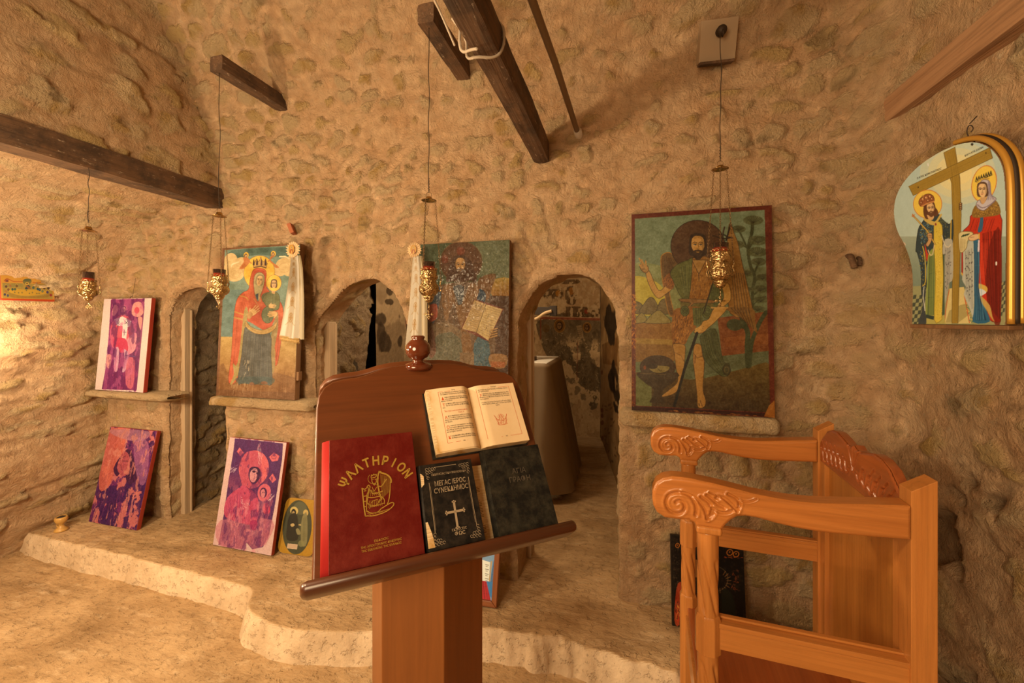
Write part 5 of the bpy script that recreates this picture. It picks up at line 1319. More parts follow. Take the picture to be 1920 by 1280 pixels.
    # gown
    c.poly([(255, 700), (300, 730), (440, 735), (455, 900), (470, 1110), (400, 1090), (340, 1115), (270, 1100), (220, 1100), (240, 900)], (92, 88, 78), sm=1, var=10, out=(54, 50, 46)); c.folds([(270, 740), (260, 900), (240, 1090)], [(440, 740), (440, 900), (455, 1090)], 13, 1.5, (56, 58, 56), .65); c.folds([(270, 740), (255, 1090)], [(440, 740), (450, 1090)], 7, 1.3, (140, 130, 106), .5)
    c.poly([(225, 1060), (470, 1060), (468, 1110), (340, 1112), (222, 1100)], (72, 88, 82), al=.6, sm=1)
    c.poly([(350, 560), (440, 480), (490, 520), (470, 640), (420, 720), (300, 660), (270, 640), (300, 560)], (196, 80, 48), sm=1, var=8)
    c.poly([(262, 650), (300, 690), (380, 715), (460, 680), (490, 650), (480, 700), (420, 740), (330, 738), (262, 690)], (200, 156, 88), sm=1, var=8, out=(120, 84, 44)); c.folds([(270, 670), (370, 725), (480, 670)], [(275, 690), (370, 738), (470, 700)], 3, 1, (130, 92, 50), .8)
    # veil, face
    c.poly([(300, 290), (345, 262), (392, 290), (395, 380), (370, 450), (345, 485), (320, 470), (300, 400), (296, 350)], (188, 74, 44), sm=1, var=8)
    c.poly([(315, 300), (350, 282), (384, 310), (382, 380), (362, 450), (345, 500), (325, 470), (310, 400), (306, 350)], (186, 160, 106), sm=1, var=10, out=(110, 80, 50)); c.poly([(322, 450), (345, 440), (345, 500), (332, 480)], (60, 70, 80))
    c.face(350, 345, 31, (222, 172, 112), (150, 128, 84), False, R(10), .9, (80, 50, 34), side=-.4)
    c.ell(425, 470, 58, 40, (110, 104, 66)); c.poly([(395, 450), (440, 425), (490, 440), (505, 490), (495, 560), (430, 560), (390, 510), (375, 490)], (112, 110, 68), sm=1, var=10, out=(70, 66, 40)); c.folds([(420, 440), (410, 540)], [(485, 440), (485, 540)], 6, 1.1, (72, 72, 46), .8)
    c.ell(420, 600, 45, 62, (110, 112, 76), var=8, out=(70, 70, 46)); c.folds([(390, 560), (400, 650)], [(450, 560), (440, 650)], 5, 1, (74, 78, 54), .7)
    c.face(457, 370, 25, (224, 174, 116), (96, 62, 40), False, 0, .8, (70, 44, 30), long=1.2)
    c.poly([(440, 420), (470, 420), (465, 445), (445, 440)], (214, 164, 106))
    # hands
    c.hand(290, 600, R(-42), 88, (224, 172, 108), (130, 84, 46), w=3); c.poly([(265, 600), (290, 575), (310, 600), (285, 635)], (186, 132, 76), sm=1)
    c.hand(488, 590, R(175), 70, (222, 170, 106), (130, 84, 46), w=3); c.hand(425, 535, R(0), 55, (220, 168, 104), (130, 84, 46), w=2); c.line([(350, 450), (360, 500)], 3, (214, 160, 104)); c.line([(310, 480), (345, 530)], 2, (196, 140, 80))
    # crown
    c.poly([(302, 250), (296, 215), (310, 205), (320, 180), (330, 205), (345, 190), (352, 165), (362, 195), (378, 205), (388, 178), (396, 210), (402, 215), (394, 252), (350, 240)], (200, 150, 80), var=6, out=(84, 50, 34))
    for x in (300, 325, 358, 388): c.poly([(x-7, 222), (x, 182), (x+8, 222), (x, 232)], (70, 42, 36), sm=1)
    c.line([(305, 246), (350, 236), (392, 248)], 2, (90, 56, 40), sm=1)
    c.poly([(305, 1105), (325, 1095), (345, 1112), (320, 1120)], (130, 84, 56), sm=1); c.poly([(390, 1095), (420, 1088), (440, 1105), (400, 1110)], (130, 84, 56), sm=1)
    c.view(0, 0, 1)
    for P in ([(415, 462), (562, 450), (562, 457), (415, 470)], [(415, 462), (420.5, 462), (421, 745), (415, 745)]): c.poly(P, (128, 80, 48), var=10)
    V(); c.poly([(70, 1150), (640, 1170), (640, 1230), (70, 1200)], (120, 76, 44), al=.7, var=14)
    for k in range(26): x = 90+20*k; c.line([(x, 1195), (x+c.rng.uniform(-4, 4), 1195-c.rng.uniform(20, 120))], .9, (100, 62, 36) if k % 3 else (226, 190, 140), .5)
    c.dabs([(265, 920), (300, 920), (300, 1060), (265, 1060)], 14, 22, 1.3, [(230, 200, 160)], R(100), .2); c.dabs([(180, 1050), (300, 1050), (300, 1180), (180, 1180)], 16, 30, .9, [(226, 196, 150)], R(95), .1)
    c.grain(24, .05, .07, 15); c.grain(14, .25, .6, 5); c.grain(9, 1.4, 1.4, 8)
    return c
def icon_christ():
    c = Cv(290, 450, [(774.2, 459.1), (956, 449.3), (956, 775.5), (774.2, 764.1)], (104, 84, 66), 7); c.view(770, 440, 4.924)
    c.poly([(0, 60), (950, 30), (950, 560), (0, 620)], (84, 92, 64), var=16); c.poly([(600, 60), (930, 50), (930, 400), (640, 380)], (118, 116, 84), al=.7, var=10)
    c.poly([(740, 430), (915, 400), (915, 570), (760, 560)], (178, 140, 62), sm=1, var=8, col2=(150, 98, 44))
    c.poly([(740, 560), (920, 565), (920, 1700), (740, 1700)], (92, 66, 50), var=12)
    c.poly([(0, 600), (200, 560), (240, 500), (330, 450), (640, 440), (700, 560), (760, 800), (800, 1000), (750, 1300), (760, 1700), (0, 1700)], (118, 90, 66), sm=1, var=16)
    c.poly([(640, 400), (790, 360), (760, 480), (720, 600), (640, 520)], (120, 82, 50), sm=1, var=12)
    c.ell(470, 250, 195, 190, (96, 62, 40), var=8, out=(120, 96, 60), ow=1.3)
    c.ell(455, 150, 28, 40, (128, 58, 38), al=.7); c.ell(320, 225, 30, 40, (128, 58, 38), al=.6); c.ell(480, 150, 26, 34, (134, 66, 44), al=.6)
    c.line([(280, 270), (380, 265)], 2, (70, 44, 30)); c.line([(560, 270), (655, 265)], 2, (70, 44, 30))
    c.poly([(330, 420), (390, 220), (460, 190), (540, 220), (590, 300), (620, 440), (540, 420), (400, 430)], (78, 50, 34), sm=1, var=10)
    c.poly([(200, 560), (300, 480), (260, 700), (220, 820), (180, 700)], (78, 84, 88), sm=1, var=10); c.poly([(400, 480), (500, 480), (470, 680), (430, 580)], (82, 84, 84), sm=1, var=8)
    c.poly([(640, 500), (700, 540), (690, 620), (620, 640)], (62, 74, 84), sm=1, var=8); c.poly([(170, 660), (250, 640), (255, 760), (200, 800), (170, 760)], (186, 92, 68), sm=1, var=10)
    c.poly([(290, 520), (390, 470), (430, 700), (470, 870), (480, 1240), (600, 1250), (560, 800), (640, 520), (560, 450), (480, 640), (400, 640), (340, 800)], (142, 102, 66), sm=1, var=14)
    c.folds([(300, 540), (370, 760), (460, 900)], [(400, 480), (440, 700), (480, 860)], 5, 1.6, (88, 58, 44), .6)
    c.poly([(190, 850), (330, 800), (470, 880), (470, 960), (330, 1000), (200, 960)], (140, 112, 82), sm=1, var=14); c.poly([(190, 1000), (480, 960), (480, 1700), (190, 1700)], (116, 108, 84), sm=1, var=20); c.poly([(600, 1000), (740, 1000), (750, 1700), (600, 1700)], (88, 108, 110), sm=1, var=14)
    c.poly([(190, 850), (230, 900), (250, 1080), (190, 1120)], (136, 96, 76), sm=1, var=10); c.poly([(470, 1080), (600, 1080), (620, 1700), (480, 1700)], (140, 108, 76), var=14)
    # book
    c.poly([(480, 860), (600, 590), (870, 680), (730, 980)], (120, 60, 44), var=8); c.poly([(487, 865), (598, 598), (705, 640), (620, 895)], (204, 164, 108), var=8); c.poly([(620, 895), (705, 640), (858, 685), (730, 970)], (214, 176, 116), var=8)
    c.line([(705, 640), (620, 895)], 1.6, (116, 92, 60))
    for k in range(13):
        t = k/13; a = (590-100*t+10, 625+230*t); b = (690-80*t, 655+225*t); c.line([a, b], .9, (120, 88, 56), .6); a = (715-85*t+5, 665+245*t); b = (845-120*t, 700+255*t); c.line([a, b], .9, (120, 88, 56), .6)
    for k in range(4): c.line([(740, 900+22*k-20), (810, 880+22*k-20)], 3, (186, 136, 78)); c.line([(740, 910+22*k-20), (805, 890+22*k-20)], .8, (90, 60, 40))
    c.poly([(745, 1100), (900, 1105), (885, 1215), (760, 1210)], (166, 120, 76), sm=1, var=8); c.poly([(755, 1160), (890, 1165), (880, 1215), (760, 1210)], (178, 98, 56), al=.8)
    c.face(462, 285, 62, (196, 142, 82), (76, 50, 34), True, 0, 1.1, (50, 34, 26))
    c.folds([(360, 420), (370, 520)], [(600, 420), (590, 520)], 14, 1.3, (66, 44, 34), .7, 8)
    c.dabs([(190, 560), (740, 560), (760, 1300), (190, 1300)], 420, 34, 1.2, [(176, 152, 120), (66, 50, 46), (150, 120, 92), (90, 92, 84), (190, 160, 120)], R(60), 1.4, .5)
    c.dabs([(600, 100), (900, 90), (900, 420), (640, 440)], 120, 34, 1.2, [(170, 160, 120), (64, 76, 58)], R(40), 1.4, .35); c.dabs([(280, 100), (650, 100), (640, 420), (290, 420)], 130, 28, 1.1, [(130, 92, 62), (60, 40, 30)], R(80), 1.2, .35)
    c.grain(22, .25, .3, 5); c.grain(14, 1.0, 1.0, 8)
    return c
def icon_const():
    c = Cv(300, 440, [(1674.7, 321.4), (1904.7, 221.3), (1904.7, 619.1), (1674.7, 614.1)], (176, 186, 168), 9)
    A = lambda: c.view(1640, 240, 3.2); B = lambda: c.view(1690, 290, 8.533); D = lambda: c.view(1670, 400, 5.817)
    A(); c.poly([(0, 0), (896, 0), (896, 760), (0, 760)], (176, 188, 174), var=5, col2=(180, 186, 164)); c.poly([(0, 650), (896, 650), (896, 1000), (0, 1000)], (162, 164, 140), var=5, col2=(110, 120, 98))
    for r, a in ((190, .25), (150, .3), (110, .4), (70, .45)): c.ell(500, 270, r*1.2, r, (240, 206, 130), al=a)
    # floor
    c.poly([(200, 950), (896, 920), (896, 1280), (200, 1280)], (150, 142, 96)); D()
    for i in range(9):
        for k in range(4):
            if (i+k) % 2 == 0:
                for x0, dx in ((250, 34), (1190, 22)): c.poly([(x0+k*dx-i*4, 890-(150 if x0 > 1000 else 0)+i*42), (x0+(k+1)*dx-i*4, 886-(150 if x0 > 1000 else 0)+i*42), (x0+(k+1)*dx-i*4-8, 930-(150 if x0 > 1000 else 0)+i*42), (x0+k*dx-i*4-8, 934-(150 if x0 > 1000 else 0)+i*42)], (70, 72, 56))
    c.poly([(640, 720), (700, 600), (830, 740), (830, 820), (640, 820)], (96, 106, 90)); c.poly([(640, 820), (800, 800), (880, 1200), (590, 1200)], (206, 178, 112), var=6); c.poly([(640, 1060), (760, 1000), (830, 980), (860, 1100), (740, 1190), (600, 1190)], (150, 130, 74), al=.7)
    c.line([(640, 830), (600, 1050), (590, 1180)], 1.6, (190, 84, 44)); c.line([(805, 900), (860, 1190)], 1.8, (190, 84, 44)); c.dabs([(820, 930), (860, 1040), (900, 1190), (870, 1190), (830, 1050)], 30, 14, 1.5, [(40, 96, 76), (190, 90, 40), (206, 170, 90)], 1, 1.5)
    # cross
    w1 = (158, 122, 46); A()
    c.poly([(415, 148), (482, 115), (500, 230), (512, 300), (520, 520), (500, 1170), (464, 1170), (470, 600), (462, 330), (436, 240)], w1, var=6, out=(96, 70, 26)); c.poly([(205, 350), (690, 118), (708, 180), (232, 405)], w1, var=6, out=(96, 70, 26))
    c.folds([(215, 355), (690, 130)], [(235, 395), (705, 172)], 8, .9, (118, 88, 34), .7); c.folds([(430, 150), (470, 400), (475, 1160)], [(480, 130), (515, 400), (495, 1160)], 7, .9, (112, 84, 32), .6)
    c.ell(262, 356, 4, 5, (60, 40, 20)); c.ell(668, 150, 4, 5, (60, 40, 20))
    # halos
    B(); c.ell(422, 790, 228, 226, (228, 186, 74), rot=.3, var=4, out=(196, 106, 52), ow=1.5); c.ell(1325, 462, 192, 292, (230, 188, 74), rot=.25, var=4, out=(196, 106, 52), ow=1.5)
    # Constantine robe
    D(); c.poly([(345, 100), (380, 60), (520, 10), (560, 60), (640, 120), (680, 70), (680, 300), (650, 360), (600, 380), (560, 470), (430, 500), (385, 600), (390, 800), (340, 900), (330, 600), (290, 430), (275, 400), (300, 180)], (52, 62, 62), sm=1, var=8, out=(24, 26, 26))
    c.dabs([(350, 110), (470, 90), (450, 260), (330, 330), (310, 230)], 110, 13, 1.4, [(60, 106, 138), (196, 168, 70), (90, 130, 150)], .8, 1.5); c.dabs([(530, 40), (640, 120), (670, 300), (560, 300), (500, 130)], 90, 12, 1.2, [(130, 120, 62), (30, 34, 34)], .8, 1.5); c.dabs([(300, 420), (390, 400), (390, 800), (345, 860)], 90, 12, 1.3, [(60, 96, 130), (190, 160, 64), (30, 30, 30)], 1.2, .6)
    c.poly([(370, 330), (400, 420), (420, 470), (395, 520), (385, 460)], (186, 60, 36), sm=1); c.line([(350, 360), (375, 480), (380, 740), (350, 790)], 2.5, (200, 164, 60), sm=1); c.line([(660, 80), (655, 340)], 2.5, (196, 156, 60))
    c.poly([(570, 350), (660, 280), (680, 360), (680, 700), (640, 760), (610, 900), (580, 960)], (170, 160, 140), sm=1, var=5); c.folds([(600, 380), (600, 900)], [(660, 360), (650, 740)], 5, 1.4, (110, 100, 90), .7); c.dabs([(590, 400), (670, 400), (660, 700), (600, 860)], 26, 9, 1.5, [(60, 52, 50)], 1.5, .3)
    c.poly([(410, 460), (480, 430), (490, 1100), (470, 1130), (385, 1110), (400, 700)], (134, 140, 66), sm=1, var=6); c.folds([(420, 480), (400, 1100)], [(480, 450), (475, 1110)], 8, 1.7, (62, 72, 50), .8); c.poly([(560, 440), (590, 450), (590, 1100), (560, 1120)], (70, 84, 60)); c.poly([(390, 1110), (590, 1110), (600, 1200), (385, 1210)], (178, 158, 76), al=.8); c.poly([(385, 1100), (475, 1120), (470, 1160), (385, 1140)], (50, 60, 50)); c.poly([(370, 800), (385, 860), (370, 1000), (390, 1200), (300, 1215), (345, 1050), (350, 950)], (60, 62, 60), sm=1, var=8); c.line([(365, 800), (355, 900), (375, 1060)], 2, (206, 196, 176))
    c.poly([(472, 140), (560, 130), (565, 400), (575, 700), (560, 1090), (555, 1160), (478, 1160), (490, 700)], (206, 172, 62), sm=1, var=7, out=(140, 108, 36)); c.dabs([(490, 160), (555, 160), (560, 1150), (490, 1150)], 160, 8, 1, [(166, 132, 44), (226, 196, 100)], 1, 1.5)
    c.poly([(360, 70), (470, 130), (560, 20), (540, 10), (480, 90), (390, 40)], (196, 160, 80), sm=1); c.ell(492, 118, 14, 18, (140, 60, 40), out=(206, 170, 80))
    c.line([(560, 240), (590, 340), (630, 368), (655, 340)], 2, (206, 186, 150), sm=1); c.line([(410, 400), (430, 450), (460, 440), (480, 320)], 2.4, (206, 176, 130), sm=1)
    c.line([(240, 20), (290, 70), (400, 190), (485, 335)], 4, (120, 84, 34)); c.line([(240, 20), (290, 70), (400, 190), (485, 335)], 2.2, (206, 166, 78)); c.line([(235, 35), (262, 15)], 2.5, (190, 110, 50)); c.line([(240, 8), (258, 40)], 2.5, (190, 110, 50))
    c.poly([(405, 220), (440, 215), (455, 240), (445, 300), (410, 360), (385, 340), (410, 290), (402, 250)], (190, 142, 92), sm=1, out=(96, 62, 36)); c.line([(415, 240), (450, 245)], 1, (96, 62, 36)); c.line([(412, 258), (450, 262)], 1, (96, 62, 36))
    # Helena
    c.poly([(900, 0), (1190, 0), (1205, 300), (1200, 700), (1190, 1060), (1195, 1180), (1080, 1160), (1040, 1010), (980, 900), (960, 800), (970, 500), (960, 300), (870, 200), (790, 195), (860, 120)], (186, 48, 26), sm=1, var=8, out=(84, 18, 12))
    c.poly([(1090, 300), (1205, 200), (1200, 1180), (1110, 1150), (1050, 900), (1040, 700)], (110, 24, 14), al=.75, sm=1, var=8); c.folds([(1000, 220), (1010, 500), (1060, 1000)], [(1180, 180), (1190, 600), (1190, 1150)], 11, 2, (84, 14, 10), .75); c.folds([(990, 320), (980, 700)], [(1060, 320), (1030, 740)], 4, 1.8, (226, 80, 50), .7); c.folds([(900, 60), (860, 180)], [(1150, 60), (1100, 200)], 9, 1.6, (100, 22, 14), .7)
    c.poly([(960, 765), (1050, 800), (1045, 860), (955, 815)], (206, 160, 70), sm=1); c.poly([(965, 820), (1045, 860), (990, 900), (965, 940)], (208, 202, 196), sm=1); c.poly([(985, 900), (1080, 1000), (1110, 1120), (1135, 1185), (1085, 1120), (1030, 1020), (975, 940)], (190, 146, 74), sm=1, var=6)
    c.poly([(905, 300), (970, 290), (965, 600), (960, 800), (970, 940), (1040, 1050), (1080, 1180), (900, 1185), (915, 1000), (905, 700)], (46, 94, 118), sm=1, var=7); c.folds([(915, 320), (920, 700), (925, 1170)], [(962, 320), (955, 800), (1050, 1160)], 8, 2, (22, 52, 74), .8); c.folds([(920, 320), (925, 1160)], [(955, 320), (1020, 1150)], 4, 1.4, (110, 156, 172), .6)
    c.poly([(970, 0), (1010, 20), (1000, 180), (950, 200), (975, 80)], (50, 90, 116), sm=1); c.poly([(955, 290), (972, 290), (968, 420), (948, 415)], (214, 190, 190))
    c.poly([(790, 420), (830, 350), (905, 330), (905, 1090), (870, 1050), (830, 960), (800, 880), (820, 800), (780, 720), (795, 600)], (178, 172, 152), sm=1, var=5); c.folds([(810, 420), (820, 860)], [(895, 380), (895, 1060)], 5, 1.8, (124, 118, 104), .7); c.dabs([(805, 430), (900, 400), (895, 1030), (830, 900)], 46, 9, 1.6, [(52, 44, 44)], 1.5, .3); c.line([(782, 430), (782, 660)], 3.5, (160, 40, 26)); c.line([(775, 650), (785, 670)], 3, (206, 160, 70))
    c.poly([(750, 210), (850, 198), (900, 215), (880, 260), (840, 300), (830, 370), (790, 420), (755, 415), (745, 300)], (206, 184, 128), sm=1, var=4, out=(130, 104, 60)); c.folds([(760, 270), (755, 410)], [(820, 290), (810, 400)], 6, 1.2, (150, 124, 78), .8)
    for k in range(4): c.line([(775+20*k, 255-6*k), (795+20*k, 235-4*k)], 2.5, (34, 56, 34))
    c.poly([(850, 265), (900, 230), (960, 225), (965, 270), (900, 298), (860, 292)], (214, 170, 118), sm=1, out=(130, 84, 50)); c.line([(870, 262), (910, 258)], 1, (130, 84, 50)); c.line([(965, 225), (966, 275)], 3, (206, 160, 70))
    # capes, veils, faces
    B(); c.poly([(1170, 830), (1280, 760), (1440, 700), (1540, 760), (1590, 900), (1560, 960), (1400, 990), (1140, 1000)], (136, 98, 42), sm=1, var=10); c.dabs([(1180, 850), (1560, 800), (1540, 950), (1160, 990)], 190, 16, 1, [(90, 60, 26), (190, 144, 66)], 1, 1.5)
    c.poly([(1230, 520), (1280, 420), (1360, 400), (1420, 450), (1440, 640), (1520, 710), (1400, 830), (1320, 890), (1230, 860), (1200, 790), (1250, 720), (1290, 780), (1370, 700), (1370, 520), (1300, 460)], (190, 174, 172), sm=1, var=5, out=(110, 90, 96)); c.folds([(1390, 430), (1400, 600), (1380, 720)], [(1420, 470), (1440, 640), (1500, 720)], 4, 1.8, (130, 110, 120), .7); c.line([(1220, 800), (1300, 850), (1420, 800), (1500, 730)], 2, (130, 110, 120), sm=1)
    c.poly([(1265, 690), (1360, 670), (1340, 760), (1290, 790)], (196, 150, 100), sm=1)
    c.face(1300, 570, 92, (222, 178, 124), (90, 60, 40), False, -.05, 1.0, (60, 38, 26), side=-.6, long=1.25)
    for k in range(7): x = 1205+38*k; y = 400-16*k; c.poly([(x-18, y+30), (x, y-44), (x+20, y+22)], (70, 70, 56), out=(40, 36, 26)); c.ell(x, y+12, 10, 12, (186, 150, 60))
    c.line([(1210, 440), (1290, 390), (1400, 380)], 3.5, (190, 150, 66), sm=1)
    c.poly([(360, 820), (400, 780), (560, 860), (590, 960), (500, 1000), (420, 1030), (380, 1010), (355, 930)], (96, 58, 36), sm=2, var=8)
    c.poly([(410, 940), (520, 980), (500, 1040), (440, 1030)], (206, 156, 104), sm=1)
    c.face(470, 868, 82, (220, 172, 118), (92, 54, 34), True, -.12, 1.0, (54, 34, 24), side=.4)
    c.poly([(285, 790), (290, 720), (360, 650), (450, 628), (515, 670), (520, 750), (400, 800), (330, 830)], (150, 84, 46), sm=2, var=8, out=(80, 40, 24)); c.line([(330, 825), (420, 780), (520, 750)], 3.5, (200, 134, 76), sm=1)
    for x, y, r in ((345, 715, 26), (400, 690, 30), (460, 670, 26), (490, 710, 20), (320, 770, 18), (430, 735, 20)): c.ell(x, y, r, r, (176, 110, 64), out=(90, 46, 30), ow=.9); c.ell(x-6, y-8, r*.35, r*.35, (232, 190, 140))
    c.line([(345, 640), (350, 700)], 1.5, (190, 150, 70)); c.line([(325, 655), (365, 650)], 1.2, (190, 150, 70))
    for k in range(4): c.ell(950, 785+28*k, 22, 13, (196, 146, 92), out=(60, 40, 24))
    # chips
    A(); c.ell(585, 98, 8, 8, (50, 40, 30)); c.ell(730, 812, 5, 12, (236, 226, 206)); c.line([(200, 770), (205, 775)], 2, (236, 226, 206)); c.line([(320, 215), (322, 225)], 3, (226, 214, 200))
    c.line([(150, 665), (185, 700), (180, 690)], 3, (206, 170, 140))
    c.grain(4, .5, .5, 5)
    return c
def purple_base(c, seed, p=(112, 30, 100), q=(206, 92, 108)):
    c.blotch(p, .03, .012, -.05, seed, 1, .06, fine=.3); return c
def print_nicholas():
    c = Cv(200, 340, [(605, 250), (867, 235), (862, 770), (597, 766)], (246, 208, 192), 11); c.v = (0, 0, 1)
    c.view(0, 0, 1)
    c.poly([(643, 252), (828, 240), (832, 300), (826, 760), (634, 762), (650, 600), (646, 400)], (118, 30, 92), var=22)
    c.blotch((178, 62, 110), .05, .02, .18, 3, .5, .05, reg=((c.a[..., 0] < 190)*1.))
    for P in ([(665, 280), (690, 300), (670, 345), (655, 330)], [(770, 270), (810, 262), (828, 320), (800, 345), (765, 330)], [(800, 350), (825, 350), (820, 420)], [(648, 570), (672, 570), (668, 640), (650, 630)]): c.poly(P, (232, 150, 140), sm=1, var=14)
    c.ell(791, 308, 15, 20, (222, 74, 96), out=(232, 150, 140)); c.ell(716, 318, 26, 40, (200, 108, 130), al=.7)
    c.poly([(680, 360), (700, 342), (745, 345), (765, 380), (770, 430), (790, 440), (800, 520), (770, 545), (700, 540), (662, 500), (655, 400)], (220, 84, 102), sm=1, var=12)
    c.poly([(668, 365), (715, 345), (765, 370), (762, 400), (748, 405), (745, 500), (722, 500), (720, 400), (690, 400)], (240, 214, 202), var=6)
    for x, y in ((694, 384), (739, 380), (733, 436)): c.line([(x-8, y-8), (x+8, y+8)] if y < 400 else [(x, y-14), (x, y+16)], 1.8, (60, 30, 60)); c.line([(x+8, y-8), (x-8, y+8)] if y < 400 else [(x-9, y-2), (x+9, y-2)], 1.8, (60, 30, 60))
    c.poly([(770, 450), (800, 440), (800, 530), (755, 560), (740, 500)], (228, 140, 150), sm=1); c.folds([(752, 490), (770, 535)], [(780, 460), (798, 520)], 5, .8, (120, 40, 90), .8); c.poly([(670, 480), (740, 470), (760, 540), (700, 545)], (206, 50, 84), sm=1, var=10)
    c.poly([(690, 530), (712, 535), (712, 650), (692, 645)], (214, 150, 170), sm=1, var=8); c.poly([(738, 530), (766, 560), (760, 640), (738, 660), (746, 590)], (206, 150, 170), sm=1, var=8); c.poly([(760, 590), (800, 590), (805, 740), (765, 730)], (226, 110, 120), sm=1, var=16, al=.8); c.line([(750, 565), (805, 570)], 4, (110, 60, 110))
    c.face(716, 312, 17, (206, 130, 140), (120, 50, 90), True, 0, .7, (80, 24, 60))
    c.blotch((206, 100, 140), .07, .03, .16, 95, .5, .05, reg=(c.xx > 34)*(c.xx < 172)*1.); c.blotch((86, 20, 80), .06, .02, .2, 97, .6, .05, reg=(c.xx > 34)*(c.xx < 172)*1.); c.dabs([(640, 560), (828, 560), (820, 755), (640, 755)], 120, 34, 1.2, [(150, 50, 110), (90, 24, 84)], 1.55, .1, .6); c.grain(14, .5, .4, 7)
    return c
def print_fragment():
    c = Cv(220, 370, [(535, 47), (740, 70), (640, 552), (432, 507)], (72, 26, 84), 13)
    c.blotch((128, 44, 104), .04, .02, -.05, 5, .8, .08, fine=.3); c.blotch((226, 120, 112), .035, .018, .05, 11, .9, .05, fine=.35)
    c.blotch((64, 22, 86), .03, .02, .1, 21, .8, .04, fine=.25)
    c.view(0, 0, 1); c.poly([(520, 70), (600, 60), (590, 160), (560, 240), (520, 340), (480, 350), (490, 200)], (232, 112, 88), sm=1, var=20, al=.85); c.poly([(540, 60), (700, 70), (690, 110), (640, 120), (550, 90)], (196, 130, 140), sm=1, var=24, al=.7)
    c.poly([(585, 180), (620, 160), (640, 230), (645, 300), (610, 330), (585, 260), (560, 290), (545, 250)], (70, 22, 66), sm=1, var=10); c.poly([(560, 245), (590, 170), (615, 190), (615, 260), (585, 290)], (190, 84, 92), sm=1, var=14)
    c.line([(572, 205), (600, 190)], 1.5, (60, 20, 50)); c.line([(585, 215), (608, 215)], 2.2, (50, 16, 44)); c.line([(575, 232), (583, 262)], 1.4, (60, 20, 50)); c.line([(600, 160), (580, 300), (560, 500)], 1.4, (150, 50, 90), .7)
    c.poly([(640, 110), (700, 130), (690, 300), (660, 330), (640, 240)], (196, 120, 150), sm=2, var=30, al=.6); c.blotch((232, 140, 120), .09, .03, .28, 33, .7, .04)
    for k in range(9): c.line([(450+12*k, 500-3*k), (480+9*k, 420)], 1, (214, 110, 120) if k % 2 else (60, 20, 80), .6)
    c.grain(26, .5, .25, 7); c.grain(16, 1.2, 1, 9)
    return c
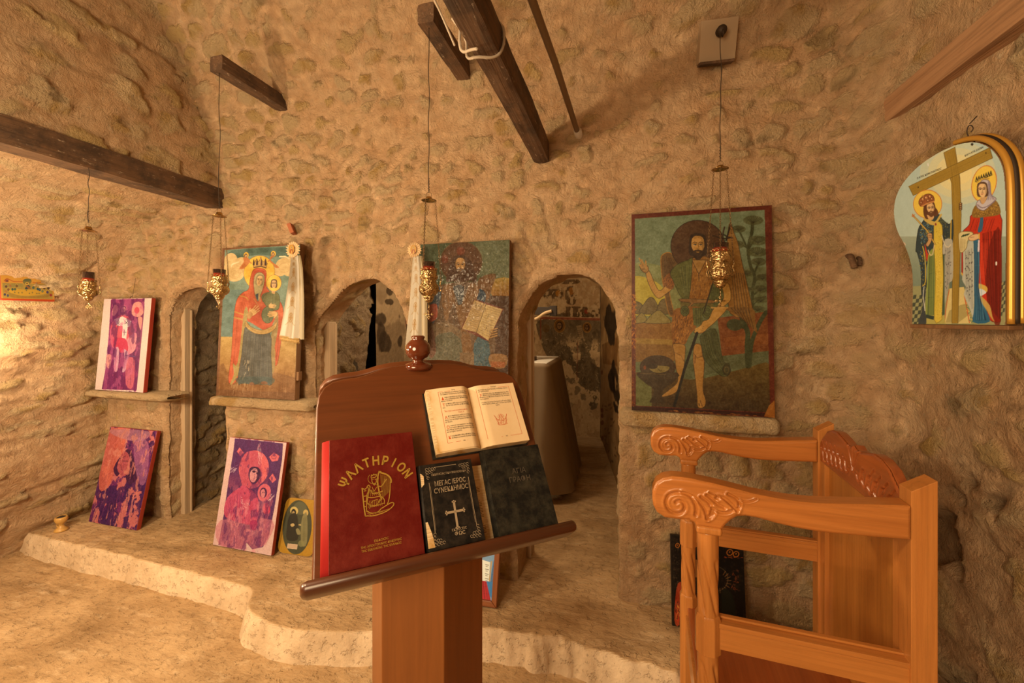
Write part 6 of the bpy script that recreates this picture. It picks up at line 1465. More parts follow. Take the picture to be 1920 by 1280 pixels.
def print_madonna():
    c = Cv(240, 400, [(190, 98), (718, 148), (598, 1190), (55, 1083)], (238, 190, 178), 15); c.view(0, 0, 1)
    c.poly([(235, 108), (685, 155), (680, 300), (620, 740), (575, 1000), (520, 1110), (420, 1130), (360, 1060), (330, 1130), (105, 1085), (150, 800), (185, 500), (225, 220)], (92, 44, 96), sm=0, var=14)
    m = (c.a[..., 0] < 160)*1.
    c.blotch((196, 90, 112), .04, .014, .0, 4, .55, .06, reg=m*sstep(100, 200, c.yy), fine=.25)
    c.poly([(120, 860), (600, 860), (560, 1060), (500, 1110), (420, 1125), (370, 1060), (330, 1125), (110, 1080)], (214, 118, 128), al=.6, sm=1, var=16)
    c.ell(418, 385, 140, 165, (232, 104, 110), rot=.08, var=16); c.poly([(330, 250), (440, 230), (480, 320), (490, 480), (450, 560), (330, 560), (290, 420)], (206, 84, 104), sm=2, var=18)
    c.poly([(180, 650), (290, 560), (330, 540), (420, 600), (470, 700), (440, 900), (200, 850), (150, 780)], (206, 76, 108), sm=1, var=22); c.folds([(190, 660), (170, 860)], [(320, 600), (310, 860)], 8, 1.6, (104, 30, 90), .7)
    c.poly([(385, 380), (440, 370), (478, 400), (480, 470), (430, 530), (395, 520), (368, 450)], (66, 26, 70), sm=1); c.poly([(385, 420), (420, 385), (450, 400), (448, 470), (420, 515), (385, 490)], (226, 148, 150), sm=1, var=8)
    c.ell(420, 415, 16, 10, (60, 24, 60)); c.line([(402, 400), (440, 396)], 1.6, (60, 24, 60)); c.line([(440, 410), (452, 450), (440, 470)], 1.6, (90, 34, 76)); c.line([(398, 492), (415, 494)], 1.8, (160, 40, 70)); c.ell(455, 430, 14, 9, (60, 24, 60)); c.line([(355, 555), (380, 580), (410, 575)], 1.6, (80, 26, 70))
    c.ell(520, 610, 62, 82, (226, 104, 118), rot=.1, var=12); c.ell(512, 610, 34, 48, (80, 30, 76)); c.poly([(490, 590), (515, 575), (530, 610), (520, 650), (500, 655), (488, 625)], (220, 130, 136), sm=1); c.ell(508, 608, 6, 4, (60, 24, 60)); c.ell(524, 610, 4, 4, (60, 24, 60))
    c.poly([(510, 740), (545, 700), (580, 760), (570, 800), (520, 800)], (214, 58, 92), sm=1, var=10); c.poly([(400, 870), (460, 870), (450, 950), (400, 940)], (176, 44, 96), sm=1, var=14, al=.8)
    for P in ([(555, 280), (600, 235), (655, 270), (640, 315), (585, 325)], [(560, 475), (595, 430), (630, 490), (595, 522)], [(255, 230), (280, 190), (320, 240), (290, 275)]): c.poly(P, (232, 110, 116), var=12, out=(110, 40, 90))
    c.ring(603, 280, 22, 18, 1.3, (120, 40, 90)); c.dabs([(440, 150), (490, 150), (500, 260), (460, 380)], 40, 26, 1.6, [(246, 200, 190), (220, 120, 140)], 1.5, .3); c.dabs([(190, 380), (250, 350), (240, 420), (190, 440)], 14, 30, 1.6, [(236, 200, 206)], -.5, .3); c.dabs([(560, 640), (600, 620), (590, 680), (560, 700)], 8, 28, 1.8, [(246, 210, 200)], -.7, .2); c.dabs([(300, 640), (380, 720), (340, 760), (290, 740)], 16, 20, 1.8, [(246, 200, 190)], .6, .9)
    c.blotch((236, 140, 146), .06, .03, .16, 91, .55, .05, reg=sstep(c.T([(0, 560)])[0][1]-10, c.T([(0, 700)])[0][1], c.yy)*(c.xx > 30)*(c.xx < 205)); c.blotch((96, 34, 90), .07, .03, .2, 93, .55, .05, reg=(c.xx > 34)*(c.xx < 205)*1.); c.dabs([(300, 240), (520, 240), (540, 540), (300, 540)], 120, 22, 1.3, [(240, 140, 140), (150, 40, 90)], 1.5, .5, .45); c.dabs([(150, 700), (620, 700), (560, 1080), (130, 1060)], 260, 40, 1.3, [(236, 150, 150), (140, 40, 104), (200, 90, 120)], 1.7, .3, .5); c.grain(18, .5, .3, 7); c.grain(12, 1.2, 1, 9)
    return c
def print_oval():
    c = Cv(120, 160, [(748, 666), (1060, 690), (985, 1245), (640, 1185)], (196, 140, 42), 17); c.view(0, 0, 1); c.grain(10, .3, .3, 3)
    t = np.linspace(0, 2*math.pi, 40)[:-1]
    c.poly([(838+135*math.cos(a)-22*math.sin(a), 950+22*math.cos(a)*.4+262*math.sin(a)) for a in t], (78, 76, 54), var=8)
    c.ell(868, 760, 60, 60, (120, 116, 84), al=.6); c.ell(812, 785, 36, 38, (222, 188, 110)); c.ell(918, 800, 24, 30, (216, 180, 104)); c.ell(808, 800, 22, 32, (40, 36, 28)); c.ell(806, 806, 12, 18, (196, 160, 104)); c.ell(920, 806, 12, 16, (190, 156, 100))
    c.poly([(770, 830), (830, 810), (850, 920), (840, 1060), (740, 1060), (745, 930)], (50, 46, 36), sm=1, var=6); c.poly([(890, 830), (930, 820), (930, 1090), (880, 1120), (870, 960)], (140, 128, 84), sm=1, var=10); c.folds([(890, 850), (885, 1080)], [(925, 840), (922, 1060)], 4, 1, (70, 62, 42), .8)
    c.poly([(775, 915), (800, 900), (815, 920), (790, 935)], (206, 170, 110), sm=1); c.poly([(845, 915), (870, 905), (875, 925)], (206, 170, 110)); c.poly([(825, 960), (850, 950), (870, 1000), (840, 1010)], (150, 136, 90), sm=1); c.ell(875, 1100, 30, 34, (150, 140, 88), al=.7)
    c.poly([(745, 1098), (842, 1108), (832, 1160), (735, 1148)], (226, 188, 150)); 
    for k in range(3): c.line([(752, 1112+12*k), (830, 1120+12*k)], .8, (150, 90, 60), .7)
    return c
def print_supper():
    c = Cv(190, 120, [(-30, 205), (1210, 385), (1190, 985), (-30, 900)], (244, 170, 68), 19); c.view(0, 0, 1)
    for P in ([(-30, 205), (1215, 385), (1215, 425), (-30, 260)], [(-30, 865), (1215, 945), (1215, 990), (-30, 905)]): c.poly(P, (222, 78, 26))
    c.poly([(10, 470), (1165, 570), (1165, 930), (10, 860)], (196, 158, 74), var=12)
    c.line([(-20, 470), (1165, 570), (1160, 935), (0, 865)], 1.6, (232, 160, 60)); c.poly([(20, 480), (500, 515), (500, 600), (20, 600)], (176, 150, 80), var=8)
    c.line([(60, 430), (120, 375), (190, 400), (290, 455), (490, 470)], 3, (206, 100, 46), sm=1); c.line([(740, 505), (880, 520), (1020, 480), (1110, 500)], 3, (206, 100, 46), sm=1)
    for x, y in ((125, 430), (1025, 525)): c.poly([(x-45, y-40), (x+45, y-35), (x+45, y+30), (x-45, y+25)], (190, 100, 60)); c.poly([(x-12, y-20), (x+14, y-20), (x+14, y+28), (x-12, y+26)], (90, 60, 70))
    c.ell(605, 470, 105, 70, (150, 130, 70)); c.ell(612, 440, 95, 30, (110, 112, 76)); c.ell(600, 525, 42, 38, (248, 196, 80)); c.ell(600, 522, 18, 20, (120, 70, 40)); c.poly([(545, 660), (580, 560), (640, 560), (690, 660)], (170, 110, 60)); c.poly([(540, 660), (570, 600), (620, 660)], (34, 70, 80)); c.line([(620, 570), (660, 600)], 4, (30, 70, 90))
    c.poly([(160, 700), (250, 640), (500, 670), (900, 700), (1080, 760), (960, 800), (700, 830), (450, 815), (260, 760)], (236, 176, 60), sm=1, var=6); c.poly([(170, 730), (450, 830), (900, 840), (1090, 780), (1000, 890), (240, 860)], (184, 140, 60), sm=1, var=8)
    for x, y, col in ((100, 560, (110, 70, 60)), (200, 545, (190, 120, 70)), (250, 640, (60, 100, 90)), (310, 640, (90, 110, 80)), (355, 560, (130, 90, 50)), (150, 640, (150, 90, 60)), (90, 690, (200, 130, 70)), (740, 620, (90, 110, 100)), (840, 660, (50, 90, 100)), (880, 680, (90, 100, 110)), (940, 720, (140, 140, 90)), (985, 640, (100, 60, 50)), (1075, 650, (90, 60, 50)), (1050, 745, (90, 70, 110)), (1120, 820, (180, 60, 60)), (60, 760, (80, 70, 90)), (130, 790, (90, 90, 100))):
        c.ell(x, y-26, 18, 18, (246, 190, 80)); c.ell(x, y-24, 9, 10, (120, 76, 50)); c.ell(x, y+14, 28, 32, col, var=8)
    for x, y in ((390, 745), (470, 745), (575, 690), (710, 755), (810, 780), (860, 780), (300, 730), (640, 770)): c.ell(x, y, 16, 20, (130, 120, 80), al=.8)
    c.grain(10, .6, .6, 3); return c
def print_black():
    c = Cv(150, 190, [(80, 185), (800, 300), (860, 1150), (90, 1180)], (14, 11, 9), 21); c.view(0, 0, 1)
    c.poly([(0, 100), (120, 100), (120, 1250), (0, 1250)], (24, 20, 16)); c.blotch((54, 40, 26), .2, .2, .2, 3, .4, .05)
    c.ell(420, 480, 180, 200, (30, 22, 14)); c.ring(560, 640, 120, 120, 1, (120, 96, 60), .7); c.ring(420, 500, 150, 170, 1.2, (140, 90, 30), .5)
    for x, y, r in ((690, 392, 26), (745, 410, 24), (160, 300, 22)): c.ring(x, y, r, r, 1.3, (176, 96, 30)); c.ell(x, y-4, 6, 6, (176, 96, 30))
    c.dabs([(640, 425), (800, 440), (790, 450), (640, 440)], 16, 12, 1, [(170, 70, 30)], 0, .6); c.dabs([(720, 540), (770, 540), (770, 740), (720, 740)], 34, 18, 1.1, [(140, 60, 26), (100, 50, 30)], 1, 1.2); c.dabs([(110, 220), (175, 220), (175, 740), (110, 740)], 90, 14, .9, [(90, 70, 50), (56, 44, 30)], 1, 1.4)
    c.ell(370, 540, 50, 90, (150, 92, 44)); c.line([(330, 350), (300, 600)], 2, (150, 50, 30))
    c.poly([(160, 700), (240, 720), (200, 960), (170, 1160), (120, 1140), (120, 950)], (150, 52, 24), sm=1, var=30); c.dabs([(130, 880), (200, 880), (190, 1150), (130, 1150)], 60, 18, 1.3, [(206, 130, 50), (30, 20, 14), (190, 60, 30)], 1.3, .6)
    c.poly([(330, 890), (390, 890), (390, 990), (330, 1000)], (176, 104, 44), sm=1, var=10); c.ell(390, 1080, 60, 60, (150, 92, 40)); c.poly([(620, 1030), (680, 1010), (750, 1040), (750, 1100), (700, 1110), (640, 1090)], (176, 96, 36), sm=1, var=20); c.dabs([(620, 1020), (750, 1020), (750, 1110), (620, 1110)], 44, 16, 1, [(206, 130, 60), (90, 40, 20)], .4, .8)
    for k in range(9): a = R(-60+18*k); c.line([(600+70*math.cos(a), 660+70*math.sin(a)), (600+110*math.cos(a), 660+110*math.sin(a))], 1.2, (150, 96, 50), .8)
    c.poly([(630, 740), (720, 780), (760, 1000), (640, 1010)], (22, 26, 18), sm=1); c.grain(5, .6, .6, 3); return c
def print_framed():
    c = Cv(150, 230, [(1100, -500), (1700, -460), (1650, 545), (1100, 520)], (150, 160, 170), 23); c.view(0, 0, 1)
    c.poly([(1100, -500), (1700, -500), (1700, 600), (1100, 600)], (120, 150, 176), var=10); c.poly([(1450, 100), (1615, 140), (1605, 350), (1450, 345)], (226, 222, 206), var=3)
    c.line([(1630, 130), (1612, 350)], 3, (190, 150, 90)); c.folds([(1650, 120), (1620, 350), (1640, 500)], [(1690, 120), (1660, 350), (1650, 500)], 6, 2, (50, 86, 130), .8)
    for k in range(4): c.line([(1566, 170+50*k), (1600, 175+50*k)], 1.6, (60, 60, 60), .8); c.line([(1570, 190+50*k), (1590, 192+50*k)], 1.2, (60, 60, 60), .8)
    c.poly([(1500, 350), (1590, 350), (1620, 500), (1630, 540), (1500, 540)], (186, 44, 52), sm=0, var=10); c.folds([(1540, 355), (1560, 530)], [(1590, 355), (1620, 530)], 5, 2, (100, 16, 24), .8); c.poly([(1580, 350), (1650, 350), (1650, 520), (1620, 500)], (60, 120, 170), var=10)
    c.poly([(1150, -300), (1400, -300), (1430, 500), (1120, 500)], (150, 60, 50), var=14); c.ell(1280, -360, 70, 80, (220, 180, 90)); return c
# ------------------------------------------------------------------ boards that carry them
def panel(name, label, cat, loc, rot, w, h, t, cv, m, side, gain=1.0, hook=False, bevel=.002, group=None, relief=None, mb=None):
    root = empty(name, loc, rot, label, cat, group)
    bm = BM(); bx(bm, 0, w, 0, t, 0, h); fin('board', bm, mb or side, root, bevel=bevel)
    painted('painting', w-.002, h-.002, cv, root, m, gain=gain, y=-.0006, relief=relief).location = (.001, 0, .001)
    if hook:
        bm = BM(); tube(bm, smooth_pts([(w/2, t*.6, h-.005), (w/2, t*.6, h+.012), (w/2+.006, t, h+.02)], 1), .0014, 6); tube(bm, [(w/2, t+.004, h+.01), (w/2-.002, t+.012, h+.16)], .0008, 5); fin('hanging_wire', bm, M_iron, root, True)
    return root
def lean(z0, z1, y0, y1): return -math.atan2(y1-y0, z1-z0)
panel('icon', 'large dark icon of a winged bearded saint with raised hand, on the right ledge', 'icon', (.033, 1.915, 1.045), (lean(0, .89, 1.915, 1.952), 0, 0), .57, .892, .03, icon_john(), M_varn, M_board, gain=.72)
r = panel('icon', 'large icon of a crowned woman in orange cloak with child, between the left arches', 'icon', (-2.366, 1.895, .998), (lean(0, .89, 1.895, 1.935), 0, 0), .575, .893, .035, icon_madonna(), M_paint, M_board, gain=.56)
for z_ in (.11, .50):
    bm = BM(); bx(bm, .575, .592, .004, .030, z_, z_+.05); fin('side_batten', bm, M_board, r, bevel=.002)
r = panel('icon', 'large crackled icon of a bearded man holding an open book, behind the lectern', 'icon', (-1.072, 1.90, .985), (lean(0, .89, 1.90, 1.935), 0, 0), .53, .862, .03, icon_christ(), M_foil, M_board, gain=.62,
          relief=lambda X, Z: .0022*np.abs(fbm(X*38, Z*30, 5, 3)))
panel('icon_print', 'purple-toned print of a seated bishop saint with wide pale margins, on the leftmost ledge', 'picture', (-3.415, 1.895, .985), (lean(0, .61, 1.895, 1.945), 0, 0), .445, .612, .024, print_nicholas(), M_print, M_red, gain=.58, hook=True)
r = panel('icon_print', 'dark purple print of a damaged saint fragment leaning at the floor in the left corner', 'picture', (-3.385, 1.845, .130), (lean(0, .60, 1.845, 1.965), 0, 0), .435, .605, .024, print_fragment(), M_print, M_red, gain=.62)
panel('icon_print', 'purple and pink print of a mother and child leaning at the floor beside the lectern', 'picture', (-2.328, 1.845, .132), (lean(0, .61, 1.845, 1.955), 0, 0), .425, .612, .022, print_madonna(), M_print, M_red, gain=.60)
panel('icon_print', 'small red-edged print of a long table supper hanging on the left wall', 'picture', (-3.432, 1.475, 1.566), (R(-4), 0, R(90)), .228, .158, .02, print_supper(), M_print, M_red, gain=.46, hook=True)
panel('icon_print', 'black-background painted panel on the floor behind the carved stall', 'picture', (.20, 1.875, .135), (lean(0, .38, 1.875, 1.915), 0, R(5)), .295, .375, .014, print_black(), M_varn, mat('black_board', (.012, .010, .009), .5), gain=1.0)
def oval_print():
    root = empty('icon_print', (-1.905, 1.885, .132), (lean(0, .29, 1.885, 1.96), 0, R(2)), 'yellow round-cornered picture with a grey oval scene beside the purple print', 'picture')
    w, h, r = .235, .29, .035
    P = []
    for cx, cz, a0 in ((r, r, 180), (w-r, r, 270), (w-r, h-r, 0), (r, h-r, 90)):
        P += [(cx+r*math.cos(R(a0+18*k)), cz+r*math.sin(R(a0+18*k))) for k in range(6)]
    bm = BM(); prism(bm, P, 0, .010); fin('board', bm, M_clay, root, bevel=.001)
    painted('painting', w, h, print_oval(), root, M_print, keep=lambda X, Z: inpoly(X, Z, P), gain=.62, y=-.0006)
oval_print()
def framed():
    root = empty('framed_picture', (-.862, 1.775, .131), (lean(0, .5, 1.775, 1.915), 0, R(2)), 'brown-framed picture with red and blue robes leaning on the pier behind the lectern column', 'picture')
    w, h, b = .30, .42, .026
    bm = BM(); bx(bm, b*.6, w-b*.6, .006, .016, b*.6, h-b*.6); fin('backing', bm, M_board, root)
    painted('painting', w-2*b+.006, h-2*b+.006, print_framed(), root, M_print, gain=.95, y=0).location = (b-.003, .004, b-.003)
    for nm, P in (('a', [(0, 0), (w, 0), (w-b, b), (b, b)]), ('b', [(w, 0), (w, h), (w-b, h-b), (w-b, b)]), ('c', [(w, h), (0, h), (b, h-b), (w-b, h-b)]), ('d', [(0, h), (0, 0), (b, b), (b, h-b)])):
        bm = BM(); prism(bm, P, -.010, .018); fin('frame_rail', bm, wood_mat('frame_wood_'+nm, (.20, .065, .02), (.27, .09, .03), .4, .3, 'X' if nm in 'ac' else 'Z'), root, bevel=.0035)
framed()
def const_icon():
    root = empty('icon', (.865, 1.6466, 0), (0, 0, R(-80.2)), 'arched icon of king and queen saints with a wooden cross, on the right wall', 'icon')
    S = [(.072, 1.437), (.338, 1.437), (.340, 1.68), (.338, 1.806), (.328, 1.855), (.304, 1.897), (.272, 1.925), (.240, 1.938), (.205, 1.944), (.160, 1.943), (.100, 1.931), (.051, 1.906), (.013, 1.868), (.0, 1.812), (.013, 1.745), (.044, 1.694), (.066, 1.638), (.074, 1.593), (.074, 1.53)]
    P = [S[0], S[1]]+smooth_pts(S[1:], 2)[1:]
    bm = BM(); prism(bm, P, 0, .026); fin('board', bm, M_board, root, bevel=.0015)
    painted('painting', .361, .520, icon_const(), root, M_print, keep=lambda X, Z: inpoly(X, Z+1.425, P), gain=.92, y=-.0008).location = (0, 0, 1.425)
    edge = [(.346, 1.440), (.347, 1.68), (.346, 1.806), (.336, 1.859), (.311, 1.903), (.277, 1.933), (.243, 1.947), (.205, 1.952)]
    e2 = smooth_pts(edge, 2)
    bm = BM(); tube(bm, [(a, .004, b) for a, b in e2], .0075, 8); tube(bm, [(a+.006, .022, b+.002) for a, b in e2], .008, 8); fin('gilt_moulding', bm, M_goldflat, root, True)
    bm = BM(); tube(bm, [(a+.003, .013, b+.001) for a, b in e2], .0075, 6); fin('dark_groove', bm, M_iron, root, True)
    bm = BM(); bx(bm, .070, .350, -.006, .028, 1.425, 1.4365); fin('bottom_ledge', bm, M_board, root, bevel=.002)
    bm = BM(); tube(bm, smooth_pts([(.232, .03, 1.94), (.226, .012, 1.965), (.236, .010, 1.99), (.246, .014, 1.975), (.240, .012, 1.965)], 2), .0013, 6); tube(bm, [(.236, .012, 1.99), (.237, .03, 2.01)], .0013, 6); fin('wire_hook', bm, M_iron, root, True)
    tx = Txt()
    tx.add('Ο ΑΓΙΟC ΚΩΝCΤΑΝΤΙΝΟC', .130, 1.8885, .0085, rot=R(1), fit=.080, bold=.006); tx.add('ΚΑΙ Η ΑΓΙΑ ΕΛΕΝΗ', .262, 1.901, .0078, rot=R(4), fit=.048, bold=.006)
    tx.build('lettering', -.0016, M_ink, root)
const_icon()
# ------------------------------------------------------------------ ribbons with rosettes
def ribbon(name, label, loc, P_l, P_r, fold, ros_r):
    """P_l/P_r: left and right edge points (x,z) top to bottom, local; fold = x width of the second strip on the right"""
    root = empty(name, loc, (0, 0, 0), label, 'ribbon', 'embroidered ribbons with rosettes')
    nu, nv = 60, 150
    cv = Cv(nu, nv, None, (246, 214, 172), 31)
    for k in range(6):
        y = 12+k*22
        for (dx, dy) in ((0, 0),):
            for a in np.linspace(0, 2*math.pi, 7)[:-1]: cv.line([(28, y), (28+9*math.cos(a), y+6*math.sin(a))], 1.4, (206, 140, 48), .9)
            cv.ring(28, y, 9, 6, 1.2, (206, 140, 48), .9); cv.ring(28, y, 4, 3, 1.2, (200, 134, 44), .9); cv.line([(12, y+10), (20, y+6)], 1.2, (206, 144, 56), .8); cv.line([(44, y+10), (36, y+6)], 1.2, (206, 144, 56), .8)
    cv.grain(5, .6, .6, 3)
    T = np.linspace(0, 1, nv)[::-1]     # bottom -> top
    lz = np.array(P_l); rz = np.array(P_r)
    U, Tt = np.meshgrid(np.linspace(0, 1, nu), T, indexing='ij')
    tl = np.linspace(0, 1, len(lz)); tr_ = np.linspace(0, 1, len(rz))
    xl = np.interp(Tt, tl, lz[:, 0]); xr = np.interp(Tt, tr_, rz[:, 0]); zl = np.interp(Tt, tl, lz[:, 1]); zr = np.interp(Tt, tr_, rz[:, 1])
    X = xl+(xr-xl)*U; Z = zl+(zr-zl)*U
    Y = -.010-.006*np.sin(U*math.pi)*(1-.3*Tt)-.0035*np.sin(U*9+Tt*2)*(.3+Tt)-.004*np.cos(Tt*5)
    link('ribbon_band', npmesh('rb', np.stack([X, Y, Z], -1).reshape(-1, 3), gridfaces(nu, nv), cols=cv.out(.36)), M_satin, root)
    c2 = Cv(20, nv, None, (246, 208, 150), 33)
    U, Tt = np.meshgrid(np.linspace(0, 1, 20), T, indexing='ij'); xr2 = np.interp(Tt, tr_, rz[:, 0]); zr2 = np.interp(Tt, tr_, rz[:, 1])
    X = xr2-.008+(fold*(.35+.65*np.sin(np.clip(Tt*2.2, 0, 1.57)))+.008)*U; Z = zr2+.0*U; Y = -.004-.008*np.sin(U*math.pi)
    link('ribbon_tail', npmesh('rt', np.stack([X, Y, Z], -1).reshape(-1, 3), gridfaces(20, nv), cols=c2.out(.36)), M_satin, root)
    # fringe
    bm = BM(); b0, b1 = P_l[-1], P_r[-1]
    for i in range(34):
        t = i/33; x = b0[0]+(b1[0]-b0[0])*t; z = b0[1]+(b1[1]-b0[1])*t
        tube(bm, [(x, -.013, z+.002), (x+.001*math.sin(i*3), -.014, z-.012), (x+.0015*math.sin(i*5), -.013, z-.022-.002*(i % 3))], .0012, 4)
    tube(bm, [(b0[0], -.015, b0[1]+.003), (b1[0], -.015, b1[1]+.003)], .0022, 5)
    fin('fringe', bm, mat('gold_thread', (.62, .42, .16), .5, .3), root, True)
    # pleated rosette
    n = 72; V = []; rings = (.30, .55, .8, 1.0); bm = BM(); prev = None
    for ri, rr in enumerate(rings):
        ring = []
        for k in range(n):
            a = 2*math.pi*k/n; pl = math.cos(a*18)*(.0075*rr); q = ros_r*rr*(1+.04*math.cos(a*9)*(ri == 3)*(1 if k % 2 else .4))
            ring.append(bm.verts.new((q*math.cos(a), -.022-.006*(1-rr)-pl, q*math.sin(a))))
        if prev:
            for k in range(n): bm.faces.new((prev[k], prev[(k+1) % n], ring[(k+1) % n], ring[k]))
        prev = ring
    fin('rosette', bm, mat('cream_pleats', (.62, .45, .26), .7), root, True)
    c3 = Cv(40, 52, None, (190, 130, 50), 35); c3.ell(20, 17, 7, 9, (236, 196, 96)); c3.face(20, 17, 5, (216, 160, 100), (90, 56, 36), False, 0, .6); c3.poly([(8, 50), (12, 28), (20, 24), (28, 28), (32, 50)], (160, 84, 40), sm=1); c3.poly([(14, 50), (18, 32), (24, 32), (26, 50)], (206, 150, 70))
    w_, h_ = ros_r*.95, ros_r*1.25
    painted('medallion', w_, h_, c3, root, M_print, keep=lambda X, Z: ((X-w_/2)/(w_/2))**2+((Z-h_/2)/(h_/2))**2 < 1, gain=.7, y=-.0325).location = (-w_/2, 0, -h_/2)
    return root
ribbon('rosette_ribbon', 'cream embroidered ribbon with rosette hanging over the right edge of the crowned mother icon', (-1.757, 1.868, 1.838), [(-.018, -.03), (-.030, -.10), (-.062, -.28), (-.098, -.478)], [(.026, -.03), (.030, -.10), (.034, -.28), (.034, -.494)], .024, .043)
ribbon('rosette_ribbon', 'cream embroidered ribbon with rosette hanging at the left edge of the crackled icon', (-1.012, 1.862, 1.802), [(-.012, -.03), (-.022, -.12), (-.035, -.28), (-.055, -.485)], [(.024, -.03), (.034, -.12), (.036, -.28), (.038, -.485)], .026, .037)
# ------------------------------------------------------------------ SANCTUARY: painted walls, altar, cross
def fresco_wall(name, o, eu, ev, nrm, cv, seed, keep=None, amp=1.):
    o, eu, ev, nrm = [np.array(q, float) for q in (o, eu, ev, nrm)]
    nu, nv = cv.W, cv.H; U, W_ = np.meshgrid(np.linspace(0, 1, nu), np.linspace(0, 1, nv), indexing='ij')
    h = amp*(.014*fbm(U*3*np.linalg.norm(eu), W_*3*np.linalg.norm(ev), seed, 4)+.004*fbm(U*30, W_*50, seed+2, 3))
    Pp = o+U[..., None]*eu+W_[..., None]*ev+h[..., None]*nrm
    tag(link(name, npmesh(name, Pp.reshape(-1, 3), gridfaces(nu, nv), cols=cv.out(.80, False)), M_fresco), kind='structure')
M_fresco = paint_mat('old_lime_plaster', .92, (60, .6, .01), .1)
def fresco_back():
    c = Cv(300, 460, [(969.7, 479.3), (1125.1, 472.6), (1125.1, 820.8), (969.7, 809.2)], (178, 146, 106), 41); c.view(960, 480, 3.367)
    c.blotch((206, 178, 136), .012, .012, .0, 3, .7, .08); c.blotch((130, 104, 74), .02, .02, .22, 7, .5, .05)
    c.poly([(180, 392), (552, 400), (552, 900), (480, 960), (400, 820), (330, 770), (240, 660), (180, 540)], (112, 94, 68), sm=1, var=16)
    n = fbm(c.xx*.028, c.yy*.028, 51, 5)+.25*fbm(c.xx*.11, c.yy*.11, 52, 3)
    X0, Y0 = c.T([(0, 500)])[0]; X1, Y1 = c.T([(0, 940)])[0]
    c.put(sstep(.04, .09, n)*sstep(Y0-8, Y0+30, c.yy), (slice(0, c.H), slice(0, c.W)), (196, 166, 124), .9)
    c.blotch((84, 70, 50), .05, .05, .10, 77, .55, .05, reg=sstep(Y0-60, Y0-40, c.yy)*sstep(Y1+10, Y1-30, c.yy)); c.dabs([(190, 470), (550, 470), (550, 900), (430, 850), (240, 650)], 150, 14, 1.6, [(196, 170, 128), (70, 56, 40)], 1, 1.5, .6)
    c.poly([(200, 800), (440, 850), (552, 1080), (552, 1200), (150, 1200)], (140, 106, 68), al=.0)
    # upper fragments
    for P in ([(200, 210), (310, 215), (310, 265), (205, 260)], [(345, 200), (405, 195), (400, 300), (350, 300), (335, 260)], [(330, 320), (550, 330), (552, 380), (330, 380)], [(205, 345), (270, 345), (270, 375), (210, 372)], [(320, 152), (420, 148), (418, 172), (322, 176)]):
        c.poly(P, (92, 70, 46), sm=1, var=26, al=.8)
    c.ell(290, 235, 16, 20, (176, 118, 46), al=.8); c.ell(375, 220, 18, 24, (160, 104, 44), al=.8); c.ell(470, 350, 14, 14, (150, 60, 40), al=.7); c.blotch((196, 168, 128), .09, .09, .12, 61, .85, .05, reg=(c.yy < Y0-40)*1.)
    # red band and saints' halos
    c.line([(175, 388), (552, 398)], 7, (140, 74, 50), .85); c.line([(180, 390), (180, 520)], 5, (130, 70, 46), .8); c.line([(175, 381), (552, 390)], 1.5, (206, 180, 140), .7)
    for x, y, r in ((300, 440, 34), (474, 450, 26)):
        c.ell(x, y, r, r*1.2, (120, 84, 40), out=(160, 116, 60), ow=1.6, var=8); c.ell(x, y, r*.62, r*.8, (60, 42, 28)); c.ell(x-2, y, r*.42, r*.6, (132, 98, 62)); c.line([(x-12, y-4), (x+10, y-4)], 1.5, (50, 34, 24)); c.line([(x, y-2), (x-3, y+10)], 1.2, (50, 34, 24))
    c.ell(213, 455, 24, 26, (104, 76, 40), al=.7); c.poly([(405, 440), (438, 434), (455, 520), (430, 520)], (150, 126, 92), var=8)
    for k in range(5): c.line([(415, 455+13*k), (440, 452+13*k)], 1, (70, 50, 34), .8)
    c.line([(415, 540), (410, 780)], 3, (120, 70, 50), .6)
    c.grain(12, .2, .2, 5); return c
fresco_wall('wall_sanctuary_back', (-1.2, 4.6, .15), (.945, 0, 0), (0, 0, 2.05), (0, -1, 0), fresco_back(), 5)
def fresco_side():
    c = Cv(200, 300, [(1125.1, 472.6), (1213.5, 337.6), (1213.5, 1054.9), (1125.1, 820.8)], (172, 138, 94), 43); c.view(960, 480, 3.367)
    c.blotch((136, 104, 66), .02, .02, .05, 3, .6, .08); c.poly([(570, 560), (665, 520), (670, 690), (575, 670)], (120, 84, 46), var=10, al=.8)
    n = fbm(c.xx*.06, c.yy*.06, 5, 4)
    for x, y, rx, ry in ((620, 440, 50, 90), (620, 520, 40, 40), (650, 720, 20, 50), (630, 780, 30, 60), (655, 860, 22, 40), (655, 925, 18, 24)):
        Q = c.T([(x, y)])[0]; s = abs(c.T([(x+rx, y)])[0][0]-Q[0])+2; t = abs(c.T([(x, y+ry)])[0][1]-Q[1])+2
        d = ((c.xx-Q[0])/s)**2+((c.yy-Q[1])/t)**2
        c.put(sstep(1.1, .7, d+n*1.6), (slice(0, c.H), slice(0, c.W)), (48, 36, 24), .9)
    for y in (720, 940, 970, 1010, 1100): c.ell(568, y, 8, 14, (96, 52, 34), al=.7)
    c.dabs([(565, 900), (660, 900), (660, 1250), (565, 1250)], 30, 14, 2, [(110, 80, 50)], 1, 1.4); c.grain(10, .2, .2, 5); return c
fresco_wall('wall_sanctuary_side', (-.255, 4.62, .05), (.375, -2.32, 0), (0, 0, 2.25), (-.987, -.16, 0), fresco_side(), 9, amp=.6)
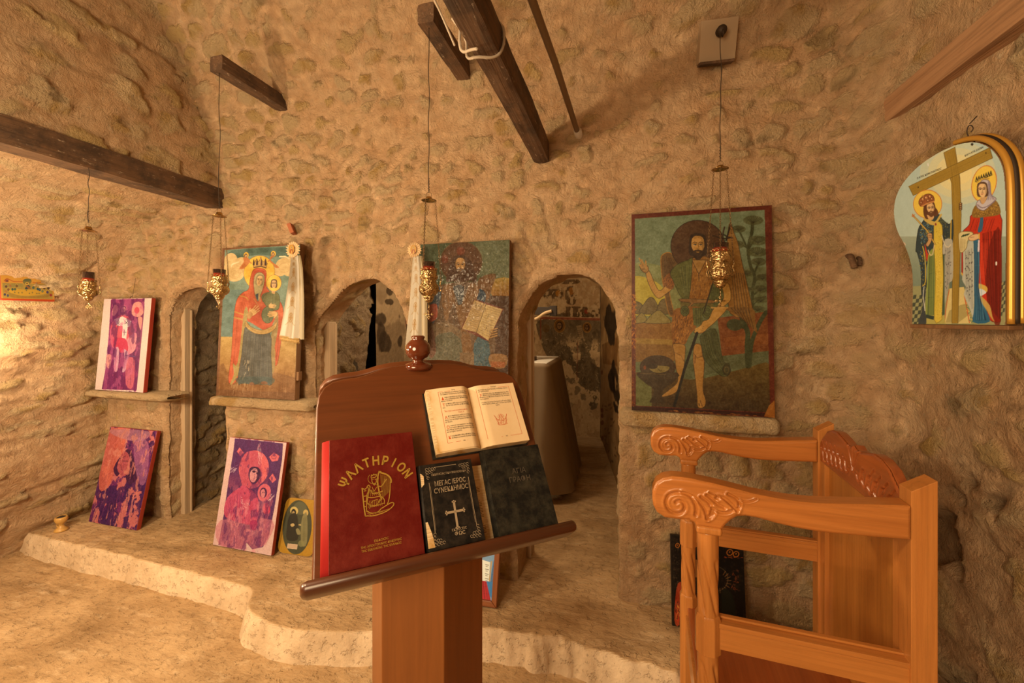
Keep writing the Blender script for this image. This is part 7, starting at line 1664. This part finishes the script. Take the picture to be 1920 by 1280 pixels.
def fresco_left():
    c = Cv(200, 420, [(697.5, 410.2), (789.7, 447.2), (789.7, 864.8), (697.5, 929.1)], (164, 142, 112), 45); c.view(580, 500, 6.4)
    c.blotch((128, 108, 84), .02, .02, .05, 3, .7, .08); n = fbm(c.xx*.05, c.yy*.04, 15, 5)
    for x, y, rx, ry in ((810, 240, 45, 55), (790, 720, 50, 50), (790, 900, 40, 150), (840, 960, 50, 80), (890, 400, 22, 24), (1000, 950, 25, 60), (1000, 680, 20, 30), (890, 520, 30, 12)):
        Q = c.T([(x, y)])[0]; s = abs(c.T([(x+rx, y)])[0][0]-Q[0])+2; t = abs(c.T([(x, y+ry)])[0][1]-Q[1])+2
        d = ((c.xx-Q[0])/s)**2+((c.yy-Q[1])/t)**2; c.put(sstep(1.2, .6, d+n*1.8), (slice(0, c.H), slice(0, c.W)), (62, 50, 38), .8)
    c.poly([(1055, 300), (1500, 300), (1500, 920), (1070, 900)], (52, 48, 42), var=10); c.line([(1060, 200), (1060, 780)], 3, (140, 84, 66), .8); c.line([(1060, 585), (1500, 600)], 6, (128, 66, 52), .9); c.poly([(1060, 360), (1500, 380), (1500, 560), (1060, 555)], (82, 76, 66), var=8); c.grain(9, .2, .2, 5); return c
fresco_wall('wall_sanctuary_left', (-1.80, 2.69, .05), (.0, .945, 0), (0, 0, 2.3), (1, 0, 0), fresco_left(), 13, amp=.6)
cp = Cv(60, 80, None, (92, 84, 74), 47); cp.grain(14, .2, .2, 3); cp.line([(0, 34), (60, 36)], 3, (120, 66, 50))
fresco_wall('wall_sanctuary_apse', (-1.80, 3.62, .05), (.64, 1.02, 0), (0, 0, 2.3), (.8, -.55, 0), cp, 17)
def altar():
    root = empty('altar_table', (-.95, 3.25, .135), label='cloth-covered altar table seen through the right-hand arch', cat='table')
    bm = BM(); bx(bm, -.40, .36, -.25, .28, 0, .98); fin('body', bm, M_jamb, root)
    nu, nv = 90, 60; V = []
    # draped cloth: top and flaring skirt on two visible sides
    per = []
    for t in np.linspace(0, 1, nu):
        if t < .45: per.append((-.42+.80*t/.45, -.27, 0, -1))
        elif t < .55: a = (t-.45)/.10*math.pi/2; per.append((.38+.02*math.sin(a), -.27+.02-.02*math.cos(a), math.sin(a), -math.cos(a)))
        else: per.append((.40, -.25+.55*(t-.55)/.45, 1, 0))
    rows = []
    for j in range(nv):
        s = j/(nv-1); row = []
        for i, (x, y, nx_, ny_) in enumerate(per):
            t = i/(nu-1); co = math.exp(-((t-.5)/.09)**2); fold = math.sin(t*46)*.018*s
            fl = .02+fold*.6+.17*s*min(1, max(0, (t-.42)/.12))
            row.append((x+nx_*fl*(1 if s else 0), y+ny_*fl*(1 if s else 0), .995-.93*s*(1-.0*co)))
        rows.append(row)
    V = np.array(rows).reshape(-1, 3); link('altar_cloth_shaded', npmesh('ac', V, gridfaces(nv, nu)), M_cloth_shaded, root)
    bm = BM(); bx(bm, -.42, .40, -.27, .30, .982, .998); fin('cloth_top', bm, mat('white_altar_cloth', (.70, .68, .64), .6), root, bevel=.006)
altar()
def crucifix():
    root = empty('altar_cross', (-.742, 3.16, 1.133), label='dark wooden standing cross with a painted arm, on the altar behind the right arch', cat='cross')
    bm = BM(); bx(bm, -.028, .028, -.012, .012, .02, .56); bx(bm, -.21, .21, -.013, .013, .36, .42)
    for x, z in ((-.21, .39), (.21, .39), (0, .56)): bx(bm, x-.028, x+.028, -.014, .014, z-.04, z+.04)
    fin('cross_beams', bm, mat('black_cross_wood', (.022, .014, .010), .6), root, bevel=.003)
    bm = BM(); bx(bm, -.07, .07, -.04, .04, 0, .03); fin('foot', bm, M_beam, root, bevel=.004)
    bm = BM(); sk = [(-.19, .40), (-.12, .365), (-.06, .33), (-.035, .30), (-.03, .20), (-.02, .08), (.02, .08), (.03, .20), (.035, .30), (.06, .33), (.12, .365), (.19, .40), (.20, .385), (.13, .34), (.05, .29)]
    tube(bm, smooth_pts([(.03, -.018, .315), (.09, -.018, .33), (.14, -.018, .372), (.20, -.018, .388)], 2), [.016]*3+[.011]*(len(smooth_pts([0 and 0 or (0, 0, 0)]*4, 2))-3) if False else .0125, 8)
    tube(bm, smooth_pts([(-.03, -.018, .315), (-.09, -.018, .33), (-.14, -.018, .372), (-.20, -.018, .388)], 2), .0125, 8)
    tube(bm, smooth_pts([(0, -.018, .40), (0, -.02, .33), (.004, -.02, .25), (.012, -.022, .18), (0, -.02, .08)], 2), .021, 10)
    fin('painted_figure', bm, mat('painted_flesh', (.50, .36, .20), .6), root, True)
crucifix()
def censer():
    root = empty('incense_burner', (-3.413, 1.724, .128), label='small glazed clay incense burner on the platform at the far left', cat='censer')
    bm = BM(); lathe(bm, [(.0001, 0), (.032, 0), (.034, .004), (.030, .012), (.018, .022), (.012, .034), (.013, .042), (.024, .052), (.031, .066), (.031, .078), (.027, .088), (.022, .086), (.024, .070), (.015, .056), (.0001, .054)], 28); b = fin('bowl', bm, M_clay, root, True)
    bm = BM(); lathe(bm, [(.0001, .083), (.012, .090), (.0245, .084), (.0245, .078), (.0001, .079)], 20); fin('charred_coal', bm, M_ink, root, True)
    bm = BM()
    tube(bm, smooth_pts([(-.030, 0, .076), (-.044, 0, .072), (-.044, 0, .056), (-.026, 0, .052)], 2), .004, 7); tube(bm, smooth_pts([(-.012, 0, .036), (-.036, 0, .036), (-.038, 0, .018), (-.026, 0, .012)], 2), .0045, 7)
    fin('handle', bm, M_clay, root, True)
censer()
